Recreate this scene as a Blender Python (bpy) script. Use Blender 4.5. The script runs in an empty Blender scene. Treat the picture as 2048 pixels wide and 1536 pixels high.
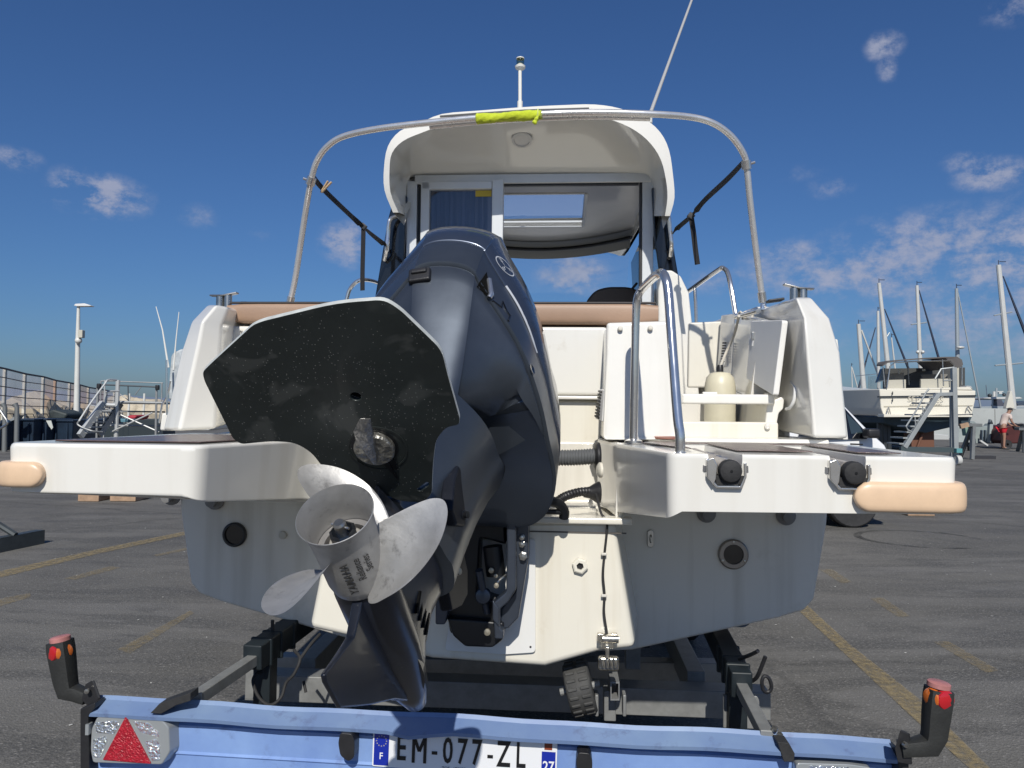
import bpy, bmesh, math, random
from mathutils import Vector, Matrix, Euler
random.seed(7)
R_ = math.radians
S = bpy.context.scene
C = S.collection

# ------------------------------------------------------------------ camera
FPX, CAM_H = 1538.0, 1.40                       # focal length in photo pixels, lens height above the asphalt
PITCH, ROLL = math.atan(54/1538.0), R_(0.6)
cam = bpy.data.objects.new('camera', bpy.data.cameras.new('camera'))
C.objects.link(cam)
cam.data.sensor_fit = 'HORIZONTAL'
cam.data.sensor_width = 36.0
cam.data.lens = 36.0*FPX/2048.0
cam.data.clip_start = 0.05
cam.data.clip_end = 4000
cam.matrix_world = Matrix.Translation((0, 0, CAM_H)) @ Matrix.Rotation(math.pi/2+PITCH, 4, 'X') @ Matrix.Rotation(ROLL, 4, 'Z')
S.camera = cam

# ------------------------------------------------------------------ sun and sky
SUN_AZ, SUN_EL = R_(-178.0), R_(40.0)           # compass-like: 0 = +Y, clockwise; the sun stands right behind the camera
sun = bpy.data.objects.new('sun', bpy.data.lights.new('sun', 'SUN'))
C.objects.link(sun)
sun.data.energy = 4.3
sun.data.angle = R_(0.5)
sun.data.color = (1.0, 0.955, 0.875)
to_sun = Vector((math.sin(SUN_AZ)*math.cos(SUN_EL), math.cos(SUN_AZ)*math.cos(SUN_EL), math.sin(SUN_EL)))
sun.rotation_euler = to_sun.to_track_quat('Z', 'Y').to_euler()
sun.location = to_sun*60

W = bpy.data.worlds.new('World')
S.world = W
W.use_nodes = True
S.view_settings.view_transform = 'Standard'
S.view_settings.look = 'None'
S.view_settings.exposure = 0.0
S.view_settings.gamma = 1.0
S.view_settings.use_curve_mapping = False
S.render.resolution_x, S.render.resolution_y = 1024, 768
S.render.engine = 'CYCLES'
try:
    S.cycles.max_bounces = 8
    S.cycles.transparent_max_bounces = 16
except Exception:
    pass

# ------------------------------------------------------------------ picture geometry helpers
_f = Vector((0, math.cos(PITCH), math.sin(PITCH)))
_u0 = Vector((0, -math.sin(PITCH), math.cos(PITCH)))
_r0 = Vector((1, 0, 0))
_r = _r0*math.cos(ROLL)+_u0*math.sin(ROLL)
_u = _u0*math.cos(ROLL)-_r0*math.sin(ROLL)
EYE = Vector((0, 0, CAM_H))
def ray(px, py):
    return _f+_r*((px-1024)/FPX)-_u*((py-768)/FPX)
BYAW = R_(4.0)                                  # the boat and its trailer point 4 degrees right of the lens
BF = Matrix.Rotation(-BYAW, 4, 'Z')             # boat frame: u right, v forward, w up
BFI = BF.inverted()
def B(px, py, v):
    """boat-frame point seen at a photo pixel at distance v along the boat"""
    o = BFI @ EYE; d = BFI.to_3x3() @ ray(px, py)
    return o+d*((v-o.y)/d.y)
def Bw(px, py, w):
    """boat-frame point at height w"""
    o = BFI @ EYE; d = BFI.to_3x3() @ ray(px, py)
    return o+d*((w-o.z)/d.z)
def P(px, py, y):
    """world point at distance y"""
    d = ray(px, py)
    return EYE+d*(y/d.y)
def G(px, py, z=0.0):
    d = ray(px, py)
    return EYE+d*((z-CAM_H)/d.z)
MR = Matrix(((0.989, 0.15, 0.018), (-0.113, 0.652, 0.75), (0.1, -0.744, 0.661)))
_q = MR.to_quaternion(); _q.normalize()
MF = Matrix.Translation((-0.242, 1.507, 0.975)) @ _q.to_matrix().to_4x4()   # tilted outboard motor: x starboard, y forward, z up its leg
MFI = MF.inverted()
def ML(px, py, axis, val):
    o = MFI @ EYE; d = MFI.to_3x3() @ ray(px, py)
    return o+d*((val-o[axis])/d[axis])
I4 = Matrix.Identity(4)

# ------------------------------------------------------------------ materials
MATS = {}
def nd(nt, t, **kw):
    n = nt.nodes.new(t)
    for k, v in kw.items():
        setattr(n, k, v)
    return n
def ln(nt, a, ao, b, bi):
    nt.links.new(a.outputs[ao], b.inputs[bi])
def mat(name, base, rough=0.5, metal=0.0, var=None, bump=None, coat=0.0, rvar=0.0, spec=0.5, dirt=None, sheen=0.0, runs=None):
    """var=(scale, amount[, colour]); bump=(scale, strength[, detail]); dirt=(scale, threshold, colour, amount)"""
    if name in MATS:
        return MATS[name]
    m = bpy.data.materials.new(name); m.use_nodes = True
    nt = m.node_tree; b = nt.nodes['Principled BSDF']
    b.inputs['Base Color'].default_value = (*base, 1)
    b.inputs['Roughness'].default_value = rough
    b.inputs['Metallic'].default_value = metal
    b.inputs['Specular IOR Level'].default_value = spec
    b.inputs['Coat Weight'].default_value = coat
    b.inputs['Coat Roughness'].default_value = 0.06
    if sheen: b.inputs['Sheen Weight'].default_value = sheen
    tc = nd(nt, 'ShaderNodeTexCoord')
    col = None
    if var:
        n = nd(nt, 'ShaderNodeTexNoise'); n.inputs['Scale'].default_value = var[0]; n.inputs['Detail'].default_value = 6; n.inputs['Roughness'].default_value = 0.65
        ln(nt, tc, 'Object', n, 'Vector')
        mx = nd(nt, 'ShaderNodeMix', data_type='RGBA')
        a = var[1]
        dark = var[2] if len(var) > 2 else tuple(c*(1-a) for c in base)
        lite = base if len(var) > 2 else tuple(min(1, c*(1+a)) for c in base)
        mr = nd(nt, 'ShaderNodeMapRange'); mr.inputs[1].default_value = 0.3; mr.inputs[2].default_value = 0.7
        ln(nt, n, 'Fac', mr, 0); ln(nt, mr, 0, mx, 0)
        mx.inputs[6].default_value = (*dark, 1); mx.inputs[7].default_value = (*lite, 1)
        col = (mx, 2)
        if rvar:
            m2 = nd(nt, 'ShaderNodeMapRange'); m2.inputs[3].default_value = max(0.02, rough-rvar); m2.inputs[4].default_value = min(1, rough+rvar)
            ln(nt, n, 'Fac', m2, 0); ln(nt, m2, 0, b, 'Roughness')
    if dirt:
        n = nd(nt, 'ShaderNodeTexNoise'); n.inputs['Scale'].default_value = dirt[0]; n.inputs['Detail'].default_value = 8; n.inputs['Roughness'].default_value = 0.7
        ln(nt, tc, 'Object', n, 'Vector')
        mr = nd(nt, 'ShaderNodeMapRange'); mr.inputs[1].default_value = dirt[1]; mr.inputs[2].default_value = dirt[1]+0.12; mr.inputs[4].default_value = dirt[3]
        ln(nt, n, 'Fac', mr, 0)
        mx = nd(nt, 'ShaderNodeMix', data_type='RGBA')
        if col: ln(nt, col[0], col[1], mx, 6)
        else: mx.inputs[6].default_value = (*base, 1)
        mx.inputs[7].default_value = (*dirt[2], 1)
        ln(nt, mr, 0, mx, 0); col = (mx, 2)
    if runs:                                    # faint vertical water runs: (scale, threshold, colour, amount)
        n = nd(nt, 'ShaderNodeTexNoise'); n.inputs['Scale'].default_value = runs[0]; n.inputs['Detail'].default_value = 5
        mp = nd(nt, 'ShaderNodeMapping'); mp.inputs['Scale'].default_value = (1, 1, .05); ln(nt, tc, 'Object', mp, 0); ln(nt, mp, 0, n, 'Vector')
        mr = nd(nt, 'ShaderNodeMapRange'); mr.inputs[1].default_value = runs[1]; mr.inputs[2].default_value = runs[1]+0.16; mr.inputs[4].default_value = runs[3]
        ln(nt, n, 'Fac', mr, 0)
        n3 = nd(nt, 'ShaderNodeTexNoise'); n3.inputs['Scale'].default_value = 2.3; ln(nt, tc, 'Object', n3, 'Vector')
        mm = nd(nt, 'ShaderNodeMath', operation='MULTIPLY'); ln(nt, mr, 0, mm, 0); ln(nt, n3, 'Fac', mm, 1)
        mx = nd(nt, 'ShaderNodeMix', data_type='RGBA')
        if col: ln(nt, col[0], col[1], mx, 6)
        else: mx.inputs[6].default_value = (*base, 1)
        mx.inputs[7].default_value = (*runs[2], 1); ln(nt, mm, 0, mx, 0); col = (mx, 2)
    if col: ln(nt, col[0], col[1], b, 'Base Color')
    if bump:
        n = nd(nt, 'ShaderNodeTexNoise'); n.inputs['Scale'].default_value = bump[0]; n.inputs['Detail'].default_value = bump[2] if len(bump) > 2 else 5
        ln(nt, tc, 'Object', n, 'Vector')
        bp = nd(nt, 'ShaderNodeBump'); bp.inputs['Strength'].default_value = bump[1]; bp.inputs['Distance'].default_value = 0.01
        ln(nt, n, 'Fac', bp, 'Height'); ln(nt, bp, 'Normal', b, 'Normal')
    MATS[name] = m
    return m
def glassmat(name, tint, refl_rough=0.02, ior=1.5):
    if name in MATS: return MATS[name]
    m = bpy.data.materials.new(name); m.use_nodes = True
    nt = m.node_tree; nt.nodes.remove(nt.nodes['Principled BSDF'])
    out = nt.nodes['Material Output']
    tr = nd(nt, 'ShaderNodeBsdfTransparent'); tr.inputs[0].default_value = (*tint, 1)
    gl = nd(nt, 'ShaderNodeBsdfGlossy'); gl.inputs['Roughness'].default_value = refl_rough
    lw = nd(nt, 'ShaderNodeLayerWeight'); lw.inputs['Blend'].default_value = 0.5
    pw = nd(nt, 'ShaderNodeMath', operation='POWER'); ln(nt, lw, 'Facing', pw, 0); pw.inputs[1].default_value = 5.0
    f0 = ((ior-1)/(ior+1))**2
    fr = nd(nt, 'ShaderNodeMapRange'); fr.inputs[3].default_value = f0; fr.inputs[4].default_value = 0.9; ln(nt, pw, 0, fr, 0)
    mx = nd(nt, 'ShaderNodeMixShader')
    ln(nt, fr, 0, mx, 0); ln(nt, tr, 0, mx, 1); ln(nt, gl, 0, mx, 2); ln(nt, mx, 0, out, 0)
    MATS[name] = m
    return m

GEL = mat('gelcoat', (0.76, 0.745, 0.69), 0.2, var=(2.2, 0.03), coat=0.4, rvar=0.08, dirt=(9.0, 0.64, (0.5, 0.45, 0.35), 0.30), runs=(16, .52, (.50, .45, .36), .30))
GELW = mat('gelcoat_warm', (0.74, 0.71, 0.62), 0.2, var=(2.5, 0.03), coat=0.35, rvar=0.06, dirt=(7.0, 0.62, (0.5, 0.44, 0.32), 0.35), runs=(18, .52, (.48, .40, .27), .4))
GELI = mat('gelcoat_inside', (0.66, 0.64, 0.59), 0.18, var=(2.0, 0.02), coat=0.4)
HULLM = mat('hull_gelcoat', (0.70, 0.675, 0.61), 0.3, var=(1.8, 0.03), coat=0.2, dirt=(3.0, 0.58, (0.42, 0.40, 0.33), 0.4), runs=(14, .50, (.36, .33, .26), .55))
CHROME = mat('stainless', (0.70, 0.69, 0.67), 0.14, 0.88, var=(30, 0.05), rvar=0.06)
STEELD = mat('stainless_dull', (0.5, 0.49, 0.46), 0.3, 1.0, var=(18, 0.15), rvar=0.12)
ALU = mat('aluminium_white', (0.62, 0.64, 0.65), 0.35, 0.15, var=(10, 0.03))
BLACKP = mat('black_plastic', (0.018, 0.018, 0.02), 0.42, var=(20, 0.25), bump=(180, 0.06))
BLACKG = mat('black_gloss', (0.006, 0.007, 0.009), 0.06, coat=0.5)
RUBBER = mat('rubber', (0.022, 0.022, 0.023), 0.75, var=(25, 0.3), bump=(120, 0.15))
WEB = mat('webbing', (0.012, 0.012, 0.014), 0.8, bump=(600, 0.4))
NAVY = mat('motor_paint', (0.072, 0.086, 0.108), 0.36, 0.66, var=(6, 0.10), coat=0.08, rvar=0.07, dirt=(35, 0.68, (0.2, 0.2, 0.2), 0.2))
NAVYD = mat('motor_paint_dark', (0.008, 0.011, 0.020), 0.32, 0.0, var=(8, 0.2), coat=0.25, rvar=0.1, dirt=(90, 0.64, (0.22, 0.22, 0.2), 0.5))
MBLACK = mat('motor_black', (0.008, 0.009, 0.011), 0.38, 0.1, var=(14, 0.3), rvar=0.12, dirt=(40, 0.64, (0.1, 0.1, 0.1), 0.3))
CUSH = mat('cushion', (0.33, 0.215, 0.145), 0.5, var=(9, 0.06), bump=(300, 0.1))
TAN = mat('tan_rubber', (0.74, 0.53, 0.35), 0.36, var=(7, 0.09), coat=0.1, dirt=(14, 0.64, (0.5, 0.36, 0.24), 0.35))

# ------------------------------------------------------------------ mesh builder
OFF = {}
def base_of(o):
    while o.parent: o = o.parent
    return OFF.get(o.name, Vector())
def tag(o, label=None, cat=None, group=None, kind=None):
    if label: o['label'] = label
    if cat: o['category'] = cat
    if group: o['group'] = group
    if kind: o['kind'] = kind
    return o
def thing(name, label, cat, base=(0, 0, 0), frame=I4, group=None):
    o = bpy.data.objects.new(name, None); C.objects.link(o)
    o.empty_display_size = 0.1
    o.matrix_world = frame @ Matrix.Translation(base)
    OFF[o.name] = Vector(base)
    return tag(o, label, cat, group)
def catmull(pts, n=6, closed=False):
    pts = [Vector(p) for p in pts]; out = []; m = len(pts)
    for i in range(m if closed else m-1):
        if closed: a, b, c, d = pts[(i-1) % m], pts[i], pts[(i+1) % m], pts[(i+2) % m]
        else:
            b, c = pts[i], pts[i+1]
            a = pts[i-1] if i else b*2-c
            d = pts[i+2] if i+2 < m else c*2-b
        for k in range(n):
            t = k/n
            out.append(0.5*((2*b)+(c-a)*t+(2*a-5*b+4*c-d)*t*t+(3*b-a-3*c+d)*t**3))
    if not closed: out.append(pts[-1])
    return out
def fillet(poly, r, n=4):
    """round the corners of a closed polygon of points (2D or 3D); r a number or a list"""
    poly = [Vector(p) for p in poly]; m = len(poly); out = []
    for i, p in enumerate(poly):
        rr = r[i] if isinstance(r, (list, tuple)) else r
        a = poly[i-1]-p; b = poly[(i+1) % m]-p
        d = min(rr, a.length*0.45, b.length*0.45)
        if d < 1e-5: out.append(p); continue
        p0 = p+a.normalized()*d; p1 = p+b.normalized()*d
        for k in range(n+1):
            t = k/n
            out.append(p0*(1-t)**2+p*(2*t*(1-t))+p1*t*t)
    return out
def clip(poly, ax, lo, hi):
    def half(ps, val, sgn):
        out = []
        for i, p in enumerate(ps):
            q = ps[(i+1) % len(ps)]
            a, b = (p[ax]-val)*sgn, (q[ax]-val)*sgn
            if a >= 0: out.append(p)
            if a*b < 0: out.append(p+(q-p)*(a/(a-b)))
        return out
    ps = half([Vector(p) for p in poly], lo, 1)
    return half(ps, hi, -1) if len(ps) > 2 else []
class MB:
    def __init__(s): s.v = []; s.f = []; s.mi = []
    def add(s, vs, fs, mi=0):
        o = len(s.v); s.v += [Vector(p) for p in vs]
        s.f += [tuple(i+o for i in f) for f in fs]; s.mi += [mi]*len(fs)
        return s
    def loft(s, rings, cap=True, closed=True, mi=0, loop=False):
        n = len(rings[0]); vs = [p for r in rings for p in r]; fs = []
        m = len(rings)
        for i in range(m if loop else m-1):
            j2 = (i+1) % m
            for j in range(n if closed else n-1):
                k = (j+1) % n
                fs.append((i*n+j, i*n+k, j2*n+k, j2*n+j))
        if cap and not loop:
            fs.append(tuple(range(n-1, -1, -1))); fs.append(tuple((m-1)*n+i for i in range(n)))
        return s.add(vs, fs, mi)
    def prism(s, poly, off, mi=0):
        off = Vector(off); return s.loft([[Vector(p) for p in poly], [Vector(p)+off for p in poly]], mi=mi)
    def box(s, c, d, rot=None, mi=0):
        c = Vector(c); h = Vector(d)/2; R = rot or Matrix.Identity(3)
        vs = [c+R @ Vector((x*h.x, y*h.y, z*h.z)) for x in (-1, 1) for y in (-1, 1) for z in (-1, 1)]
        return s.add(vs, [(0, 1, 3, 2), (4, 6, 7, 5), (0, 4, 5, 1), (2, 3, 7, 6), (0, 2, 6, 4), (1, 5, 7, 3)], mi)
    def beam(s, a, b, w, h, up=(0, 0, 1), mi=0):
        """square bar from a to b; w across, h along up"""
        a, b = Vector(a), Vector(b); d = (b-a).normalized(); up = Vector(up)
        x = d.cross(up); x = x.normalized() if x.length > 1e-4 else Vector((1, 0, 0)); z = x.cross(d)
        r = lambda p: [p+x*(w/2*i)+z*(h/2*j) for i, j in ((-1, -1), (1, -1), (1, 1), (-1, 1))]
        return s.loft([r(a), r(b)], mi=mi)
    def tube(s, path, r, n=10, cap=True, mi=0, loop=False):
        path = [Vector(p) for p in path]; rings = []; m = len(path)
        t0 = (path[1]-path[0]).normalized()
        x = t0.orthogonal().normalized()
        for i, p in enumerate(path):
            if loop: t = (path[(i+1) % m]-path[i-1]).normalized()
            else: t = (path[min(i+1, m-1)]-path[max(i-1, 0)]).normalized()
            x = (x-t*x.dot(t)); x = x.normalized() if x.length > 1e-6 else t.orthogonal().normalized()
            y = t.cross(x)
            rr = r[i] if isinstance(r, (list, tuple)) else r
            rings.append([p+(x*math.cos(2*math.pi*k/n)+y*math.sin(2*math.pi*k/n))*rr for k in range(n)])
        return s.loft(rings, cap=cap, mi=mi, loop=loop)
    def lathe(s, prof, o, ax, n=24, mi=0, cap=True, xdir=None, ell=1.0):
        o, ax = Vector(o), Vector(ax).normalized()
        x = (Vector(xdir)-ax*ax.dot(Vector(xdir))).normalized() if xdir else ax.orthogonal().normalized(); y = ax.cross(x)
        return s.loft([[o+ax*h+(x*math.cos(2*math.pi*k/n)+y*math.sin(2*math.pi*k/n)*ell)*max(r, 1e-5) for k in range(n)] for r, h in prof], cap=cap, mi=mi)
    def ball(s, c, rx, ry=None, rz=None, n=16, m=10, rot=None, mi=0):
        ry = ry or rx; rz = rz or rx; c = Vector(c); R = rot or Matrix.Identity(3)
        rings = []
        for i in range(m+1):
            a = math.pi*i/m; sa = max(math.sin(a), 1e-4)
            rings.append([c+R @ Vector((rx*sa*math.cos(2*math.pi*k/n), ry*sa*math.sin(2*math.pi*k/n), rz*math.cos(a))) for k in range(n)])
        return s.loft(rings, mi=mi)
    def strip(s, path, wdir, w, th=0.0015, mi=0):
        """flat webbing along a path, wdir a vector or list giving its width direction"""
        path = [Vector(p) for p in path]; rings = []
        for i, p in enumerate(path):
            t = (path[min(i+1, len(path)-1)]-path[max(i-1, 0)]).normalized()
            wd = Vector(wdir[i]) if isinstance(wdir, list) else Vector(wdir)
            wd = (wd-t*t.dot(wd)).normalized(); nn = t.cross(wd)
            rings.append([p+wd*(w/2*a)+nn*(th/2*b) for a, b in ((-1, -1), (1, -1), (1, 1), (-1, 1))])
        return s.loft(rings, mi=mi)
    def xf(s, M):
        s.v = [M @ p for p in s.v]; return s
    def build(s, name, m, parent=None, label=None, cat=None, group=None, kind=None, frame=I4, base=None, bevel=0, seg=2, sharp=35, flat=False, recalc=True, subsurf=0):
        me = bpy.data.meshes.new(name)
        if parent: off = base_of(parent)
        else:
            if base is None:
                b0 = [min(p[i] for p in s.v) for i in range(3)]; b1 = [max(p[i] for p in s.v) for i in range(3)]
                base = Vector(((b0[0]+b1[0])/2, (b0[1]+b1[1])/2, b0[2]))
            off = Vector(base)
        me.from_pydata([tuple(p-off) for p in s.v], [], s.f)
        ms = m if isinstance(m, (list, tuple)) else [m]
        for q in ms: me.materials.append(q)
        if len(ms) > 1: me.polygons.foreach_set('material_index', s.mi)
        if recalc:
            bm = bmesh.new(); bm.from_mesh(me)
            bmesh.ops.recalc_face_normals(bm, faces=bm.faces)
            bm.to_mesh(me); bm.free()
        if not flat:
            me.polygons.foreach_set('use_smooth', [True]*len(me.polygons))
            if not bevel: me.set_sharp_from_angle(angle=R_(sharp))
        me.update()
        o = bpy.data.objects.new(name, me); C.objects.link(o)
        if parent: o.parent = parent
        else:
            o.matrix_world = frame @ Matrix.Translation(off); OFF[o.name] = off
        if bevel:
            bv = o.modifiers.new('bevel', 'BEVEL'); bv.width = bevel; bv.segments = seg; bv.limit_method = 'ANGLE'; bv.angle_limit = R_(28)
            bv.harden_normals = False; bv.miter_outer = 'MITER_ARC'
            wn = o.modifiers.new('wn', 'WEIGHTED_NORMAL'); wn.weight = 90; wn.keep_sharp = False
        if subsurf:
            ss = o.modifiers.new('sub', 'SUBSURF'); ss.levels = ss.render_levels = subsurf
        return tag(o, label, cat, group, kind)
def cut(o, cutters):
    """subtract MB shapes (in the same coordinates as o was given) from o, in place, before its bevel"""
    off = base_of(o)
    for q in cutters:
        me = bpy.data.meshes.new('cutter'); me.from_pydata([tuple(p-off) for p in q.v], [], q.f)
        bm = bmesh.new(); bm.from_mesh(me); bmesh.ops.recalc_face_normals(bm, faces=bm.faces); bm.to_mesh(me); bm.free()
        co = bpy.data.objects.new('cutter', me); C.objects.link(co)
        co.parent = o.parent if o.parent else None
        if not o.parent: co.matrix_world = o.matrix_world
        bv = [m for m in o.modifiers]
        saved = [(m.width, m.segments) for m in bv if m.type == 'BEVEL']
        for m in list(o.modifiers): o.modifiers.remove(m)
        bo = o.modifiers.new('b', 'BOOLEAN'); bo.object = co; bo.operation = 'DIFFERENCE'; bo.solver = 'EXACT'
        bpy.context.view_layer.update()
        dg = bpy.context.evaluated_depsgraph_get()
        nm = bpy.data.meshes.new_from_object(o.evaluated_get(dg))
        o.modifiers.remove(bo)
        old = o.data; nm.name = old.name; o.data = nm
        bpy.data.objects.remove(co)
        for wd, sg in saved:
            b2 = o.modifiers.new('bevel', 'BEVEL'); b2.width = wd; b2.segments = sg; b2.limit_method = 'ANGLE'; b2.angle_limit = R_(28); wn = o.modifiers.new('wn', 'WEIGHTED_NORMAL'); wn.weight = 90; wn.keep_sharp = False
        if not saved: nm.set_sharp_from_angle(angle=R_(35))
    return o
def copy_tree(o, parent=None):
    c = o.copy(); C.objects.link(c); c.parent = parent
    if parent is None and o.name in OFF: OFF[c.name] = OFF[o.name]
    for ch in [x for x in C.objects if x.parent == o]: copy_tree(ch, c)
    return c
def text_mesh(txt, size, depth=0.0004, sx=1.0, align='CENTER', res=4, shear=0.0, bold=0.0):
    cu = bpy.data.curves.new('lettering', 'FONT'); cu.body = txt; cu.size = size; cu.extrude = depth; cu.align_x = align; cu.align_y = 'CENTER'; cu.resolution_u = res; cu.shear = shear; cu.offset = bold
    o = bpy.data.objects.new('lettering', cu); C.objects.link(o)
    bpy.context.view_layer.update()
    me = bpy.data.meshes.new_from_object(o.evaluated_get(bpy.context.evaluated_depsgraph_get()))
    vs = [Vector((v.co.x*sx, v.co.y, v.co.z)) for v in me.vertices]; fs = [tuple(p.vertices) for p in me.polygons]
    bpy.data.objects.remove(o); bpy.data.curves.remove(cu); bpy.data.meshes.remove(me)
    return vs, fs
# ------------------------------------------------------------------ sky with clouds (world shader, by direction)
def build_world():
    nt = W.node_tree; bg = nt.nodes['Background']
    STR = 0.065
    bg.inputs['Strength'].default_value = STR
    sky = nd(nt, 'ShaderNodeTexSky'); sky.sky_type = 'NISHITA'; sky.sun_disc = False
    sky.sun_elevation = SUN_EL; sky.sun_rotation = SUN_AZ
    sky.altitude = 1500; sky.air_density = 1.4; sky.dust_density = 3.0; sky.ozone_density = 10.0
    tint = nd(nt, 'ShaderNodeMix', data_type='RGBA', blend_type='MULTIPLY'); tint.inputs[0].default_value = 1.0; ln(nt, sky, 0, tint, 6); tint.inputs[7].default_value = (0.79, 0.93, 1.12, 1)   # white balance of the picture
    tc = nd(nt, 'ShaderNodeTexCoord'); sp = nd(nt, 'ShaderNodeSeparateXYZ'); ln(nt, tc, 'Generated', sp, 0)
    def mth(op, a, b=None, cl=False):
        n = nd(nt, 'ShaderNodeMath', operation=op); n.use_clamp = cl
        for i, x in enumerate((a, b)):
            if x is None: continue
            if isinstance(x, (int, float)): n.inputs[i].default_value = x
            else: nt.links.new(x, n.inputs[i])
        return n.outputs[0]
    az = mth('ARCTAN2', sp.outputs[0], sp.outputs[1]); el = mth('ARCSINE', sp.outputs[2])
    cb = nd(nt, 'ShaderNodeCombineXYZ'); nt.links.new(az, cb.inputs[0]); nt.links.new(mth('MULTIPLY', el, 1.35), cb.inputs[1])
    def noise(sc, det, w=0.0, rough=0.6):
        n = nd(nt, 'ShaderNodeTexNoise'); n.inputs['Scale'].default_value = sc; n.inputs['Detail'].default_value = det; n.inputs['Roughness'].default_value = rough
        mp = nd(nt, 'ShaderNodeMapping'); mp.inputs['Location'].default_value = (w, w*0.7, 0); ln(nt, cb, 0, mp, 0); ln(nt, mp, 0, n, 'Vector')
        return n.outputs['Fac']
    n1 = noise(30, 10, 0.0, .66); n2 = noise(9, 8, 3.1, .64)
    total = None
    def dirof(px, py):
        d = ray(px, py).normalized(); return math.atan2(d.x, d.y), math.asin(d.z)
    blobs = [(200, 392, 86, 40, .9), (150, 372, 50, 34, .75), (30, 318, 44, 22, .6), (690, 485, 55, 42, .8), (700, 500, 36, 40, .6), (1145, 552, 80, 46, .75), (1768, 92, 36, 26, .7),
             (1775, 136, 20, 26, .6), (1985, 350, 60, 30, .8), (1935, 322, 45, 20, .55), (2020, 16, 50, 30, .5), (1660, 375, 55, 22, .35), (400, 432, 45, 26, .3), (1600, 345, 60, 25, .2),
             (1890, 480, 230, 62, .62), (2040, 520, 200, 110, .7), (1740, 545, 260, 70, .6), (1590, 510, 110, 36, .5), (1480, 560, 170, 40, .35), (1960, 640, 380, 110, .42), (520, 470, 40, 16, .2)]
    for px, py, rx, ry, amp in blobs:
        a0, e0 = dirof(px, py)
        dx = mth('DIVIDE', mth('SUBTRACT', az, a0), rx/FPX); dy = mth('DIVIDE', mth('SUBTRACT', el, e0), ry/FPX)
        d = mth('SQRT', mth('ADD', mth('MULTIPLY', dx, dx), mth('MULTIPLY', dy, dy)))
        b = mth('MULTIPLY', mth('SUBTRACT', 1.25, d, True), amp)
        total = b if total is None else mth('MAXIMUM', total, b)
    # thin broken cloud low all round the rest of the horizon
    low = mth('MULTIPLY', mth('SUBTRACT', 1.0, mth('ABSOLUTE', mth('DIVIDE', mth('SUBTRACT', el, 0.17), 0.12)), True), 0.5)
    behind = mth('GREATER_THAN', mth('ABSOLUTE', az), 0.62)
    total = mth('MAXIMUM', total, mth('MULTIPLY', low, behind))
    nn = mth('ADD', mth('MULTIPLY', n1, 0.55), mth('MULTIPLY', n2, 0.45))
    m = mth('MULTIPLY', total, mth('MULTIPLY', mth('SUBTRACT', nn, 0.40, True), 9.0), True)
    mr = nd(nt, 'ShaderNodeMapRange', interpolation_type='SMOOTHSTEP'); nt.links.new(m, mr.inputs[0]); mr.inputs[1].default_value = 0.05; mr.inputs[2].default_value = 1.0; mr.inputs[4].default_value = 0.80
    cc = nd(nt, 'ShaderNodeMix', data_type='RGBA'); nt.links.new(n1, cc.inputs[0])
    cc.inputs[6].default_value = (0.24/STR, 0.29/STR, 0.42/STR, 1); cc.inputs[7].default_value = (0.44/STR, 0.45/STR, 0.56/STR, 1)
    mx = nd(nt, 'ShaderNodeMix', data_type='RGBA'); nt.links.new(mr.outputs[0], mx.inputs[0]); ln(nt, tint, 2, mx, 6); ln(nt, cc, 2, mx, 7)
    nt.links.new(mx.outputs[2], bg.inputs['Color'])
build_world()
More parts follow.
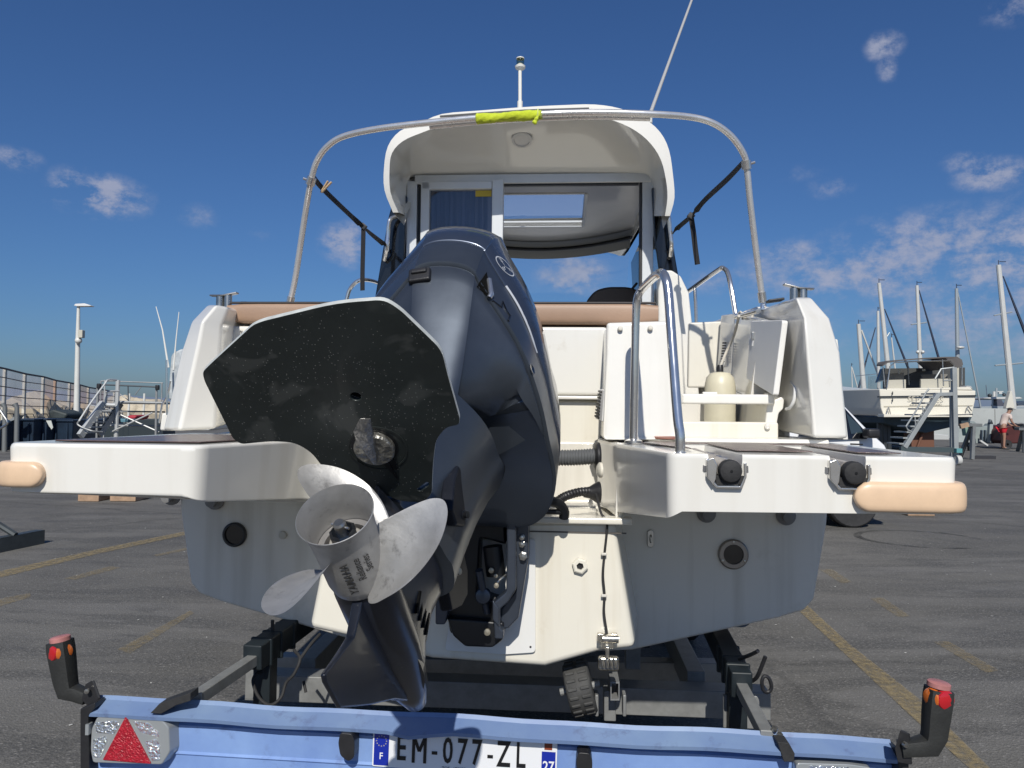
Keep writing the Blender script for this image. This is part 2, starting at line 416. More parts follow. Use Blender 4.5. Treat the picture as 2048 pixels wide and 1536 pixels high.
# ================================================================== asphalt yard, painted lines
def asphalt():
    m = bpy.data.materials.new('asphalt'); m.use_nodes = True; nt = m.node_tree; b = nt.nodes['Principled BSDF']
    tc = nd(nt, 'ShaderNodeTexCoord')
    def noise(sc, det=6, rough=.6, stretch=None, dist=0.0):
        n = nd(nt, 'ShaderNodeTexNoise'); n.inputs['Scale'].default_value = sc; n.inputs['Detail'].default_value = det; n.inputs['Roughness'].default_value = rough; n.inputs['Distortion'].default_value = dist
        if stretch:
            mp = nd(nt, 'ShaderNodeMapping'); mp.inputs['Scale'].default_value = stretch; mp.inputs['Rotation'].default_value = (0, 0, .35); ln(nt, tc, 'Object', mp, 0); ln(nt, mp, 0, n, 'Vector')
        else: ln(nt, tc, 'Object', n, 'Vector')
        return n
    strk = noise(.55, 8, .66, (.35, 1.5, 1), 1.6); strk2 = noise(.42, 9, .68, (.45, 1.9, 1), 2.2); big = noise(.35, 7, .62, (1, 1, 1), .8); mid = noise(1.6, 6, .65, (.55, 1.5, 1), .6); fine = noise(55, 4, .75)
    vo = nd(nt, 'ShaderNodeTexVoronoi'); vo.inputs['Scale'].default_value = 110; ln(nt, tc, 'Object', vo, 'Vector')
    def ramp(n, a, c, out='Fac', lo=0, hi=1):
        r = nd(nt, 'ShaderNodeMapRange'); r.inputs[1].default_value = a; r.inputs[2].default_value = c; r.inputs[3].default_value = lo; r.inputs[4].default_value = hi; ln(nt, n, out, r, 0); return r
    def mix(fac, a, c, t='MIX'):
        x = nd(nt, 'ShaderNodeMix', data_type='RGBA', blend_type=t); ln(nt, fac, 0, x, 0)
        for i, v in ((6, a), (7, c)):
            if isinstance(v, tuple): x.inputs[i].default_value = (*v, 1)
            else: ln(nt, v, 2, x, i)
        return x
    c1 = mix(ramp(big, .36, .64), (.072, .070, .064), (.150, .145, .132))
    c2a = mix(ramp(mid, .50, .66, hi=.72), c1, (.036, .036, .036)); c2b = mix(ramp(strk, .51, .62, hi=.75), c2a, (.165, .16, .15)); c2 = mix(ramp(strk2, .53, .60, hi=.75), c2b, (.055, .055, .053))
    c3 = mix(ramp(fine, .38, .68, hi=.9), c2, (.16, .154, .142))
    sp = nd(nt, 'ShaderNodeSeparateColor'); ln(nt, vo, 'Color', sp, 0)
    g = nd(nt, 'ShaderNodeMath', operation='GREATER_THAN'); ln(nt, sp, 0, g, 0); g.inputs[1].default_value = .93
    g2 = nd(nt, 'ShaderNodeMath', operation='MULTIPLY'); ln(nt, g, 0, g2, 0); g2.inputs[1].default_value = .5
    c4 = mix(g2, c3, (.26, .25, .235))
    # thin wandering cracks and tyre-polished streaks
    wv = nd(nt, 'ShaderNodeTexVoronoi', feature='DISTANCE_TO_EDGE'); wv.inputs['Scale'].default_value = .21
    wn = noise(2.5, 5); mpx = nd(nt, 'ShaderNodeMix', data_type='VECTOR'); mpx.inputs[0].default_value = .30
    ln(nt, tc, 'Object', mpx, 4); ln(nt, wn, 'Color', mpx, 5); ln(nt, mpx, 1, wv, 'Vector')
    cr = ramp(wv, .0, .008, 'Distance', .28, 0)
    c5 = mix(cr, c4, (.022, .022, .022))
    ln(nt, c5, 2, b, 'Base Color')
    rr = ramp(mid, .3, .7, lo=.92, hi=.72); ln(nt, rr, 0, b, 'Roughness'); b.inputs['Specular IOR Level'].default_value = .3
    bp = nd(nt, 'ShaderNodeBump'); bp.inputs['Strength'].default_value = .55; bp.inputs['Distance'].default_value = .006
    ad = nd(nt, 'ShaderNodeMath', operation='ADD'); ln(nt, fine, 'Fac', ad, 0); ln(nt, vo, 'Distance', ad, 1); ln(nt, ad, 0, bp, 'Height'); ln(nt, bp, 'Normal', b, 'Normal')
    return m
GM = asphalt()
q = MB(); xs = [-900, -60, -20, -8, 0, 8, 20, 60, 900]; ys = [-300, -20, -5, 0, 5, 10, 20, 40, 80, 1500]
q.add([(x, y, 0) for y in ys for x in xs], [(j*9+i, j*9+i+1, (j+1)*9+i+1, (j+1)*9+i) for j in range(len(ys)-1) for i in range(8)])
q.build('ground', GM, None, kind='structure', base=(0, 0, 0), flat=True)
def line_paint(name='line_paint', lo=.15, hi=.8):
    m = bpy.data.materials.new(name); m.use_nodes = True; nt = m.node_tree; b = nt.nodes['Principled BSDF']
    b.inputs['Base Color'].default_value = (.32, .25, .13, 1); b.inputs['Roughness'].default_value = .75
    tc = nd(nt, 'ShaderNodeTexCoord'); n = nd(nt, 'ShaderNodeTexNoise'); n.inputs['Scale'].default_value = 22; n.inputs['Detail'].default_value = 8; n.inputs['Roughness'].default_value = .75; ln(nt, tc, 'Object', n, 'Vector')
    r = nd(nt, 'ShaderNodeMapRange'); r.inputs[1].default_value = .40; r.inputs[2].default_value = .60; r.inputs[3].default_value = lo; r.inputs[4].default_value = hi; ln(nt, n, 'Fac', r, 0); ln(nt, r, 0, b, 'Alpha')
    return m
LP = line_paint(); LPF = line_paint('faded_paint', .05, .5)
def gline(pts, LP=LP):
    q = MB(); q.add([G(x, y)+Vector((0, 0, .004)) for x, y in pts], [tuple(range(len(pts)))])
    q.build('painted_line', LP, None, kind='structure', flat=True)
gline([(-60, 1155), (0, 1143), (200, 1098), (500, 1037), (500, 1043), (200, 1107), (0, 1156), (-60, 1170)])
gline([(128, 1158), (150, 1160), (242, 1136), (220, 1133)], LPF); gline([(305, 1111), (315, 1113), (480, 1078), (470, 1075)], LPF); gline([(-30, 1204), (60, 1187), (62, 1195), (-30, 1222)], LPF)
gline([(1590, 1215), (1612, 1209), (1700, 1290), (1850, 1408), (1990, 1548), (1950, 1548), (1825, 1436), (1688, 1307)])
gline([(1740, 1197), (1766, 1196), (1820, 1233), (1796, 1235)], LPF); gline([(1868, 1285), (1896, 1283), (1998, 1342), (1972, 1347)], LPF); gline([(1640, 1140), (1664, 1139), (1704, 1165), (1682, 1167)], LPF)
gline([(235, 1300), (380, 1222), (388, 1227), (260, 1308)], LPF)
# round tyre scuff on the right
tm = bpy.data.materials.new('tyre_scuff'); tm.use_nodes = True; tb = tm.node_tree.nodes['Principled BSDF']; tb.inputs['Base Color'].default_value = (.02, .02, .02, 1); tb.inputs['Roughness'].default_value = .8
_tc = nd(tm.node_tree, 'ShaderNodeTexCoord'); nn_n = nd(tm.node_tree, 'ShaderNodeTexNoise'); nn_n.inputs['Scale'].default_value = 3.5; nn_n.inputs['Detail'].default_value = 6; ln(tm.node_tree, _tc, 'Object', nn_n, 'Vector')
rr_n = nd(tm.node_tree, 'ShaderNodeMapRange'); rr_n.inputs[1].default_value = .35; rr_n.inputs[2].default_value = .65; rr_n.inputs[4].default_value = .55; ln(tm.node_tree, nn_n, 'Fac', rr_n, 0); ln(tm.node_tree, rr_n, 0, tb, 'Alpha')
c_ = G(1842, 1078); q = MB(); N_ = 60
q.add([c_+Vector((r*math.cos(2*math.pi*i/N_)*1.05, r*math.sin(2*math.pi*i/N_)*.95, .004)) for r in (.60, .68) for i in range(N_)], [(i, (i+1) % N_, N_+(i+1) % N_, N_+i) for i in range(48)])
q.build('tyre_mark', tm, None, kind='structure', flat=True)
# flakes of white paint and grit lying about
rnd = random.Random(11); q = MB()
for i in range(260):
    if i < 130: p = Vector((rnd.uniform(-6, -1.5), rnd.uniform(2.8, 10), .003))
    else: p = Vector((rnd.uniform(1.3, 7), rnd.uniform(2.6, 11), .003))
    s = rnd.uniform(.003, .011); a = rnd.uniform(0, 6.3); k = rnd.uniform(.3, .8)
    q.add([p+Vector((s*math.cos(a+t)*(1 if j % 2 else k), s*math.sin(a+t), .002*(j == 1))) for j, t in enumerate((0, 1.6, 3.1, 4.7))], [(0, 1, 2, 3)])
q.build('paint_flakes', mat('flake_white', (.55, .54, .5), .7), None, kind='stuff', flat=True)

# ================================================================== left: lamp post, breakwater fence, scaffold stairs, tubs
WPOST = mat('post_white', (.62, .62, .58), .45, var=(3, .08))
def lamp_post():
    b = P(152, 866, 30.0); b.z = 0
    t = P(157, 612, 30.0)
    r = thing('lamp_post', 'tall white lamp post with a flat lantern and a small box, left of the boat', 'lamp post', tuple(b))
    MB().tube([b, b+Vector((0, 0, 1.0)), b.lerp(t, .75), t], [.11, .11, .085, .055], 14).build('pole', WPOST, r)
    MB().tube([b, b+Vector((0, 0, .55))], .15, 14).build('base_sleeve', WPOST, r)
    h = [Vector((-.12, 0, 0)), Vector((-.05, 0, .07)), Vector((.30, 0, .09)), Vector((.58, 0, .0)), Vector((.50, 0, -.02)), Vector((0, 0, -.03))]
    MB().loft([[t+p+Vector((0, d, 0)) for p in h] for d in (-.14, .14)]).build('lantern', mat('lantern_white', (.72, .72, .7), .3), r, bevel=.02)
    c = P(163, 668, 29.8); MB().box(c, (.17, .2, .30)).build('control_box', mat('box_beige', (.5, .48, .4), .5), r, bevel=.015)
    c = P(157, 681, 29.85); MB().ball(c, .13, n=14, m=8).build('camera_dome', WPOST, r)
lamp_post()
ROCKM = mat('rock', (.46, .40, .30), .85, var=(1.1, .3), bump=(3, .8, 8), dirt=(2, .62, (.10, .085, .07), .6))
def rock(c, s, rnd, m=ROCKM, name='boulder', label='', group='boulders of the breakwater'):
    bm = bmesh.new(); bmesh.ops.create_icosphere(bm, subdivisions=2, radius=1)
    n = [Vector((rnd.uniform(-1, 1), rnd.uniform(-1, 1), rnd.uniform(-1, 1))).normalized() for _ in range(9)]; k = [rnd.uniform(.6, .9) for _ in n]
    for v in bm.verts:
        p = v.co.copy()
        for a, d in zip(n, k):
            e = p.dot(a)-d
            if e > 0: p -= a*e
        v.co = Vector((p.x*s[0], p.y*s[1], p.z*s[2]))
    q = MB(); q.add([v.co+Vector(c) for v in bm.verts], [[v.index for v in f.verts] for f in bm.faces]); bm.free()
    return q.build(name, m, None, label, 'boulder', group, flat=True)
def fence():
    A, B_ = Vector((-23.8, 36.0, 0)), Vector((-30.0, 58.0, 0))
    def at(px):                                   # point of the fence line seen at a photo column
        d = ray(px, 800); # solve (A + s(B-A)) on the vertical plane through the ray
        u = B_-A; s = (A.y*d.x-A.x*d.y)/(u.x*d.y-u.y*d.x); return A+u*s
    posts = [-45, 8, 48, 85, 109, 138, 158, 176, 195, 212, 228]
    pts = [at(x) for x in posts]
    # heights chosen so the top rail meets the photo's line
    tops = [727, 738, 748, 754, 761, 766, 770, 775, 778, 781, 784]
    r = thing('mesh_fence', 'weathered mesh fence with pale posts and rusty panels along the breakwater on the left', 'fence', tuple(pts[3]))
    RUST = mat('fence_rail', (.16, .11, .09), .7, var=(3, .3)); FP = mat('fence_post', (.55, .53, .46), .6, var=(2, .2)); FPR = mat('fence_post_rusty', (.5, .36, .26), .65, var=(2, .25))
    def screen(name, col, a):
        m = bpy.data.materials.new(name); m.use_nodes = True; nt = m.node_tree; nt.nodes.remove(nt.nodes['Principled BSDF']); out = nt.nodes['Material Output']
        tc = nd(nt, 'ShaderNodeTexCoord'); n = nd(nt, 'ShaderNodeTexNoise'); n.inputs['Scale'].default_value = 1.1; n.inputs['Detail'].default_value = 6
        mp = nd(nt, 'ShaderNodeMapping'); mp.inputs['Scale'].default_value = (1, 1, .25); ln(nt, tc, 'Object', mp, 0); ln(nt, mp, 0, n, 'Vector')
        mc = nd(nt, 'ShaderNodeMix', data_type='RGBA'); ln(nt, n, 'Fac', mc, 0); mc.inputs[6].default_value = (*[c*.55 for c in col], 1); mc.inputs[7].default_value = (*[min(1, c*1.25) for c in col], 1)
        df = nd(nt, 'ShaderNodeBsdfDiffuse'); tl = nd(nt, 'ShaderNodeBsdfTranslucent'); ln(nt, mc, 2, df, 0); ln(nt, mc, 2, tl, 0)
        m1 = nd(nt, 'ShaderNodeMixShader'); m1.inputs[0].default_value = .6; ln(nt, df, 0, m1, 1); ln(nt, tl, 0, m1, 2)
        tr = nd(nt, 'ShaderNodeBsdfTransparent'); m2 = nd(nt, 'ShaderNodeMixShader'); m2.inputs[0].default_value = a; ln(nt, tr, 0, m2, 1); ln(nt, m1, 0, m2, 2); ln(nt, m2, 0, out, 0)
        return m
    pan = screen('fence_screen', (.78, .74, .76), .55); panr = screen('fence_screen_rusty', (.80, .56, .44), .62)
    hh = []
    for p, ty in zip(pts, tops):
        d = ray(posts[len(hh)], ty); hh.append(EYE.z+d.z*(p.y/d.y))
    for i, (p, h) in enumerate(zip(pts, hh)):
        m = FPR if i in (4, 6, 8) else FP
        MB().beam(p, p+Vector((0, 0, h)), .13, .13, (0, 1, 0)).build('fence_post', m, r)
    for i in range(len(pts)-1):
        a, b, ha, hb = pts[i], pts[i+1], hh[i], hh[i+1]
        if i > 0 or True:
            q = MB(); q.loft([[a+Vector((-.02, .1, ha*.42)), a+Vector((-.02, .1, ha-.06))], [b+Vector((-.02, .1, hb*.42)), b+Vector((-.02, .1, hb-.06))]], cap=False, closed=False)
            q.build('screen', panr if i in (3, 5, 6, 8) else pan, r, recalc=False, flat=True)
        for k in range(8):
            t = .06+.94*k/7
            MB().beam(a+Vector((.08, -.05, ha*t)), b+Vector((.08, -.05, hb*t)), .03, .04 if k < 7 else .09).build('fence_rail', RUST, r)
    return at, pts
fat, fpts = fence()
rnd = random.Random(5)
ro = [(30, 805, 3.2), (62, 800, 3.0), (90, 812, 3.4), (118, 815, 3.4), (78, 795, 2.4), (140, 822, 3.2), (165, 822, 3.4), (186, 820, 3.4), (206, 822, 4), (8, 815, 3), (-20, 812, 3.5)]
rl_ = ['pale boulder behind the fence at far left', 'broad tan boulder behind the second fence bay from the left', 'tall cream boulder behind the third fence bay', 'low cream boulder behind the rusty fence panel', 'small dark-topped boulder above the tan one behind the fence', 'low boulder just left of the lamp post behind the fence', 'rust-stained boulder just right of the lamp post behind the fence', 'cream boulder behind the last rusty fence panel', 'largest boulder at the far end of the fence', 'boulder behind the first pale fence post', 'boulder at the left edge of the photo behind the fence']
for (x, y, s), l in zip(ro, rl_):
    p = fat(x); p = p+Vector((-2.2, 3.0, 0)); dd = p.y/33
    d = ray(x, y); z = EYE.z+d.z*(p.y/d.y)
    p = Vector((d.x/d.y*p.y, p.y, max(0.2, z-.7)))
    rock(p, (s*.45*dd**.5, 1.2, 1.0*dd**.4), rnd, label=l)
for x, y, s, l in ((250, 815, 3.2, 'pale boulder seen between the scaffold posts'), (272, 822, 2.6, 'grey wedge-shaped boulder right of the scaffold middle'), (300, 815, 3.6, 'dark grey boulder by the right scaffold post'), (232, 812, 2.4, 'flat boulder behind the scaffold post')):
    p = P(x, y, 75.0); rock((p.x, p.y, .9), (s*.9, 1.5, 1.7), rnd, label=l)
# far shore hills, low and blue
q = MB(); pr = []
for i in range(41):
    t = i/40; a = -0.75+1.5*t
    pr.append((math.sin(a)*2200, math.cos(a)*2200, 34*abs(math.sin(t*9+.6))*abs(math.cos(t*4.1))+14))
q.loft([[Vector((x, y, -5)), Vector((x, y, h)), Vector((x*1.2, y*1.2, -5))] for x, y, h in pr], cap=False, closed=False)
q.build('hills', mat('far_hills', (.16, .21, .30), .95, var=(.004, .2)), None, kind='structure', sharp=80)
# dark blue tubs in a row in front of the fence
TUB = mat('tub_blue', (.010, .022, .042), .42, var=(3, .3), coat=.1)
tubspec = [(-40, 846, 4, 925, 24.0, 'dark blue tub at the left edge of the photo'), (6, 842, 26, 918, 24.5, 'narrow dark blue tub between two grey posts at far left'), (31, 839, 70, 912, 25, 'wide dark blue tub, third from the left'), (71, 839, 96, 908, 25.5, 'dark blue tub with a pale cloth hanging over its corner'), (104, 841, 148, 903, 26, 'dark blue-green tub just left of the lamp post'), (163, 841, 186, 898, 28, 'dark tub behind the foot of the scaffold stairs'), (188, 838, 212, 893, 29, 'dark tub under the left end of the scaffold')]
for x0, y0, x1, y1, y, l in tubspec:
    a, b = P(x0, y0, y), P(x1, y0, y); z = a.z
    f = [Vector((a.x+.06, y, 0)), Vector((b.x-.06, y, 0)), Vector((b.x, y-.05, z)), Vector((a.x, y-.05, z))]
    t = MB().loft([f, [p+Vector((0, 1.4, 0)) for p in f]]).build('storage_tub', TUB, None, l, 'tub', 'dark tubs in front of the fence', bevel=.05)
    MB().box(((a.x+b.x)/2, y+.65, z), (b.x-a.x+.06, 1.5, .07)).build('rim', TUB, t, bevel=.02)
    for k in (-.25, .25): MB().box(((a.x+b.x)/2+k*(b.x-a.x), y-.05, z*.5), (.05, .06, z*.8)).build('rib', TUB, t)
c0 = [P(92, 841, 24.9), P(102, 841, 24.9), P(106, 855, 24.9), P(103, 859, 24.9), P(98, 852, 24.9)]
MB().prism(c0, (0, .02, 0)).build('rag', mat('rag_pale', (.5, .52, .48), .9), None, 'pale rag hanging over the corner of a dark blue tub', 'rag', flat=True)
bx_ = [P(95, 822, 27), P(105, 818, 27), P(135, 827, 27), P(130, 839, 27), P(100, 839, 27)]
MB().prism(bx_, (0, 1.2, 0)).build('tarpaulin', mat('tarp_dark', (.03, .04, .04), .6, var=(3, .4)), None, 'crumpled dark tarpaulin on the tubs left of the lamp post', 'tarpaulin', bevel=.08)
MB().prism([P(18, 840, 24.3), P(30, 832, 24.3), P(37, 830, 24.3), P(30, 839, 24.3), P(22, 842, 24.3)], (0, .3, 0)).build('hose_reel', mat('grey_sheet', (.22, .24, .25), .5), None, 'curled grey sheet lying on the second tub from the left', 'sheet')
for x, l in ((9, 'grey prop post standing before the tubs at far left'), (33, 'thick grey prop post between the second and third tubs')):
    p = P(x, 900, 23.5); MB().tube([(p.x, 23.5, 0), (p.x-.03, 23.5, 1.35), (p.x-.1, 23.5, 1.45)], [.075, .065, .09], 12).build('prop_post', mat('prop_grey', (.17, .18, .18), .55, .3), None, l, 'prop', 'grey props by the tubs')
MB().tube(catmull([P(-20, 868, 22), P(0, 857, 22), P(13, 849, 22), P(14, 842, 22), P(8, 832, 22), P(-8, 808, 22)], 5), .035, 8).build('bent_pipe', GALV if 'GALV' in globals() else STEELD, None, 'bent grey handrail end poking in at the left edge of the photo', 'handrail')
# scaffold stair tower
def scaffold():
    y = 20.0; GT = mat('scaffold_grey', (.30, .31, .31), .5, .4, var=(4, .15)); GTL = mat('scaffold_pale', (.5, .51, .5), .45, .3)
    r = thing('scaffold_stairs', 'grey scaffold work platform with stairs and crossed braces, left of the boat', 'scaffold', (P(250, 860, y).x, y, 0))
    def t(x0, y0, x1, y1, rad=.022, m=GT, n='tube', d=0.0, d2=None):
        a, b = P(x0, y0, y+d), P(x1, y1, y+(d if d2 is None else d2)); a.z = max(a.z, 0); b.z = max(b.z, 0); MB().tube([a, b], rad, 8).build(n, m, r)
    t(236, 760, 231, 900, .055, GTL, 'post'); t(313, 775, 311, 900, .030, GT, 'post', .0); t(324, 766, 321, 880, .018, GT, 'post', 1.5); t(202, 762, 201, 800, .018, GT, 'post', 1.5); t(195, 772, 193, 890, .028, GT, 'post'); t(207, 885, 209, 805, .018, GTL, 'post', .4); t(210, 760, 208, 812, .018, GTL, 'post', .4)
    t(240, 763, 326, 766, .016, n='rail', d=1.5); t(202, 762, 236, 762, .016, n='rail', d=1.5); t(198, 769, 314, 774, .020, mat('scaffold_dark', (.06, .07, .08), .5), 'rail'); t(240, 804, 330, 806, .035, n='deck_beam'); t(210, 809, 235, 810, .04, GTL, 'deck_beam'); t(200, 822, 330, 824, .022, n='rail', d=.8); t(200, 851, 320, 852, .025, n='rail', d=.8)
    t(256, 770, 257, 805, .016, mat('scaffold_dark', (.06, .07, .08), .5), 'rail_post')
    t(222, 864, 305, 825, .020, GTL, 'brace', -.1); t(238, 828, 318, 864, .020, GTL, 'brace', .1); t(270, 790, 282, 774, .012, n='brace', d=1.5); t(240, 788, 256, 800, .012, n='brace', d=.5)
    t(205, 815, 226, 846, .016, n='brace', d=.3); t(180, 810, 245, 825, .012, n='brace', d=.8)
    q = catmull([P(158, 842, y-1.2), P(180, 808, y-1), P(208, 770, y-.7), P(216, 760, y-.6), P(233, 760, y-.3)], 5); MB().tube(q, .024, 8).build('handrail', GTL, r)
    q = catmull([P(211, 810, y-.5), P(212, 788, y-.5), P(216, 783, y-.5), P(238, 782, y-.3)], 5); MB().tube(q, .022, 8).build('handrail', GTL, r)
    q = catmull([P(158, 842, y-1.2), P(155, 848, y-1.2), P(165, 855, y-1.2), P(185, 862, y-1.2), P(205, 864, y-1)], 5); MB().tube(q, .02, 8).build('handrail', GT, r)
    a, b = P(160, 872, y-1.2), P(206, 806, y-.5); MB().beam(a, b, .10, .16).build('stringer', GTL, r); MB().beam(a+Vector((.1, .7, 0)), b+Vector((.1, .7, 0)), .06, .16).build('stringer', GT, r)
    for k in range(6):
        c = a.lerp(b, (k+.6)/6.4); MB().box(c+Vector((0, .38, 0)), (.22, .7, .03)).build('stair_tread', GT, r)
    MB().box((P(270, 805, y).x, y+.7, P(270, 806, y).z), (1.15, 1.4, .05)).build('deck', GT, r)
    for x, yy in ((198, 772), (315, 775)): MB().box(P(x, yy, y-.03), (.09, .1, .13)).build('corner_cap', BLACKP, r, bevel=.02)
scaffold()
for x, l in ((259, 'white stake behind the scaffold, left of the pair'), (289, 'white stake behind the scaffold, right of the pair')):
    a = P(x, 787, 38); MB().tube([(a.x-.05, 38, 0), (a.x, 38, a.z)], .055, 8).build('stake', WPOST, None, l, 'stake', 'white stakes behind the scaffold')
f = [P(250, 838, 22), P(256, 831, 22), P(262, 830, 22), P(274, 831, 22), P(270, 838, 22), P(261, 840, 22)]
MB().prism(f, (0, .8, 0)).build('red_cover', mat('cover_red', (.35, .02, .035), .6, var=(4, .2)), None, 'red plastic cover lying behind the scaffold braces', 'cover', bevel=.04)
f = [P(240, 837, 21.5), P(256, 838, 21.5), P(254, 845, 21.5), P(241, 845, 21.5)]
MB().prism(f, (0, .5, 0)).build('blue_crate', mat('crate_blue', (.10, .22, .27), .5), None, 'small light blue crate behind the scaffold post', 'crate', bevel=.02)
for i, (x, y0, w, h) in enumerate(((290, 838, 1.1, .9), (272, 846, .9, .7), (225, 848, .8, .6), (248, 850, 1.0, .6))):
    p = P(x, y0, 24+i*.7); h = p.z
    MB().box((p.x, 24.5+i*.7, h/2), (w, .9, h)).build('storage_box', mat('box_dark', (.02, .03, .035), .5), None, ['dark box at the foot of the right scaffold post', 'dark box under the crossed scaffold braces', 'dark box left of the thick scaffold post', 'low dark box right of the thick scaffold post'][i], 'box', 'dark boxes under the scaffold', bevel=.03)
# boat behind the left quarter: only its rails and whip aerials show
def left_boat():
    y = 16.0
    r = thing('moored_boat', 'pale boat behind the left stern quarter with two thin white aerials', 'boat', (P(380, 860, y).x, y, 0))
    h = [P(318, 862, y), P(420, 862, y), P(430, 820, y), P(322, 826, y)]
    MB().loft([h, [p+Vector((0, 5, .1)) for p in h]]).build('hull', GEL, r, bevel=.05)
    c = [P(336, 800, y), P(337, 760, y), P(341, 712, y), P(345, 705, y), P(360, 698, y), P(420, 690, y), P(430, 800, y)]
    MB().loft([c, [p+Vector((0, 2.5, 0)) for p in c]]).build('canopy', mat('canopy_clear', (.42, .45, .46), .3, var=(5, .35), bump=(8, 1.0)), r, bevel=.05)
    q = catmull([P(318, 846, y), P(324, 812, y), P(334, 790, y), P(341, 762, y)], 5); MB().tube(q, .022, 8).build('rail', CHROME, r)
    MB().tube([P(337, 735, y), P(325, 660, y), P(312, 613, y)], [.022, .014, .008], 8).build('aerial', mat('mast_white', (.72, .71, .66), .35), r)
    MB().tube([P(347, 740, y), P(352, 680, y), P(358, 624, y)], [.02, .012, .008], 8).build('aerial', mat('mast_white', (.72, .71, .66), .35), r)
    MB().tube([P(334, 830, y-.3), P(333, 720, y-.3)], .02, 8).build('stanchion', CHROME, r)
left_boat()
# timber blocks and the steel foot of a cradle on the asphalt
WOOD = mat('timber', (.36, .24, .155), .8, var=(7, .25), bump=(30, .3))
def block(x0, x1, yb, yt, l, split=False):
    a, b = G(x0, yb), G(x1, yb); z = P(x0, yt, a.y).z
    c = Vector(((a.x+b.x)/2, a.y+.22, 0)); w = b.x-a.x
    r = thing('timber_block', l, 'timber block', tuple(c), group='timber blocks on the asphalt')
    h = z
    if split: 
        MB().box((c.x, c.y, h*.3), (w, .44, h*.58)).build('timber', WOOD, r, bevel=.012); MB().box((c.x+.02, c.y+.02, h*.81), (w*.96, .42, h*.38)).build('timber', WOOD, r, bevel=.012)
    else: MB().box((c.x, c.y, h/2), (w, .44, h)).build('timber', WOOD, r, bevel=.012)
block(155, 199, 1003, 968, 'square timber block under the left swim platform, left of the pair'); block(219, 273, 1003, 968, 'stacked timber block under the left swim platform, right of the pair', True)
def ground_beam():
    a = G(88, 1087); b = G(-140, 1135); h = P(88, 1060, a.y).z
    d = (b-a).normalized()
    r = thing('steel_beam', 'dark grey steel beam end lying on the asphalt at the left edge of the photo', 'beam', tuple(a))
    BM_ = mat('beam_grey', (.055, .065, .07), .5, .3, var=(8, .2)); up = Vector((0, 0, h/2))
    MB().beam(a+up, b+up, .012, h, (0, 0, 1)).build('web_plate', BM_, r); n_ = Vector((-d.y, d.x, 0))*(1 if -d.y*0+d.x > 0 else -1)
    n_ = Vector((d.y, -d.x, 0)); n_ = n_ if n_.y > 0 else -n_
    for z in (.006, h-.006): MB().beam(a+n_*.05+Vector((0, 0, z)), b+n_*.05+Vector((0, 0, z)), .11, .012).build('flange', BM_, r)
    # leaning prop of the cradle, just outside the picture, that throws the long thin shadows
    for k, (tx, ty, tz) in enumerate(((-6.25, 8.15, 1.15), (-6.1, 8.5, .95))):
        base = a.lerp(b, .35+.25*k); MB().tube([base+Vector((0, .1, h)), Vector((tx-.35, ty-.5, tz))], .03, 8).build('prop', BM_, r)
ground_beam()
# ================================================================== right: quay wall, motor yacht on stands, masts, stairs, car, worker
QW = mat('quay_concrete', (.36, .38, .37), .8, var=(.6, .12), dirt=(1.2, .58, (.22, .23, .22), .4))
ya = 47.0
def quay():
    z = P(2000, 817, ya).z
    q = MB(); q.box((P(1990, 850, ya).x+12, ya+.4, z/2), (46, .8, z))
    w = q.build('quay_wall', QW, None, 'long pale grey concrete quay wall behind the yacht on the right', 'wall', bevel=.02)
    for k in range(9): MB().box((w.location.x-22+5*k, ya-.004, z/2), (.03, .02, z-.1)).build('joint', mat('joint_dark', (.12, .12, .12), .8), w)
quay()
YM = mat('yacht_white', (.72, .685, .585), .28, var=(.8, .04), coat=.3, dirt=(1.5, .62, (.5, .46, .38), .3)); YD = mat('yacht_dark', (.03, .035, .04), .4)
ANTI = mat('antifouling', (.03, .055, .075), .6, var=(.8, .3))
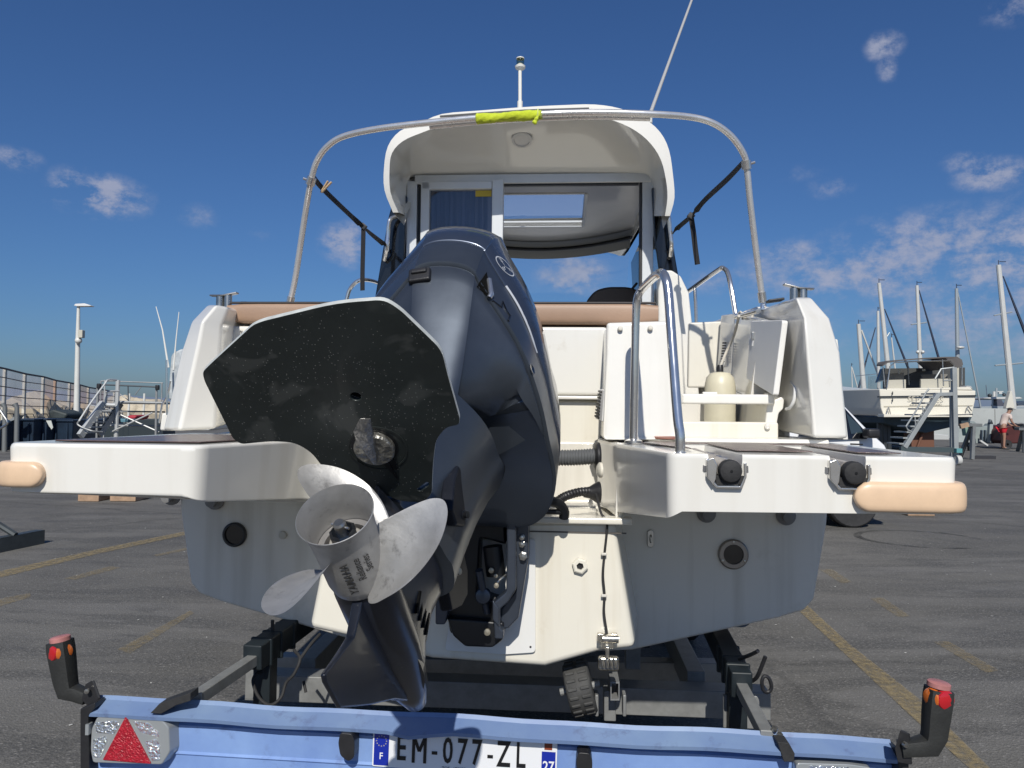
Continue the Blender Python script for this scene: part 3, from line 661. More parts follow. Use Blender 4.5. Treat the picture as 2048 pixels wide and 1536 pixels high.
def yacht():
    y = 30.0
    def p(a, b, d=0.0): return P(a, b, y+d)
    r = thing('motor_yacht', 'cream motor yacht with brown canopy propped ashore on stands, right of the boat', 'motor yacht', (p(1850, 890).x, y, 0))
    def pr(pts, d0, dv, name, m, bev=.03, par=None):
        f = [p(a, b, d0) for a, b in pts]; return MB().loft([f, [v+Vector((0, dv, 0)) for v in f]]).build(name, m, par or r, bevel=bev)
    # hull: transom, then forward and away to the left
    tr = [(1759, 778), (1952, 781), (1951, 800), (1944, 832), (1768, 832), (1762, 815)]
    rings = []
    f = [p(a, b, 0) for a, b in tr]
    for d, sx, dz in ((0, 1, 0), (4, 1.0, .05), (8, .75, .35), (11.5, .12, .8)):
        c = p(1855, 800); rings.append([Vector((c.x+(v.x-c.x)*sx-d*.10, v.y+d, v.z+dz)) for v in f])
    MB().loft(rings).build('hull', YM, r, bevel=.04)
    bt = [(1766, 833), (1945, 833), (1938, 848), (1900, 855), (1852, 866), (1790, 852), (1768, 846)]
    g = [p(a, b, .25) for a, b in bt]; c = p(1855, 840)
    MB().loft([[Vector((c.x+(v.x-c.x)*sx-d*.10, v.y+d, v.z+dz)) for v in g] for d, sx, dz in ((0, 1, 0), (6, .95, -.05), (10.5, .2, .5))]).build('keel_bottom', ANTI, r, bevel=.03)
    pr([(1757, 792), (1953, 790), (1953, 793), (1757, 795)], -.06, .1, 'rubbing_strake', YD, 0); pr([(1768, 812), (1946, 810), (1945, 812), (1768, 814)], -.02, .05, 'crease', mat('crease_tan', (.45, .42, .34), .5), 0)
    pr([(1768, 828), (1900, 832), (1945, 830), (1944, 834), (1768, 834)], -.5, .5, 'bathing_platform', YM, .01)
    pr([(1762, 779), (1775, 777), (1940, 774), (1946, 780)], .02, .5, 'deck_edge', YM, .02)
    for a, b in ((1772, 1777), (1782, 1777)): MB().tube([p(a, 831, -.1), p(b, 814, -.1)], .02, 6).build('ladder_leg', STEELD, r)
    for a, b in ((1933, 1936), (1943, 1936)): MB().tube([p(a, 822, -.1), p(b, 812, -.1)], .02, 6).build('ladder_leg', STEELD, r)
    MB().tube([p(1768, 834, -.3), p(1945, 829, -.3)], .03, 6).build('platform_rail', STEELD, r)
    # cockpit: dark inside, grey cloth, cream screens
    BRN = mat('canopy_brown', (.10, .092, .088), .75, var=(1.5, .15)); GRYC = mat('cockpit_grey', (.20, .19, .17), .6, var=(1.2, .1)); CRM = mat('cockpit_cream', (.46, .44, .37), .5)
    pr([(1770, 777), (1930, 774), (1930, 735), (1770, 737)], 2.2, .2, 'cabin_bulkhead', mat('saloon_dark', (.06, .062, .06), .5, var=(1, .3)), 0)
    pr([(1775, 778), (1812, 777), (1812, 759), (1775, 760)], .35, .1, 'screen', CRM, .01); pr([(1842, 776), (1915, 774), (1915, 757), (1842, 758)], .35, .1, 'screen', CRM, .01)
    pr([(1770, 761), (1808, 759), (1808, 745), (1770, 748)], 1.2, .1, 'side_curtain', GRYC, 0); pr([(1845, 757), (1895, 756), (1895, 748), (1845, 749)], 1.6, .1, 'seat', GRYC, 0)
    pr([(1798, 739), (1803, 738), (1801, 747), (1797, 747)], 1.0, .05, 'notice', CRM, 0); pr([(1845, 738), (1851, 738), (1851, 742), (1846, 742)], 1.0, .05, 'notice', CRM, 0)
    pr([(1912, 775), (1918, 775), (1918, 728), (1908, 738), (1911, 745)], .9, .3, 'canopy_side', CRM, 0)
    pr([(1755, 765), (1768, 762), (1770, 736), (1764, 738)], .8, .2, 'canopy_side', mat('window_blue', (.12, .16, .19), .2), 0)
    top_ = [p(*a) for a in ((1765, 733), (1775, 726), (1800, 722), (1850, 718), (1890, 716), (1915, 716), (1924, 722), (1926, 730))]
    MB().loft([[v, v+Vector((0, 0, .05)), v+Vector((0, .5+k*.28, .08)), v+Vector((0, .5+k*.28, .05))] for k, v in enumerate(top_)]).build('canopy', BRN, r, sharp=60)
    pr([(1892, 717), (1915, 716), (1925, 722), (1926, 733), (1912, 737), (1905, 729)], -.05, 2.2, 'canopy_flap', BRN, .01)
    for pts in ([(1774, 776), (1780, 733), (1790, 725), (1850, 722), (1900, 721), (1908, 728), (1911, 774)], [(1815, 723), (1818, 770)], [(1885, 719), (1887, 772)], [(1924, 730), (1924, 770)], [(1766, 734), (1770, 775)]):
        MB().tube([p(a, b, -.05) for a, b in pts], .025, 6).build('canopy_tube', STEELD if pts[0][0] != 1815 else YD, r)
    pr([(1930, 776), (1935, 771), (1943, 772), (1947, 779), (1940, 783), (1934, 781)], .3, .5, 'outboard_cover', mat('cover_grey', (.35, .36, .36), .5), .03); pr([(1937, 776), (1945, 777), (1944, 781), (1938, 780)], .27, .1, 'cover_mark', YD, 0)
    # side fenders and rails seen down the port side
    for a, b, l in ((1737, 800, .6), (1752, 808, .9)): MB().loft([[p(a-6, b-18, 2), p(a+3, b-15, 2), p(a+4, b+12, 2), p(a-4, b+16, 2)], [v+Vector((.1, .6, 0)) for v in (p(a-6, b-18, 2), p(a+3, b-15, 2), p(a+4, b+12, 2), p(a-4, b+16, 2))]]).build('fender_cover', mat('fender_dark', (.07, .075, .075), .6), r, bevel=.05)
    for k in range(6):
        MB().tube([p(1738+k*4, 783-k, 3+k), p(1738+k*4, 752, 3+k)], .015, 6).build('stanchion', STEELD, r)
    MB().tube([p(1712, 752, 10), p(1762, 747, 2)], .015, 6).build('guard_rail', STEELD, r)
    # faded lettering and scroll on the transom
    LT = mat('faded_letter', (.54, .51, .43), .6)
    o = p(1852, 798, -.07)
    vs, fs = text_mesh('SEPT  ILES', .26, 0, 1.25, 'CENTER', 2)
    MB().add([o+Vector((v.x, 0, v.y)) for v in vs], fs).build('lettering', LT, r, recalc=False, flat=True)
    for sx in (-1, 1):
        MB().tube([p(1852+sx*(14+k*1.3), 808+1.6*math.sin(k*1.5), -.07) for k in range(15)], .014, 5).build('scroll', LT, r)
    for a, b in ((1785, 800), (1785, 786)): MB().tube([p(a, b-3, -.07), p(a+.6, b, -.07), p(a-.4, b+4, -.07)], .02, 5).build('fitting', YD, r)
    # stands, rudders
    for a in (1758, 1768, 1776, 1938): 
        MB().beam(p(a, 846, .8), Vector((p(a+2, 880, .8).x, y+.8, 0)), .14, .14, (0, 1, 0)).build('stand_leg', YD, r)
    MB().tube([p(1848, 860, .5), Vector((p(1846, 880).x, y+.5, .0))], .05, 8).build('keel_stand', mat('stand_rust', (.14, .06, .035), .7), r); MB().box((p(1862, 870).x, y+.9, .5), (.9, .6, .9)).build('keel_block', mat('stand_rust', (.14, .06, .035), .7), r)
    pr([(1800, 856), (1822, 852), (1835, 858), (1860, 880), (1862, 893), (1818, 893)], 1.5, 1.5, 'rudder_cover', YD, .05)
yacht()
# masts of the sailing boats moored beyond the quay, each with its stay
MAST = mat('mast_alloy', (.60, .60, .57), .4, .2, var=(1, .08)); MASTG = mat('mast_grey', (.36, .40, .42), .4, .3); STAY = mat('stay_dark', (.02, .03, .06), .6)
def sail_mast(foot, head, y, r, stay, label, m=MAST, spread=None, extra=()):
    a, b = P(*foot, y), P(*head, y); a.z = max(a.z, .3)
    th = thing('sailing_boat_mast', label, 'mast', (a.x, a.y, 0), group='masts rising behind the quay')
    MB().tube([Vector((a.x, a.y, 0)), a, b], [r*1.15, r*1.1, r*.8], 10).build('mast', m, th)
    MB().tube([b, b+Vector((0, 0, .35))], .03, 6).build('masthead', STAY, th); MB().box(b+Vector((r*1.5, 0, .25)), (r*2.2, .05, .05)).build('wind_vane', STAY, th)
    if stay: MB().tube([P(*stay[0], y), P(*stay[1], y)], [.04, stay[2]], 6).build('stay', STAY if len(stay) < 4 else stay[3], th)
    for (x0, y0, x1, y1, rr) in (spread or []): MB().tube([P(x0, y0, y), P(x1, y1, y)], rr, 6).build('spreader', MASTG, th)
    for (x0, y0, x1, y1, rr, mm) in extra: MB().tube([P(x0, y0, y), P(x1, y1, y)], rr, 6).build('stay', mm, th)
    return th
sail_mast((1776, 735), (1758, 566), 60, .17, ((1769, 618), (1826, 760), .10), 'white mast leaning left, tall one behind the left end of the yacht', spread=[(1774, 673, 1779, 665, .05)])
m2 = sail_mast((1841, 740), (1834, 571), 60, .15, ((1838, 580), (1890, 760), .11), 'white mast rising behind the middle of the yacht canopy with a dark stay', spread=[(1822, 649, 1853, 645, .05)])
for x in (1835.5, 1845.5): MB().ball(P(x, 704, 59.8), .14, n=10, m=6).build('radar_ball', MAST, m2)
sail_mast((1916, 780), (1913, 577), 58, .15, ((1916, 585), (1962, 818), .07, MASTG), 'grey mast rising behind the right end of the yacht canopy', MASTG)
md = sail_mast((2026, 815), (1997, 530), 56, .21, ((2006, 552), (2060, 690), .13), 'tallest white mast at the far right of the photo with a dark furled stay', spread=[(1988, 631, 2024, 624, .05), (1990, 731, 2046, 726, .06)])
sail_mast((1731, 824), (1717, 648), 62, .20, None, 'white mast leaning left just beside the right stern quarter', extra=[(1723, 660, 1757, 752, .07, MAST)])
sail_mast((1757, 750), (1756, 622), 64, .13, ((1751, 655), (1706, 815), .09), 'short straight white mast between the two leaning masts at left of the yacht')
sail_mast((1706, 815), (1703, 733), 80, .06, None, 'thin distant white mast nearest the right stern quarter', extra=[(1704, 735, 1725, 812, .06, MAST)])
sail_mast((1791, 745), (1783, 675), 66, .07, None, 'thin white whip mast behind the left end of the yacht canopy')
q = MB(); f = [P(x, y_, 55.6) for x, y_ in ((2012, 817), (2030, 817), (2027, 800), (2024, 782), (2021, 782), (2016, 800))]
q.loft([f, [p+Vector((0, .4, 0)) for p in f]]); q.build('sail_cover', mat('sail_cream', (.6, .58, .5), .8), None, 'cream sail cover bundled round the foot of the tallest mast', 'sail cover', bevel=.1)
lp2 = P(1921, 695, 57.5); MB().ball(lp2, .30, .2, .11, n=14, m=8).build('radar_dome', MAST, None, 'white radar dome on the grey mast above the yacht canopy', 'radar')
# motor cruiser beyond the quay: its hard top and domes show over the wall
def cruiser():
    y = 58.0
    def p(a, b, d=0.0): return P(a, b, y+d)
    r = thing('motor_cruiser', 'white cruiser beyond the quay wall, only its flat top with two dark domes showing', 'boat', (p(2010, 815).x, y, 0))
    f = [p(1966, 796.5), p(1985, 794), p(2040, 794), p(2046, 797), p(2030, 798.5), p(1985, 798.5)]
    MB().loft([f, [v+Vector((0, 3, 0)) for v in f]]).build('hard_top', MAST, r, bevel=.03)
    for a, b, rr in ((1979.5, 791, .15), (2008, 789.5, .13)): MB().ball(p(a, b, 1), rr*1.0, n=12, m=8).build('dome', YD, r)
    f = [p(1992, 812), p(1995, 798), p(2002, 798), p(2010, 812)]; MB().loft([f, [v+Vector((0, .6, 0)) for v in f]]).build('arch', mat('arch_dark', (.08, .085, .11), .4), r)
    MB().tube([p(1985, 816), p(1985, 798)], .06, 6).build('post', MASTG, r); MB().tube([p(1988, 795, 1), p(1988, 783, 1)], .10, 8).build('mast', MAST, r); MB().tube([p(1993, 795, 1), p(1993, 776, 1)], .07, 8).build('mast', MASTG, r)
    MB().beam(p(1994, 783, 1), p(2006, 783, 1), .1, .06).build('radar_arm', MAST, r); MB().beam(p(1997, 786, 1), p(2003, 786, 1), .15, .12).build('radar_arm', MAST, r)
    MB().tube([p(1974, 793, 1), p(1972, 770, 1)], .03, 6).build('aerial', MAST, r)
    f = [p(1960, 825), p(2060, 825), p(2062, 812), p(1962, 813)]; MB().loft([f, [v+Vector((0, 4, 0)) for v in f]]).build('superstructure', MASTG, r, bevel=.05)
cruiser()
def runabout():
    y = 60.0
    f = [P(a, b, y) for a, b in ((2036, 812), (2062, 812), (2066, 805), (2050, 802), (2034, 806))]
    r = MB().loft([f, [v+Vector((0, 2, 0)) for v in f]]).build('launch', mat('launch_blue', (.05, .07, .10), .4), None, 'dark blue launch top showing over the quay at the right edge of the photo', 'boat', bevel=.05)
    f = [P(a, b, y-.1) for a, b in ((2030, 812), (2048, 811), (2048, 815), (2030, 815))]; MB().loft([f, [v+Vector((0, 1, 0)) for v in f]]).build('bow', MAST, r)
runabout()
# low craft seen under and beside the yacht
for i, (pts, y, m, l) in enumerate(([[(1712, 824), (1745, 826), (1742, 832), (1714, 834)], 50, MAST, 'small white dinghy hull on the quay left of the yacht'], [[(1790, 862), (1808, 858), (1835, 862), (1838, 884), (1792, 884)], 44, MAST, 'white hull of a boat seen under the yacht, left of centre'], [[(1842, 862), (1862, 866), (1898, 870), (1900, 884), (1845, 885)], 45, mat('hull_grey', (.42, .43, .42), .5), 'grey hull of a small boat seen under the yacht, right of centre'], [[(1700, 815), (1722, 812), (1728, 820), (1702, 824)], 54, YD, 'dark cabin roof beyond the car, left of the yacht'], [[(1775, 845), (1800, 850), (1798, 860), (1778, 862)], 46, MAST, 'white bow under the left side of the yacht'])):
    f = [P(a, b, y) for a, b in pts]; q = MB().loft([f, [v+Vector((0, 2.5, 0)) for v in f]]).build('small_boat', m, None, l, 'boat', bevel=.06)
    MB().beam(f[0]+Vector((.1, -.03, .02)), f[1]+Vector((-.1, -.03, .02)), .05, .07).build('gunwale', YD if m is not YD else MAST, q)
# mobile boarding stairs against the yacht
def stairs():
    y = 22.0; GS = mat('stairs_grey', (.33, .35, .35), .5, .35, var=(3, .12))
    r = thing('boarding_stairs', 'grey steel boarding stairs on wheels standing against the cream yacht', 'stairs', (P(1890, 895, y).x, y, 0))
    def t(pts, rad, n='tube', d=0.0): MB().tube([P(a, b, y+d) for a, b in pts], rad, 8).build(n, GS, r)
    def bm(a, b, w, h, n, d=0.0): MB().beam(P(*a, y+d), P(*b, y+d), w, h, (0, 1, 0)).build(n, GS, r, bevel=.008)
    p0 = P(1907, 735, y); MB().beam(Vector((P(1911, 890, y).x, y, 0.1)), p0, .13, .13, (0, 1, 0)).build('column', GS, r, bevel=.01)
    MB().beam(Vector((P(1904, 890, y+.8).x, y+.8, 0.1)), P(1903, 780, y+.8), .09, .09, (0, 1, 0)).build('column', GS, r)
    bm((1808, 895), (1874, 790), .12, .16, 'stringer'); bm((1812, 893), (1868, 797), .06, .12, 'stringer', .75)
    for k in range(9):
        t_ = (k+.5)/9; a = P(1808+66*t_, 895-105*t_, y); MB().box(a+Vector((-.05, .38, .02)), (.26, .75, .04)).build('stair_tread', GS, r)
    bm((1873, 789), (1906, 788), .10, .10, 'platform_beam'); MB().box((P(1889, 788, y).x, y+.4, P(1889, 787, y).z), (.5, .8, .04)).build('landing', GS, r)
    t([(1829, 866), (1816, 860), (1812, 853), (1832, 822), (1852, 785), (1858, 778)], .024, 'handrail'); t([(1870, 758), (1882, 738), (1908, 735)], .026, 'handrail'); t([(1886, 761), (1908, 761)], .022, 'handrail'); t([(1882, 788), (1882, 777)], .02, 'rail_post')
    for a in (1832, 1847): t([(a, 862-(a-1832)*1.6), (a-2, 834-(a-1832)*1.5)], .016, 'rail_post')
    MB().beam(P(1800, 898, y), P(1912, 900, y), .12, .14).build('base_beam', mat('stairs_dark', (.05, .07, .075), .5), r)
    c = P(1916, 906, y-.1); MB().box(P(1915, 901, y-.1), (.16, .2, .12)).build('wheel_fork', mat('fork_teal', (.10, .28, .30), .5), r); MB().lathe([(.04, -.05), (.13, -.06), (.14, 0), (.13, .06), (.04, .05)], (c.x, c.y, .14), (1, 0, 0), 18).build('wheel', mat('wheel_white', (.5, .5, .48), .5), r)
    o = P(1806, 893, y); MB().lathe([(.04, -.05), (.13, -.06), (.14, 0), (.13, .06), (.04, .05)], (o.x, y-.1, .14), (1, 0, 0), 18).build('wheel', RUBBER, r)
stairs()
# trestles
def trestle(foot_l, foot_r, top_, y, label, m):
    t0 = P(*top_, y); a, b = P(*foot_l, y), P(*foot_r, y); a.z = b.z = 0
    r = thing('trestle', label, 'trestle', (t0.x, y, 0), group='boat trestles on the yard')
    for c, dy in ((a, -.3), (b, .3), (b+Vector((-.15, .8, 0)), .0)): MB().beam(c+Vector((0, dy, 0)), t0+Vector((0, dy*.3, 0)), .10, .10, (0, 1, 0)).build('leg', m, r)
    MB().box(t0, (.5, .3, .10)).build('head', m, r, bevel=.01); MB().box(b+Vector((.25, .2, .05)), (.7, .25, .10)).build('foot', mat('trestle_dark', (.03, .03, .035), .6), r)
    MB().beam(a.lerp(t0, .4), b.lerp(t0, .4), .05, .05).build('brace', m, r)
TG = mat('trestle_grey', (.17, .18, .18), .55, .3, var=(3, .2))
trestle((1933, 913), (1958, 914), (1944, 850), 25.0, 'grey trestle standing right of the yacht with a splayed dark foot', TG)
trestle((2038, 900), (2070, 900), (2046, 858), 30.0, 'grey trestle at the right edge of the photo beside the tractor', TG)
MB().beam(P(1920, 853, 24.6), P(1936, 849, 24.6), .10, .14).build('wooden_wedge', WOOD, None, 'pale wooden plank end on the trestle right of the yacht', 'plank')
def toolboard():
    y = 26.0; f = [P(a, b, y) for a, b in ((1930, 851), (1948, 850), (1950, 868), (1933, 872))]
    r = MB().loft([f, [p+Vector((0, .25, 0)) for p in f]]).build('crate_stack', mat('crate_green', (.22, .34, .27), .6, var=(5, .45)), None, 'green and white crate behind the trestle right of the yacht', 'crate', bevel=.02)
    f = [P(a, b, y-.02) for a, b in ((1937, 866), (1944, 866), (1943, 884), (1938, 886))]; MB().loft([f, [p+Vector((0, .2, 0)) for p in f]]).build('bag', mat('bag_white', (.62, .63, .6), .7), r, bevel=.03)
toolboard()
def cradle_bits():
    y = 34.0; GB = mat('cradle_grey', (.33, .37, .37), .55, var=(2, .15))
    r = thing('boat_cradle', 'grey empty boat cradle with pointed posts in front of the quay wall', 'cradle', (P(1968, 888, y).x, y, 0))
    def pr(pts, dv, n, m=GB, d=0.0):
        f = [P(a, b, y+d) for a, b in pts]; MB().loft([f, [p+Vector((0, dv, 0)) for p in f]]).build(n, m, r, bevel=.02)
    pr([(1912, 885), (1935, 885), (1935, 855), (1912, 855)], .2, 'panel'); pr([(1940, 887), (1985, 887), (1986, 848), (1978, 847), (1974, 852), (1960, 852), (1948, 842), (1940, 844)], .3, 'panel', mat('cradle_panel', (.24, .28, .28), .6, var=(2, .2)), .6)
    for a in (1964, 1971): pr([(a, 884), (a+3, 884), (a+3, 860), (a, 860)], .15, 'upright', mat('cradle_blue', (.09, .12, .15), .5))
    pr([(1978, 886), (1985, 886), (1987, 848), (1982, 838), (1980, 850)], .2, 'post', GB, -.2); pr([(1980, 848), (1987, 848), (1984, 839)], .22, 'post_cap', YD, -.22)
    MB().beam(P(1960, 881, 30), P(1975, 891, 30), .08, .06).build('bar', MAST, r)
cradle_bits()
def slat_gate():
    y = 35.5; r = thing('slatted_pallet', 'white slatted pallet standing behind the worker', 'pallet', (P(1995, 886, y).x, y, 0))
    for k in range(6):
        a, b = P(1987, 852+k*6.2, y), P(2003, 852.5+k*6.2, y); MB().beam(a, b, .06, .085).build('slat', mat('pallet_white', (.62, .62, .6), .6), r)
    for a in (1986.5, 2003): MB().beam(P(a, 887, y+.1), P(a, 849, y+.1), .06, .08, (0, 1, 0)).build('upright', YD, r)
slat_gate()
def tractor():
    y = 33.0; TR = mat('tractor_maroon', (.07, .018, .016), .5, var=(2, .3))
    r = thing('yard_tractor', 'small dark maroon yard tractor beside the man in red shorts', 'tractor', (P(2025, 892, y).x, y, 0))
    f = [P(a, b, y) for a, b in ((2004, 882), (2006, 862), (2013, 852), (2026, 850), (2030, 858), (2062, 860), (2062, 886), (2010, 888))]
    MB().loft([f, [p+Vector((0, 1.1, 0)) for p in f]]).build('body', TR, r, bevel=.06)
    f = [P(a, b, y-.1) for a, b in ((2026, 850), (2034, 846), (2062, 848), (2062, 858), (2030, 858))]; MB().loft([f, [p+Vector((0, 1.2, 0)) for p in f]]).build('bonnet', YD, r, bevel=.06)
    for a in (2013, 2060):
        o = P(a, 887, y-.15); o.z = .20
        ty = MB().lathe([(.09, -.08), (.19, -.09), (.20, -.06), (.20, .06), (.19, .09), (.09, .08)], o, (0, 1, 0), 24).build('tyre', RUBBER, r); MB().lathe([(.09, -.06), (.05, -.08), (.0, -.08)], o, (0, 1, 0), 16).build('rim', TR, ty)
    MB().tube([P(2040+8*math.cos(k*.5), 849+2.4*math.sin(k*.5), y-.1+.1*math.sin(k*.5)) for k in range(13)], .03, 6).build('steering_wheel', mat('wheel_grey', (.2, .2, .2), .5), r)
    MB().tube([P(2030, 858, y), P(2036, 848, y)], .03, 6).build('steering_column', YD, r); MB().tube([P(2003, 881, y-.1), P(2012, 876, y-.1)], .03, 6).build('step', YD, r)
tractor()
# ---- the yard worker, bending over the tractor
def skin_mesh(name, verts, edges, radii, m, parent, sub=2):
    me = bpy.data.meshes.new(name); off = base_of(parent)
    me.from_pydata([tuple(Vector(v)-off) for v in verts], edges, []); o = bpy.data.objects.new(name, me); C.objects.link(o); o.parent = parent
    sk = o.modifiers.new('skin', 'SKIN'); sk.use_smooth_shade = True
    for i, r in enumerate(radii): me.skin_vertices[0].data[i].radius = (r, r) if not isinstance(r, tuple) else r
    me.skin_vertices[0].data[0].use_root = True
    s = o.modifiers.new('sub', 'SUBSURF'); s.levels = s.render_levels = sub
    me.materials.append(m); return o
def worker():
    y = 32.4
    o = P(2006, 886, y); X = o.x
    r = thing('person', 'man in red shorts and dark cap leaning forward with both hands on the tractor', 'person', (X, y, 0))
    SK = mat('skin', (.32, .18, .125), .5); SH = mat('shirt_pale', (.58, .48, .43), .8, var=(6, .1)); RD = mat('shorts_red', (.55, .015, .03), .7); DK = mat('cap_dark', (.025, .02, .02), .7)
    def v(dx, dy, z): return (X+dx, y+dy, z)
    V = [v(-.02, 0, .93), v(.02, 0, 1.12), v(.10, 0, 1.32), v(.20, 0, 1.46), v(.245, 0, 1.53), v(.29, 0, 1.60), v(.30, 0, 1.69),
         v(-.03, -.09, .86), v(-.01, -.10, .50), v(-.03, -.10, .10), v(.10, -.11, .05), v(-.02, .09, .86), v(.06, .10, .50), v(.02, .10, .10), v(.15, .11, .05),
         v(.19, -.17, 1.42), v(.25, -.21, 1.16), v(.42, -.19, 1.00), v(.50, -.17, .98), v(.19, .17, 1.42), v(.28, .21, 1.17), v(.45, .18, 1.02), v(.53, .16, 1.0)]
    E = [(0, 1), (1, 2), (2, 3), (3, 4), (4, 5), (5, 6), (0, 7), (7, 8), (8, 9), (9, 10), (0, 11), (11, 12), (12, 13), (13, 14), (3, 15), (15, 16), (16, 17), (17, 18), (3, 19), (19, 20), (20, 21), (21, 22)]
    Rr = [.14, .13, .145, .13, .06, .09, .085, .10, .062, .042, .04, .10, .062, .042, .04, .065, .047, .036, .035, .065, .047, .036, .035]
    skin_mesh('body', V, E, Rr, SK, r)
    skin_mesh('shirt', [V[0], V[1], V[2], V[3], v(.22, 0, 1.49), V[15], v(.225, -.195, 1.27), V[19], v(.24, .195, 1.27)], [(0, 1), (1, 2), (2, 3), (3, 4), (3, 5), (5, 6), (3, 7), (7, 8)], [.15, .15, .162, .145, .10, .085, .07, .085, .07], SH, r)
    skin_mesh('shorts', [v(-.02, 0, .96), V[7], v(-.02, -.10, .64), V[11], v(.03, .10, .64)], [(0, 1), (1, 2), (0, 3), (3, 4)], [.155, .125, .105, .125, .105], RD, r)
    h = Vector(V[5])+Vector((.02, 0, .03))
    MB().ball(h+Vector((0, 0, .06)), .105, .095, .075, n=16, m=8).build('cap', DK, r); MB().box(h+Vector((.14, 0, .05)), (.12, .14, .015)).build('cap_peak', DK, r, bevel=.005)
    MB().ball(h+Vector((.105, 0, -.01)), .018, .014, .02, n=8, m=6).build('nose', SK, r)
    for s in (-1, 1):
        MB().ball(h+Vector((.085, s*.035, .015)), .010, n=8, m=6).build('eye', DK, r); MB().ball(h+Vector((0, s*.09, .0)), .02, .008, .03, n=8, m=6).build('ear', SK, r)
        b0 = Vector(V[18 if s < 0 else 22])
        for k in range(4):
            st = b0+Vector((.01, (k-1.5)*.018, 0)); skp = [st, st+Vector((.045, 0, .0)), st+Vector((.07-.004*abs(k-1), 0, -.025))]; MB().tube(skp, [.011, .010, .007], 6).build('finger', SK, r)
        st = b0+Vector((-.01, -s*.03, 0)); MB().tube([st, st+Vector((.03, -s*.02, -.01))], [.012, .008], 6).build('thumb', SK, r)
    for i in (10, 14): MB().ball(Vector(V[i])+Vector((.0, 0, -.0)), .13, .05, .05, n=12, m=6).build('shoe', mat('shoe_dark', (.05, .05, .05), .6), r)
worker()
# ---- white car parked beyond the starboard quarter
def car():
    WC = mat('car_white', (.74, .75, .76), .25, coat=.6); y = 9.6
    a = P(1700, 1040, y); X = P(1800, 900, y).x+.02
    r = thing('parked_car', 'white parked car almost hidden behind the right stern quarter, bonnet and dark side window showing', 'car', (X-2.0, y+.85, 0))
    def c(px, py, d=0.0): q = P(px, py, y+d); return q
    hood = c(1776, 890); apex = c(1690, 798); x0 = X
    # side profile (x, z): nose at the right, tail away to the left
    prof = [(X-.05, .28), (X+.0, .45), (X-.02, .70), (X-.10, .83), (hood.x-.02, hood.z), (c(1745, 862).x, c(1745, 862).z), (apex.x, apex.z), (apex.x-.45, apex.z+.24), (apex.x-1.1, apex.z+.30), (apex.x-2.0, apex.z+.20), (apex.x-2.6, 1.15), (apex.x-2.75, .85), (apex.x-2.75, .35), (apex.x-2.6, .25)]
    f = [Vector((x, y, z)) for x, z in prof]
    def tum(p): return Vector((p.x, p.y+(.0 if p.z < .95 else min(.22, (p.z-.95)*.28)), p.z))
    MB().loft([[tum(p) for p in f], [Vector((p.x, y+1.7-(tum(p).y-y), p.z)) for p in f]]).build('body', WC, r, bevel=.05, seg=3)
    gl = [c(1696, 812), c(1742, 872), c(1736, 878), c(1660, 878), c(1600, 872), c(1620, 815)]
    MB().prism([Vector((p.x, y-.012+min(.22, max(0, (p.z-.95)*.28)), p.z)) for p in gl], (0, .01, 0)).build('side_window', BLACKG, r, bevel=.003)
    MB().prism([Vector((p.x, y-.02+min(.22, max(0, (p.z-.95)*.28)), p.z)) for p in (c(1700, 826), c(1724, 852), c(1728, 866), c(1705, 868))], (0, .006, 0)).build('window_pane', mat('car_glass', (.03, .045, .05), .05, coat=.8), r)
    MB().box(Vector((c(1735, 866).x, y-.10, c(1735, 866).z)), (.16, .18, .12)).build('mirror', BLACKP, r, bevel=.03)
    MB().beam(Vector((c(1700, 888).x, y-.012, c(1700, 888).z)), Vector((c(1724, 889).x, y-.012, c(1724, 889).z)), .02, .02).build('door_handle', BLACKP, r)
    for dx in (-.62, -2.9+.3):
        o = Vector((X+dx, y+.02, .31)); ty = MB().lathe([(.20, -.06), (.29, -.07), (.31, -.05), (.31, .13), (.29, .15)], o, (0, 1, 0), 28).build('tyre', RUBBER, r); MB().lathe([(.20, -.05), (.06, -.03), (.0, -.03)], o, (0, 1, 0), 20).build('rim', ALU, ty)
        o = Vector((X+dx, y+1.66, .31)); MB().lathe([(.0, -.06), (.29, -.07), (.31, -.05), (.31, .10), (.0, .1)], o, (0, 1, 0), 28).build('tyre', RUBBER, r)
    MB().box((X-1.6, y+.85, .30), (3.0, 1.66, .16)).build('underbody', BLACKP, r)
    MB().box((X-.02, y+.3, .62), (.10, .34, .14)).build('headlight', mat('headlight', (.7, .72, .75), .1, coat=.5), r, bevel=.03)
car()
block(1816, 1868, 1032, 1010, 'flat timber block on the asphalt beyond the right swim platform corner')
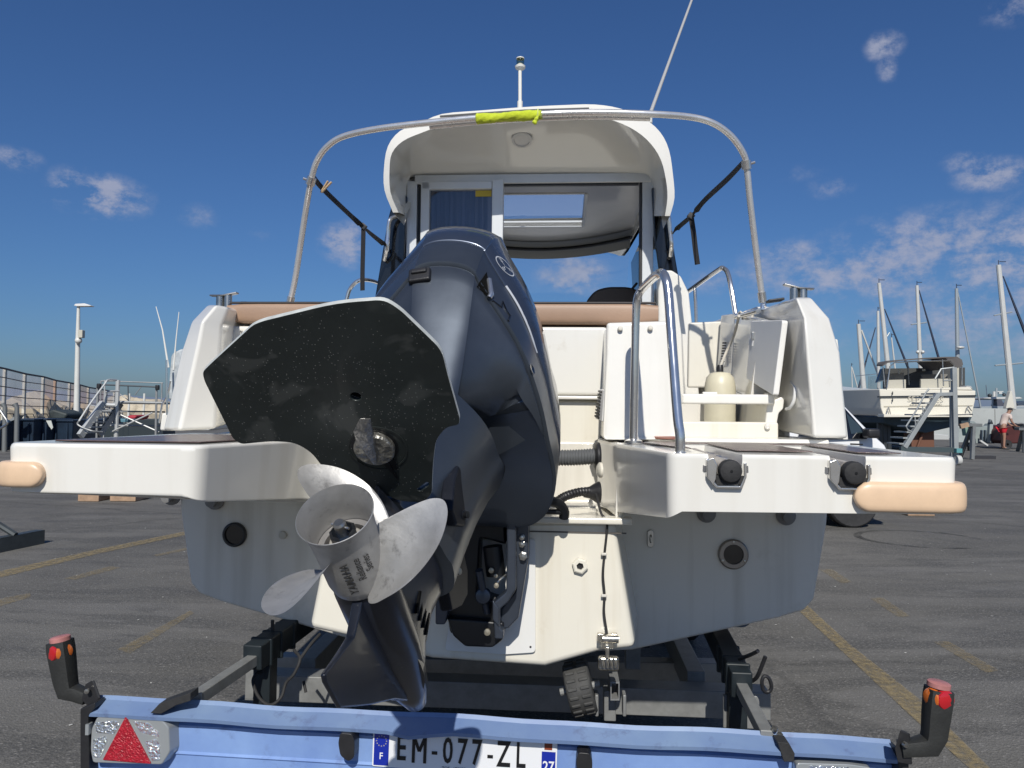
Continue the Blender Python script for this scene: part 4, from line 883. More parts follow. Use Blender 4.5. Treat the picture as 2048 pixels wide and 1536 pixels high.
# ================================================================== the motorboat (boat frame: u right, v forward, w up)
boat = thing('motorboat', 'large white cabin motorboat on the trailer with a swim platform either side of its motor', 'motorboat', (-0.26, 5.0, 0.5), BF)
CU = -0.26
def hull_ring(zk, pts):
    r = [Vector((CU-x, 0, z)) for x, z in reversed(pts)]+[Vector((CU, 0, zk))]+[Vector((CU+x, 0, z)) for x, z in pts]
    return r
HS = [(2.85, .50, [(.51, .535), (1.03, .665), (1.12, .695), (1.155, .735), (1.20, 1.0), (1.225, 1.285)]),
      (3.5, .49, [(.51, .53), (1.04, .70), (1.12, .725), (1.155, .765), (1.205, 1.03), (1.225, 1.30)]),
      (4.8, .48, [(.50, .55), (1.03, .78), (1.10, .80), (1.135, .84), (1.19, 1.1), (1.22, 1.35)]),
      (6.5, .52, [(.28, .60), (.88, .93), (.92, .96), (.96, 1.0), (1.06, 1.25), (1.15, 1.5)]),
      (8.2, .72, [(.16, .80), (.48, 1.16), (.51, 1.19), (.54, 1.23), (.68, 1.5), (.83, 1.75)]),
      (9.3, 1.35, [(.03, 1.42), (.06, 1.6), (.065, 1.63), (.07, 1.66), (.09, 1.8), (.12, 2.0)])]
q = MB()
q.loft([[p+Vector((0, v, 0)) for p in hull_ring(zk, pts)] for v, zk, pts in HS])
hull = q.build('hull', HULLM, boat, bevel=0.012)
cut(hull, [MB().prism([(-.735, 2.3, 1.055), (.175, 2.3, 1.055), (.172, 2.5, 1.055), (.125, 2.95, 1.055), (-.67, 2.95, 1.055), (-.735, 2.5, 1.055)], (0, 0, .6))])
# topsides above the knuckle, forward of the cockpit sides
for s in (-1, 1):
    q = MB(); rows = [(3.3, 1.18, 1.29, 1.20, 1.83), (4.8, 1.19, 1.34, 1.22, 1.92), (6.5, 1.15, 1.49, 1.19, 2.05), (8.2, .83, 1.74, .92, 2.2), (9.3, .12, 1.99, .16, 2.35)]
    q.loft([[Vector((CU+s*a, v, b)), Vector((CU+s*c, v, d)), Vector((CU+s*(c-.05), v, d)), Vector((CU+s*(a-.05), v, b))] for v, a, b, c, d in rows])
    q.build('topside', HULLM, boat, bevel=.01)
q = MB(); rows = [(4.75, 1.17, 1.9), (6.5, 1.14, 2.02), (8.2, .86, 2.17), (9.3, .1, 2.32)]
q.loft([[Vector((CU-a, v, z)), Vector((CU+a, v, z)), Vector((CU+a, v, z-.03)), Vector((CU-a, v, z-.03))] for v, a, z in rows])
q.build('foredeck', GEL, boat)
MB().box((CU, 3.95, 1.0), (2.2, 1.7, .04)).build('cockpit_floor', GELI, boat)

# ---- centre pad of the transom that carries the motor
pad = [(662, 1034), (1229, 1043), (1271, 1297), (1200, 1304), (1090, 1335), (865, 1319), (690, 1273), (618, 1257)]
f0 = [B(x, y, 2.5) for x, y in pad]
cc = sum(f0, Vector())/len(f0)
f1 = [Vector((cc.x+(p.x-cc.x)*1.10, 2.92, p.z)) for p in f0]
tp = MB().loft([f0, f1]).build('transom_pad', GELW, boat, bevel=.022, seg=3)
a, b = B(1060, 1071, 2.498), B(1252, 1071, 2.498)
MB().box((-.25, 2.49, 1.054), (.93, .06, .022)).build('transom_edge', GELW, boat, bevel=.006)
q = MB(); q.box((-.26, 2.4988, 1.012), (.915, .004, .004)); q.build('seam', mat('seam_dark', (.1, .09, .08), .7), tp)
pl = [B(x, y, 2.4955) for x, y in [(930, 1078), (1071, 1078), (1071, 1304), (1010, 1308), (890, 1300)]]
plate = MB().prism(fillet(pl, .012), (0, -.006, 0)).build('mounting_plate', mat('plate_white', (.72, .72, .7), .4, var=(4, .03)), boat, bevel=.0015)
q = MB(); q.lathe([(.0, -.002), (.0035, -.002), (.0035, 0)], B(1061, 1294, 2.4885), (0, -1, 0), 10); q.build('hole', BLACKP, plate)
# hexagonal drain
o = B(1160, 1131, 2.498)
q = MB().lathe([(.026, 0), (.026, .012), (.021, .015), (.012, .015), (.012, .004)], o, (0, -1, 0), 6, cap=False); dr = q.build('drain', GELW, boat, flat=True)
MB().lathe([(.0, 0.005), (.013, .005), (.013, .004)], o, (0, -1, 0), 16).build('drain_hole', BLACKP, dr)

# ---- swim platforms
def wtop(u, v): return 1.302+(v-1.95)*.012
LZ, RZ = 1.302, 1.298
lp = [(-1.49, 1.955), (-.955, 1.955), (-.83, 2.50), (-.735, 2.60), (-.72, 2.9), (-1.45, 2.9)]
lr = fillet([Vector((u, v, 0)) for u, v in lp], [.05, .045, .12, .03, .02, .02], 5)
def plat_ring(pts, z, inset=0.0, drop=None):
    c0 = sum(pts, Vector())/len(pts)
    out = []
    for p in pts:
        d = (p-c0); k = 1-inset/max(d.length, .01)
        out.append(Vector((c0.x+d.x*k, c0.y+d.y*k, z+(drop(p) if drop else 0))))
    return out
def ldrop(p): return -.02-.10*min(1, max(0, (p.x+1.0)/.25))
def rdrop(p): return -.0-.12*min(1, max(0, (.30-p.x)/.20))
q = MB(); q.loft([plat_ring(lr, LZ), plat_ring(lr, LZ-.012, -.006), [p+Vector((-.012*min(1, max(0, (p.x+1.0)/.08)), 0, 0)) for p in plat_ring(lr, LZ-.112, 0.0, ldrop)]])
lplat = q.build('swim_platform', GEL, boat, bevel=.006)
rp = [(.262, 1.952), (.947, 1.952), (.965, 2.0), (.95, 2.9), (.12, 2.9), (.165, 2.52)]
rr_ = fillet([Vector((u, v, 0)) for u, v in rp], [.03, .05, .04, .02, .02, .03], 5)
q = MB(); q.loft([plat_ring(rr_, RZ), plat_ring(rr_, RZ-.012, -.005), [p+Vector((.0*min(1, max(0, (.30-p.x)/.08)), 0, 0)) for p in plat_ring(rr_, RZ-.139, 0.0, rdrop)]])
rplat = q.build('swim_platform', GEL, boat, bevel=.006)
# slots for the two rails of the stowed ladder
SL = []
for x0, x1 in ((1412, 1488), (1655, 1735)):
    a, b = B(x0, 930, 1.95), B(x1, 930, 1.95)
    SL.append((a.x, b.x))
cut(rplat, [MB().prism([(a, 1.85, RZ+.05), (b, 1.85, RZ+.05), (b-.008, 1.85, RZ-.058), (a+.012, 1.85, RZ-.058)], (0, .62, 0)) for a, b in SL])
# inlaid planks, one by one
TEAK = mat('plank', (.105, .066, .06), .32, var=(14, .35), rvar=.12, bump=(60, .25), coat=.15)
TEAK.node_tree.nodes['Principled BSDF'].inputs['Specular IOR Level'].default_value = .6
def planks(plat, poly, z, step, gaps=()):
    v0 = min(p[1] for p in poly); v1 = max(p[1] for p in poly); v = v0
    base_poly = [Vector((p[0], p[1], z+.0015)) for p in poly]
    MB().prism(base_poly, (0, 0, .0015)).build('caulking', mat('caulk', (.012, .01, .01), .6), plat) if not gaps else None
    while v < v1-.004:
        segs = [(-9, 9)]
        if gaps and v < gaps[0][2]:
            segs = [(-9, gaps[0][0]-.006), (gaps[0][1]+.006, gaps[1][0]-.006), (gaps[1][1]+.006, 9)]
        for a, b in segs:
            pg = clip(clip(base_poly, 1, v, v+step-.0035), 0, a, b)
            if len(pg) > 2:
                x0 = min(p.x for p in pg)
                MB().prism([p+Vector((0, 0, .0018)) for p in pg], (0, 0, .003)).build('plank', TEAK, plat, bevel=.0008, seg=1)
        v += step
planks(lplat, [(-1.395, 2.02), (-.985, 2.02), (-.90, 2.5), (-.95, 2.6), (-1.30, 2.6)], LZ, .036)
planks(rplat, [(.36, 2.075), (.85, 2.02), (.86, 2.6), (.30, 2.6), (.245, 2.5)], RZ, .036, [(SL[0][0], SL[0][1], 2.46), (SL[1][0], SL[1][1], 2.46)])
# corner fenders
def corner_fender(plat, path, r, h):
    path = catmull(path, 6); rings = []; n = len(path); m = 20
    L = [0.0]
    for a, b in zip(path, path[1:]): L.append(L[-1]+(b-a).length)
    sg = lambda x, e: math.copysign(abs(x)**e, x)
    for i, p in enumerate(path):
        t = (path[min(i+1, n-1)]-path[max(i-1, 0)]).normalized(); nrm = t.cross(Vector((0, 0, 1)))
        e = min(L[i], L[-1]-L[i]); k = math.sqrt(max(.03, 1-(1-min(1, e/h))**2)); kr = .55+.45*k
        rings.append([p+nrm*(r*kr*sg(math.cos(2*math.pi*j/m), .55))+Vector((0, 0, h*k*sg(math.sin(2*math.pi*j/m), .6))) for j in range(m)])
    o = MB().loft(rings).build('corner_fender', TAN, plat, sharp=75)
    return o
fz = B(1830, 995, 1.94).z
corner_fender(rplat, [(.705, 1.945, fz), (.715, 1.944, fz), (.73, 1.943, fz), (.76, 1.942, fz), (.85, 1.94, fz), (.935, 1.945, fz), (.967, 1.985, fz), (.968, 2.1, fz), (.965, 2.2, fz)], .020, .037)
fz = B(50, 949, 1.94).z
corner_fender(lplat, [(-1.37, 1.947, fz), (-1.38, 1.946, fz), (-1.395, 1.945, fz), (-1.42, 1.943, fz), (-1.46, 1.945, fz), (-1.495, 1.975, fz), (-1.497, 2.1, fz), (-1.49, 2.25, fz)], .020, .034)
# ladder folded into the platform
lad = MB()
zt = RZ-.028
tubes = []
for (a, b) in SL: tubes.append(((a+b)/2+.004))
for x in tubes: lad.tube([(x, 1.955, zt-.006), (x, 2.44, zt)], .0205, 16)
ladder = lad.build('boarding_ladder', mat('ladder_tube', (.52, .47, .42), .35, .6, var=(20, .15)), boat)
for x in tubes:
    q = MB().lathe([(.0, .032), (.016, .032), (.026, .028), (.028, .022), (.028, .0), (.02, -.01)], (x+.006, 1.952, zt-.012), (0, -1, 0), 24); e = q.build('end_cap', RUBBER, ladder)
    MB().lathe([(.0, .0335), (.0035, .0335), (.0035, .03)], (x+.006, 1.952, zt-.012), (0, -1, 0), 10).build('cap_hole', BLACKG, ladder)
    q = MB()
    zb = zt-.012
    prof = [Vector((x-.052, 1.935, zb+.03)), Vector((x-.052, 1.935, zb-.015)), Vector((x-.028, 1.935, zb-.043)), Vector((x+.035, 1.935, zb-.043)), Vector((x+.046, 1.935, zb-.015)), Vector((x+.046, 1.935, zb+.02))]
    inn = [Vector((x+(p.x-x)*.86, p.y, zb+(p.z-zb)*.86 if p.z < zb else p.z)) for p in prof]
    q.loft([prof+inn[::-1], [p+Vector((0, .22, 0)) for p in prof+inn[::-1]]])
    brk = q.build('bracket', CHROME, ladder, bevel=.002)
    ear = [(x-.052, zb+.026), (x-.036, zb+.032), (x-.026, zb+.014), (x-.030, zb-.02), (x-.036, zb-.036), (x-.050, zb-.016)]
    MB().prism([Vector((a, 1.931, b)) for a, b in ear], (.004, .02, 0)).build('bracket_ear', CHROME, ladder, bevel=.0015)
    lin = [(x-.032, zb-.012), (x+.040, zb-.012), (x+.036, zb-.034), (x-.026, zb-.036)]
    MB().prism([Vector((a, 1.940, b)) for a, b in lin], (0, .05, 0)).build('bracket_pad', RUBBER, ladder, bevel=.002)
    for sx, ax in ((-.052, -1), (.046, 1)):
        MB().lathe([(.0, .009), (.009, .009), (.009, 0)], (x+sx, 1.955, zb+.004), (ax*.5, -.8, 0), 6).build('bolt', CHROME, ladder, flat=True)
for k in range(2):
    MB().tube([(tubes[0]+.02, 2.2+.2*k, zt), (tubes[1]-.02, 2.2+.2*k, zt)], .012, 12).build('rung', CHROME, ladder)
# knobs and fittings under the platforms
for px, py in ((1412, 1026), (1571, 1031), (432, 1001), (345, 992)):
    o = B(px, py, 2.848)
    MB().lathe([(.034, 0), (.034, .012), (.02, .02), (.02, .05), (.0, .055)], o, (0, -1, 0), 18).build('fitting', mat('fitting_grey', (.2, .2, .2), .45), boat)
def ring_port(px, py, r0, r1, m, dark, bolts=3):
    o = B(px, py, 2.848)
    p = MB().lathe([(r0, 0), (r0, .008), (r0-.005, .012), (r1, .012), (r1, .001)], o, (0, -1, 0), 40, cap=False).build('port_ring', m, boat)
    MB().lathe([(.0, .004), (r1+.002, .004), (r1+.002, .0)], o, (0, -1, 0), 32).build('port_glass', dark, p)
    for k in range(bolts):
        a = math.pi/2+2*math.pi*k/bolts; c = o+Vector((math.cos(a)*(r0+r1)/2, -.011, math.sin(a)*(r0+r1)/2))
        MB().lathe([(.006, 0), (.004, .003), (.0, .0035)], c, (0, -1, 0), 10).build('screw', STEELD, p)
ring_port(1466, 1108, .054, .036, mat('bronze_ring', (.32, .29, .26), .38, .85), BLACKG)
ring_port(470, 1069, .046, .036, BLACKP, BLACKG, 0)
for px, py in ((1301, 1077), (603, 1054)):
    o = B(px, py, 2.846); pts = [o+Vector((.012*math.cos(a), 0, .012*math.sin(a)+(.020 if math.sin(a) > 0 else -.020))) for a in [2*math.pi*k/20 for k in range(20)]]
    e = MB().prism(pts, (0, -.007, 0)).build('eye_plate', STEELD, boat, bevel=.002)
    MB().tube([o+Vector((0, -.006, .012)), o+Vector((0, -.022, .006)), o+Vector((0, -.022, -.006)), o+Vector((0, -.006, -.012))], .004, 8).build('eye', STEELD, e)
MB().lathe([(.016, 0), (.014, .008), (.0, .009)], B(566, 1070, 2.848), (0, -1, 0), 14).build('cap', mat('cap_beige', (.5, .48, .42), .5), boat)

# ---- stern quarters (the raised corners of the bulwarks)
def quarter(levels, name='bulwark'):
    rings = []
    for out, edge, inn, uo, ui in levels:
        o_, e_, i_ = B(*out), B(*edge), B(*inn)
        z = (o_.z+e_.z+i_.z)/3
        rings.append([Vector((e_.x, e_.y, e_.z)), Vector((o_.x, o_.y, o_.z)), Vector((uo, 3.55, o_.z+.05)), Vector((ui, 3.55, i_.z+.05)), Vector((i_.x, i_.y, i_.z))])
    return MB().loft(rings).build(name, GEL, boat, bevel=.014, seg=3, flat=True)
quarter([((1697, 878, 2.72), (1628, 876, 2.655), (1560, 862, 2.98), 1.0, .86), ((1681, 705, 2.74), (1612, 690, 2.66), (1572, 720, 2.98), .99, .865),
         ((1660, 637, 2.76), (1608, 636, 2.67), (1572, 650, 2.98), .97, .87), ((1622, 594, 2.82), (1592, 594, 2.74), (1560, 604, 2.98), .93, .875)])
quarter([((325, 862, 2.74), (357, 862, 2.655), (431, 858, 2.74), -1.5, -1.44), ((362, 705, 2.76), (395, 690, 2.66), (440, 705, 2.74), -1.49, -1.44),
         ((383, 643, 2.78), (404, 643, 2.67), (444, 650, 2.75), -1.47, -1.43), ((416, 609, 2.84), (433, 609, 2.74), (458, 615, 2.80), -1.44, -1.41)])
for uo, ui in ((1.0, .84), (-1.49, -1.34)):
    MB().loft([[Vector((uo, v, 1.25)), Vector((uo*.985+(.0 if uo > 0 else 0), v, z)), Vector((ui, v, z)), Vector((ui, v, 1.0))] for v, z in ((3.5, 1.88), (4.85, 1.95))]).build('bulwark', GEL, boat, bevel=.015)
# rubbing strake seen beside the starboard quarter
MB().loft([[B(1668, 677, 2.9), B(1676, 679, 2.9), B(1697, 880, 2.9), B(1686, 880, 2.9)], [p+Vector((.03, 1.5, .05)) for p in (B(1668, 677, 2.9), B(1676, 679, 2.9), B(1697, 880, 2.9), B(1686, 880, 2.9))]]).build('rub_rail', GEL, boat, bevel=.004)

# ---- coaming, backrest, pedestal
q = MB(); xl, xr = -1.33, B(1216, 700, 2.95).x
q.loft([[Vector((xl, 2.95, 1.055)), Vector((xr, 2.95, 1.055)), Vector((xr, 3.35, 1.055)), Vector((xl, 3.35, 1.055))], [Vector((xl, 2.96, 1.45)), Vector((xr, 2.96, 1.45)), Vector((xr, 3.35, 1.45)), Vector((xl, 3.35, 1.45))]])
q.build('well_wall', GELW, boat, bevel=.02, seg=3)
z0, z1 = B(1150, 790, 2.93).z, B(1150, 653, 2.93).z
MB().box(((xl+xr)/2, 3.13, (z0+z1)/2), (xr-xl-.01, .38, z1-z0)).build('backrest_panel', GEL, boat, bevel=.012, seg=3)
MB().box(((xl+xr)/2, 2.95, z0-.01), (xr-xl-.01, .04, .014)).build('ledge', GEL, boat, bevel=.004)
for px, py in ((483, 663), (492, 668)):
    MB().lathe([(.006, 0), (.005, .004), (.0, .005)], B(px, py, 2.935), (0, -1, 0), 10).build('screw', STEELD, boat)
c0, c1 = B(456, 612, 2.95), B(1316, 652, 2.95)
q = MB(); n = 26; rings = []
za, zb_ = 1.735, 1.815
for i in range(n+1):
    u = c0.x+(c1.x-c0.x)*i/n; e = min(i, n-i); k = 0.8 if e == 0 else (0.96 if e == 1 else 1)
    h = (zb_-za)/2*k; zc = (za+zb_)/2
    rings.append(fillet([Vector((u, 2.938, zc-h)), Vector((u, 2.934, zc)), Vector((u, 2.938, zc+h)), Vector((u, 3.33, zc+h+.01)), Vector((u, 3.34, zc-h))], .016, 3))
cush = q.loft(rings).build('cushion', CUSH, boat, sharp=60)
MB().tube([Vector((c0.x+.01+(c1.x-c0.x-.02)*i/20, 2.945, zb_+.001)) for i in range(21)], .005, 8).build('piping', mat('piping', (.03, .025, .025), .6), cush)
# pedestal right of the motor well
A = [B(1213, 645, 2.66), B(1347, 641, 2.66), B(1349, 706, 2.64), B(1352, 868, 2.62), B(1356, 880, 2.60), B(1206, 880, 2.60), B(1207, 868, 2.62), B(1212, 706, 2.64)]
ped = MB().loft([A, [Vector((p.x+(.01 if p.x < .2 else -.01), 3.4, p.z)) for p in A]]).build('pedestal', GEL, boat, bevel=.012, seg=3)
for px, py in ((1240, 658), (1300, 657)):
    MB().lathe([(.009, 0), (.009, .014), (.006, .018), (.0, .019)], B(px, py, 2.655), (0, -1, 0), 14).build('bolt', GELW, ped)
# vent in the side of the well
vo = [B(1199, 779, 2.74), B(1206, 781, 2.70), B(1203, 842, 2.70), B(1192, 836, 2.74)]
vent = MB().loft([[B(1199, 778, 2.73), B(1208, 780, 2.66), B(1204, 843, 2.66), B(1190, 837, 2.73)], [p+Vector((.03, .02, 0)) for p in (B(1199, 778, 2.73), B(1208, 780, 2.66), B(1204, 843, 2.66), B(1190, 837, 2.73))]]).build('vent', mat('vent_white', (.7, .7, .68), .35), boat, bevel=.003)
for k in range(9):
    t = (k+.7)/9.6; a = B(1200, 778, 2.725).lerp(B(1191, 837, 2.725), t); b = B(1205.5, 780, 2.69).lerp(B(1199, 842, 2.69), t)
    MB().beam(a+Vector((-.003, -.004, 0)), b+Vector((-.003, -.004, 0)), .006, .006).build('slot', BLACKP, vent)
# side of the well, white joint
q = MB(); sw = [Vector((.172, 2.5, 1.056)), Vector((.125, 2.96, 1.056)), Vector((.125, 2.96, 1.30)), Vector((.172, 2.5, 1.30))]
q.prism(sw, (.02, .004, 0)); q.build('well_side', GELW, boat, bevel=.006)
q = MB(); sw = [Vector((-.735, 2.5, 1.056)), Vector((-.67, 2.96, 1.056)), Vector((-.67, 2.96, 1.30)), Vector((-.735, 2.5, 1.30))]
q.prism(sw, (-.02, .004, 0)); q.build('well_side', GELW, boat, bevel=.006)
MB().tube([Vector((.168, 2.505, 1.30)), Vector((.170, 2.505, 1.18)), Vector((.166, 2.505, 1.06))], .004, 8).build('joint', GEL, boat)

# ---- hoses
def corrugated(path, r, pitch, name, m, parent):
    path = catmull(path, 24); rr = []; d = 0; ps = []
    for i, p in enumerate(path):
        if i: d += (p-path[i-1]).length
        ps.append(p); rr.append(r*(1+.10*math.cos(2*math.pi*d/pitch)))
    return MB().tube(ps, rr, 14).build(name, m, parent, sharp=80)
HOSE = mat('hose_grey', (.10, .105, .11), .55, bump=(100, .05))
ha = [B(1085, 914, 2.66), B(1120, 914, 2.66), B(1155, 913, 2.66), B(1193, 912, 2.66)]
for_pitch = (ha[3]-ha[0]).length
q = []
n = 150
for i in range(n+1): q.append(ha[0].lerp(ha[3], i/n)+Vector((0, 0, -.004*math.sin(math.pi*i/n))))
hose = MB().tube(q, [.0265*(1+.07*math.cos(2*math.pi*i/n*19)) for i in range(n+1)], 18).build('hose', HOSE, boat, sharp=80)
fl = MB().lathe([(.05, -.006), (.052, 0), (.05, .006), (.034, .012), (.03, .012)], B(1195, 914, 2.66), (-1, -.12, 0), 28).build('flange', BLACKP, hose)
pth = catmull([B(1112, 1005, 2.48), B(1130, 993, 2.5), B(1160, 984, 2.55), B(1192, 982, 2.58)], 34)
boot = MB().tube(pth, [.0135*(1+.12*math.cos(i*.95)) for i in range(len(pth))], 14).build('cable_boot', BLACKP, boat, sharp=80)
MB().lathe([(.036, -.004), (.037, 0), (.03, .014), (.02, .03), (.016, .05)], B(1197, 985, 2.58), (-1, -.15, 0), 24).build('flange', BLACKP, boot)
MB().lathe([(.026, 0), (.026, .008), (.018, .014), (.0, .015)], B(1203, 940, 2.60), (-1, -.2, 0), 18).build('cap', GELW, boat)
# loose transducer cable
cab = MB().tube(catmull([B(1192, 988, 2.55), B(1197, 1008, 2.5), B(1203, 1028, 2.49), B(1213, 1040, 2.485), B(1214, 1060, 2.487), B(1209, 1108, 2.488), B(1206, 1150, 2.487), B(1209, 1190, 2.488), B(1208, 1225, 2.487), B(1214, 1268, 2.486)], 8), .0042, 8).build('transducer_cable', RUBBER, boat)
for px, py in ((1208, 1108), (1208, 1191), (1211, 1036)):
    MB().box(B(px, py, 2.487), (.018, .012, .009)).build('clip', mat('clip_white', (.6, .58, .52), .4), cab, bevel=.002)

# ---- walkthrough, sill, locker, shelf
zs0, zs1 = B(1450, 874, 2.86).z, B(1450, 846, 2.86).z
x0, x1 = .52, B(1556, 860, 2.86).x
MB().prism([Vector((.38, 2.70, 1.285)), Vector((.90, 2.70, 1.285)), Vector((.88, 3.4, 1.285)), Vector((.38, 3.4, 1.285))], (0, 0, .028)).build('step', GEL, boat, bevel=.006)
sill = MB().box(((.40+x1)/2, 2.87, (zs0+zs1)/2), (x1-.40, .04, zs1-zs0+.01)).build('sill', GELW, boat, bevel=.008)
MB().lathe([(.011, 0), (.01, .006), (.004, .008), (.0, .006)], B(1535, 853, 2.845), (0, -1, 0), 14).build('button', GELI, sill)
zl = B(1450, 797, 2.86).z
shelf = MB().prism(fillet([Vector((.42, 2.855, zl-.02)), Vector((x1-.01, 2.855, zl-.02)), Vector((x1+.02, 3.06, zl-.02)), Vector((.42, 3.06, zl-.02))], .02), (0, 0, .036)).build('shelf', GEL, boat, bevel=.008, seg=3)
MB().box((B(1424, 789, 2.9).x, 2.95, zl+.02), (.055, .03, .012)).build('catch', GEL, shelf, bevel=.004)
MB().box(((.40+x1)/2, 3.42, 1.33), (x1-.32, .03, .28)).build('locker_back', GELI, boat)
MB().prism([B(1535, 806, 2.88), B(1564, 793, 2.88), B(1569, 800, 2.88), B(1567, 818, 2.88), B(1558, 826, 2.88), B(1554, 850, 2.88), B(1530, 850, 2.88)], (0, .5, 0)).build('locker_side', GEL, boat, bevel=.006)
# wall beyond, and the side moulding of the cabin
fw = [B(1378, 645, 4.1), B(1445, 642, 4.1), B(1440, 775, 4.1), B(1376, 775, 4.1)]
MB().prism(fw, (0, .05, 0)).build('cockpit_wall', GELW, boat, bevel=.01)
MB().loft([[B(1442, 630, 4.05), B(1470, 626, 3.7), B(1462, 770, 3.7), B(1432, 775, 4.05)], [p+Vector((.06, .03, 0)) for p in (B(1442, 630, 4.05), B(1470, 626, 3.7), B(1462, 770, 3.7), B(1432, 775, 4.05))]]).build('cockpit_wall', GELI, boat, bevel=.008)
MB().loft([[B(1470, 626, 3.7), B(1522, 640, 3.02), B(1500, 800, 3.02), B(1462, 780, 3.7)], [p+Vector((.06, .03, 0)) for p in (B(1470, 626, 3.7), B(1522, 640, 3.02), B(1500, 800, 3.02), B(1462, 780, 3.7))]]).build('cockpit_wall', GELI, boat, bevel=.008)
vg = MB().box(B(1451, 704, 3.88), (.02, .035, .15), Matrix.Rotation(R_(14), 3, 'Y')).build('vent', mat('vent_white', (.7, .7, .68), .35), boat, bevel=.006)
for k in range(8): MB().box(B(1448.5-(k-4)*.55, 686+k*5.3, 3.85)+Vector((-.005, 0, 0)), (.018, .014, .007)).build('slot', BLACKP, vg)
# hatch door standing open
dq = [B(1502, 642, 3.12), B(1565, 640, 2.80), B(1546, 791, 2.80), B(1492, 757, 3.12)]
nrm = (dq[1]-dq[0]).cross(dq[3]-dq[0]).normalized()
if nrm.y > 0: nrm = -nrm
door = MB().prism(fillet(dq, .012), -nrm*.022).build('locker_door', mat('gelcoat_satin', (.74, .735, .70), .42, var=(3, .03), coat=.05), boat, bevel=.005, seg=3)
lt = dq[0].lerp(dq[3], .25).lerp(dq[1].lerp(dq[2], .25), .16)+nrm*.004
MB().box(lt, (.012, .012, .03)).build('latch', STEELD, door, bevel=.002)
MB().prism([p+nrm*.0015 for p in (dq[0].lerp(dq[3], .3).lerp(dq[1].lerp(dq[2], .3), .02), dq[0].lerp(dq[3], .3).lerp(dq[1].lerp(dq[2], .3), .16), dq[0].lerp(dq[3], .42).lerp(dq[1].lerp(dq[2], .42), .16), dq[0].lerp(dq[3], .42).lerp(dq[1].lerp(dq[2], .42), .02))], nrm*.002).build('catch_plate', mat('plate_white', (.72, .72, .7), .4), door)
# grab handle on the inside of the starboard quarter
gp = catmull([B(1583, 764, 2.86), B(1590, 775, 2.80), B(1588, 800, 2.79), B(1580, 815, 2.81), B(1573, 818, 2.86)], 5)
MB().tube(gp, .006, 8).build('grab_handle', mat('vent_white', (.7, .7, .68), .35), boat)

# ---- mooring cleats
for cx, cy, v, tilt in ((448, 604, 2.98, .10), (1597, 590, 2.95, -.16)):
    o = B(cx, cy, v); o.z -= .0
    q = MB(); q.loft([[o+Vector((sx*.055*k+0, dy, .028+sx*0+tilt*sx*.055*k+.006*abs(k))) for dy, in ((-.02*(1-.3*abs(k)),), (.02*(1-.3*abs(k)),))]+[o+Vector((sx*.055*k, dy, .022+tilt*sx*.055*k+.006*abs(k))) for dy, in ((.02*(1-.3*abs(k)),), (-.02*(1-.3*abs(k)),))] for sx, k in ((1, -1), (1, -.5), (1, 0), (1, .5), (1, 1))])
    cl = q.build('cleat', STEELD, boat, bevel=.002)
    for dx in (-.016, .016): MB().tube([o+Vector((dx, 0, -.03)), o+Vector((dx, 0, .026))], .016, 12).build('cleat_post', STEELD, cl)
MB().box(B(1550, 601, 3.0), (.06, .05, .01), Matrix.Rotation(R_(-8), 3, 'Y')).build('hinge', BLACKP, boat, bevel=.003)
MB().box(B(492, 608, 3.0), (.03, .05, .014)).build('hinge', BLACKP, boat, bevel=.003)

# ---- boarding handrail in front of the pedestal
hp = catmull([B(1267, 882, 2.46), B(1269, 760, 2.455), B(1272, 630, 2.45), B(1276, 592, 2.44), B(1288, 574, 2.41), B(1309, 553, 2.26), B(1322, 546, 2.17), B(1331, 556, 2.12), B(1337, 590, 2.10), B(1345, 700, 2.06), B(1355, 830, 2.02), B(1360, 870, 2.01), B(1360, 908, 2.01)], 8)
hr = MB().tube(hp, .0128, 16).build('handrail', CHROME, boat)
for p in (B(1267, 881, 2.46), B(1360, 908, 2.01)):
    MB().lathe([(.028, -.006), (.028, 0), (.016, .005), (.013, .006)], p, (0, 0, 1), 24).build('rail_foot', CHROME, hr)
MB().lathe([(.05, 0), (.05, .006), (.042, .009), (.0, .009)], Vector((B(1335, 866, 2.63).x-.0, 2.63, 1.312)), (0, 0, 1), 28).build('deck_filler', mat('filler', (.33, .15, .11), .45, .2), boat)

# ---- cabin
VR, VB = 4.2, 4.72
top = [(786, 425), (769, 380), (768, 335), (776, 292), (800, 262), (838, 247), (884, 228), (960, 221), (1050, 214), (1130, 210), (1190, 209), (1240, 217), (1287, 236), (1320, 264), (1338, 300), (1346, 350), (1349, 395), (1340, 432)]
und = [(797, 425), (781, 385), (779, 340), (784, 306), (806, 282), (842, 266), (890, 250), (960, 240), (1050, 233), (1130, 230), (1180, 231), (1230, 242), (1272, 262), (1302, 288), (1322, 320), (1332, 360), (1335, 395), (1330, 432)]
inn = [(815, 432), (815, 410), (815, 385), (816, 372), (819, 361), (826, 354), (890, 352), (960, 351), (1050, 351), (1130, 351), (1180, 351), (1230, 351), (1272, 351), (1290, 352), (1300, 358), (1304, 372), (1305, 395), (1305, 432)]
outer = catmull([B(x, y, VR) for x, y in top], 3)
lip = catmull([B(x, y, VR-.02) for x, y in und], 3)
inner = catmull([B(x, y, VB) for x, y in inn], 3)
zhl = B(1050, 351, VB).z
def fore(p, v, dz, k, top=.05): return Vector((CU+(p.x-CU)*k, v, max(zhl-(.12 if v < 5 else .02), min(p.z+dz, zhl+top+(p.z-outer[27].z)*.25))))
mid = [l.lerp(i, .5)+Vector((0, 0, .05*(1-abs(2*j/51-1)**2))) for j, (l, i) in enumerate(zip(lip, inner))]
roofm = mat('gelcoat_roof', (.72, .705, .65), .12, var=(1.5, .015), coat=.7)
zc = inner[27].z+.004
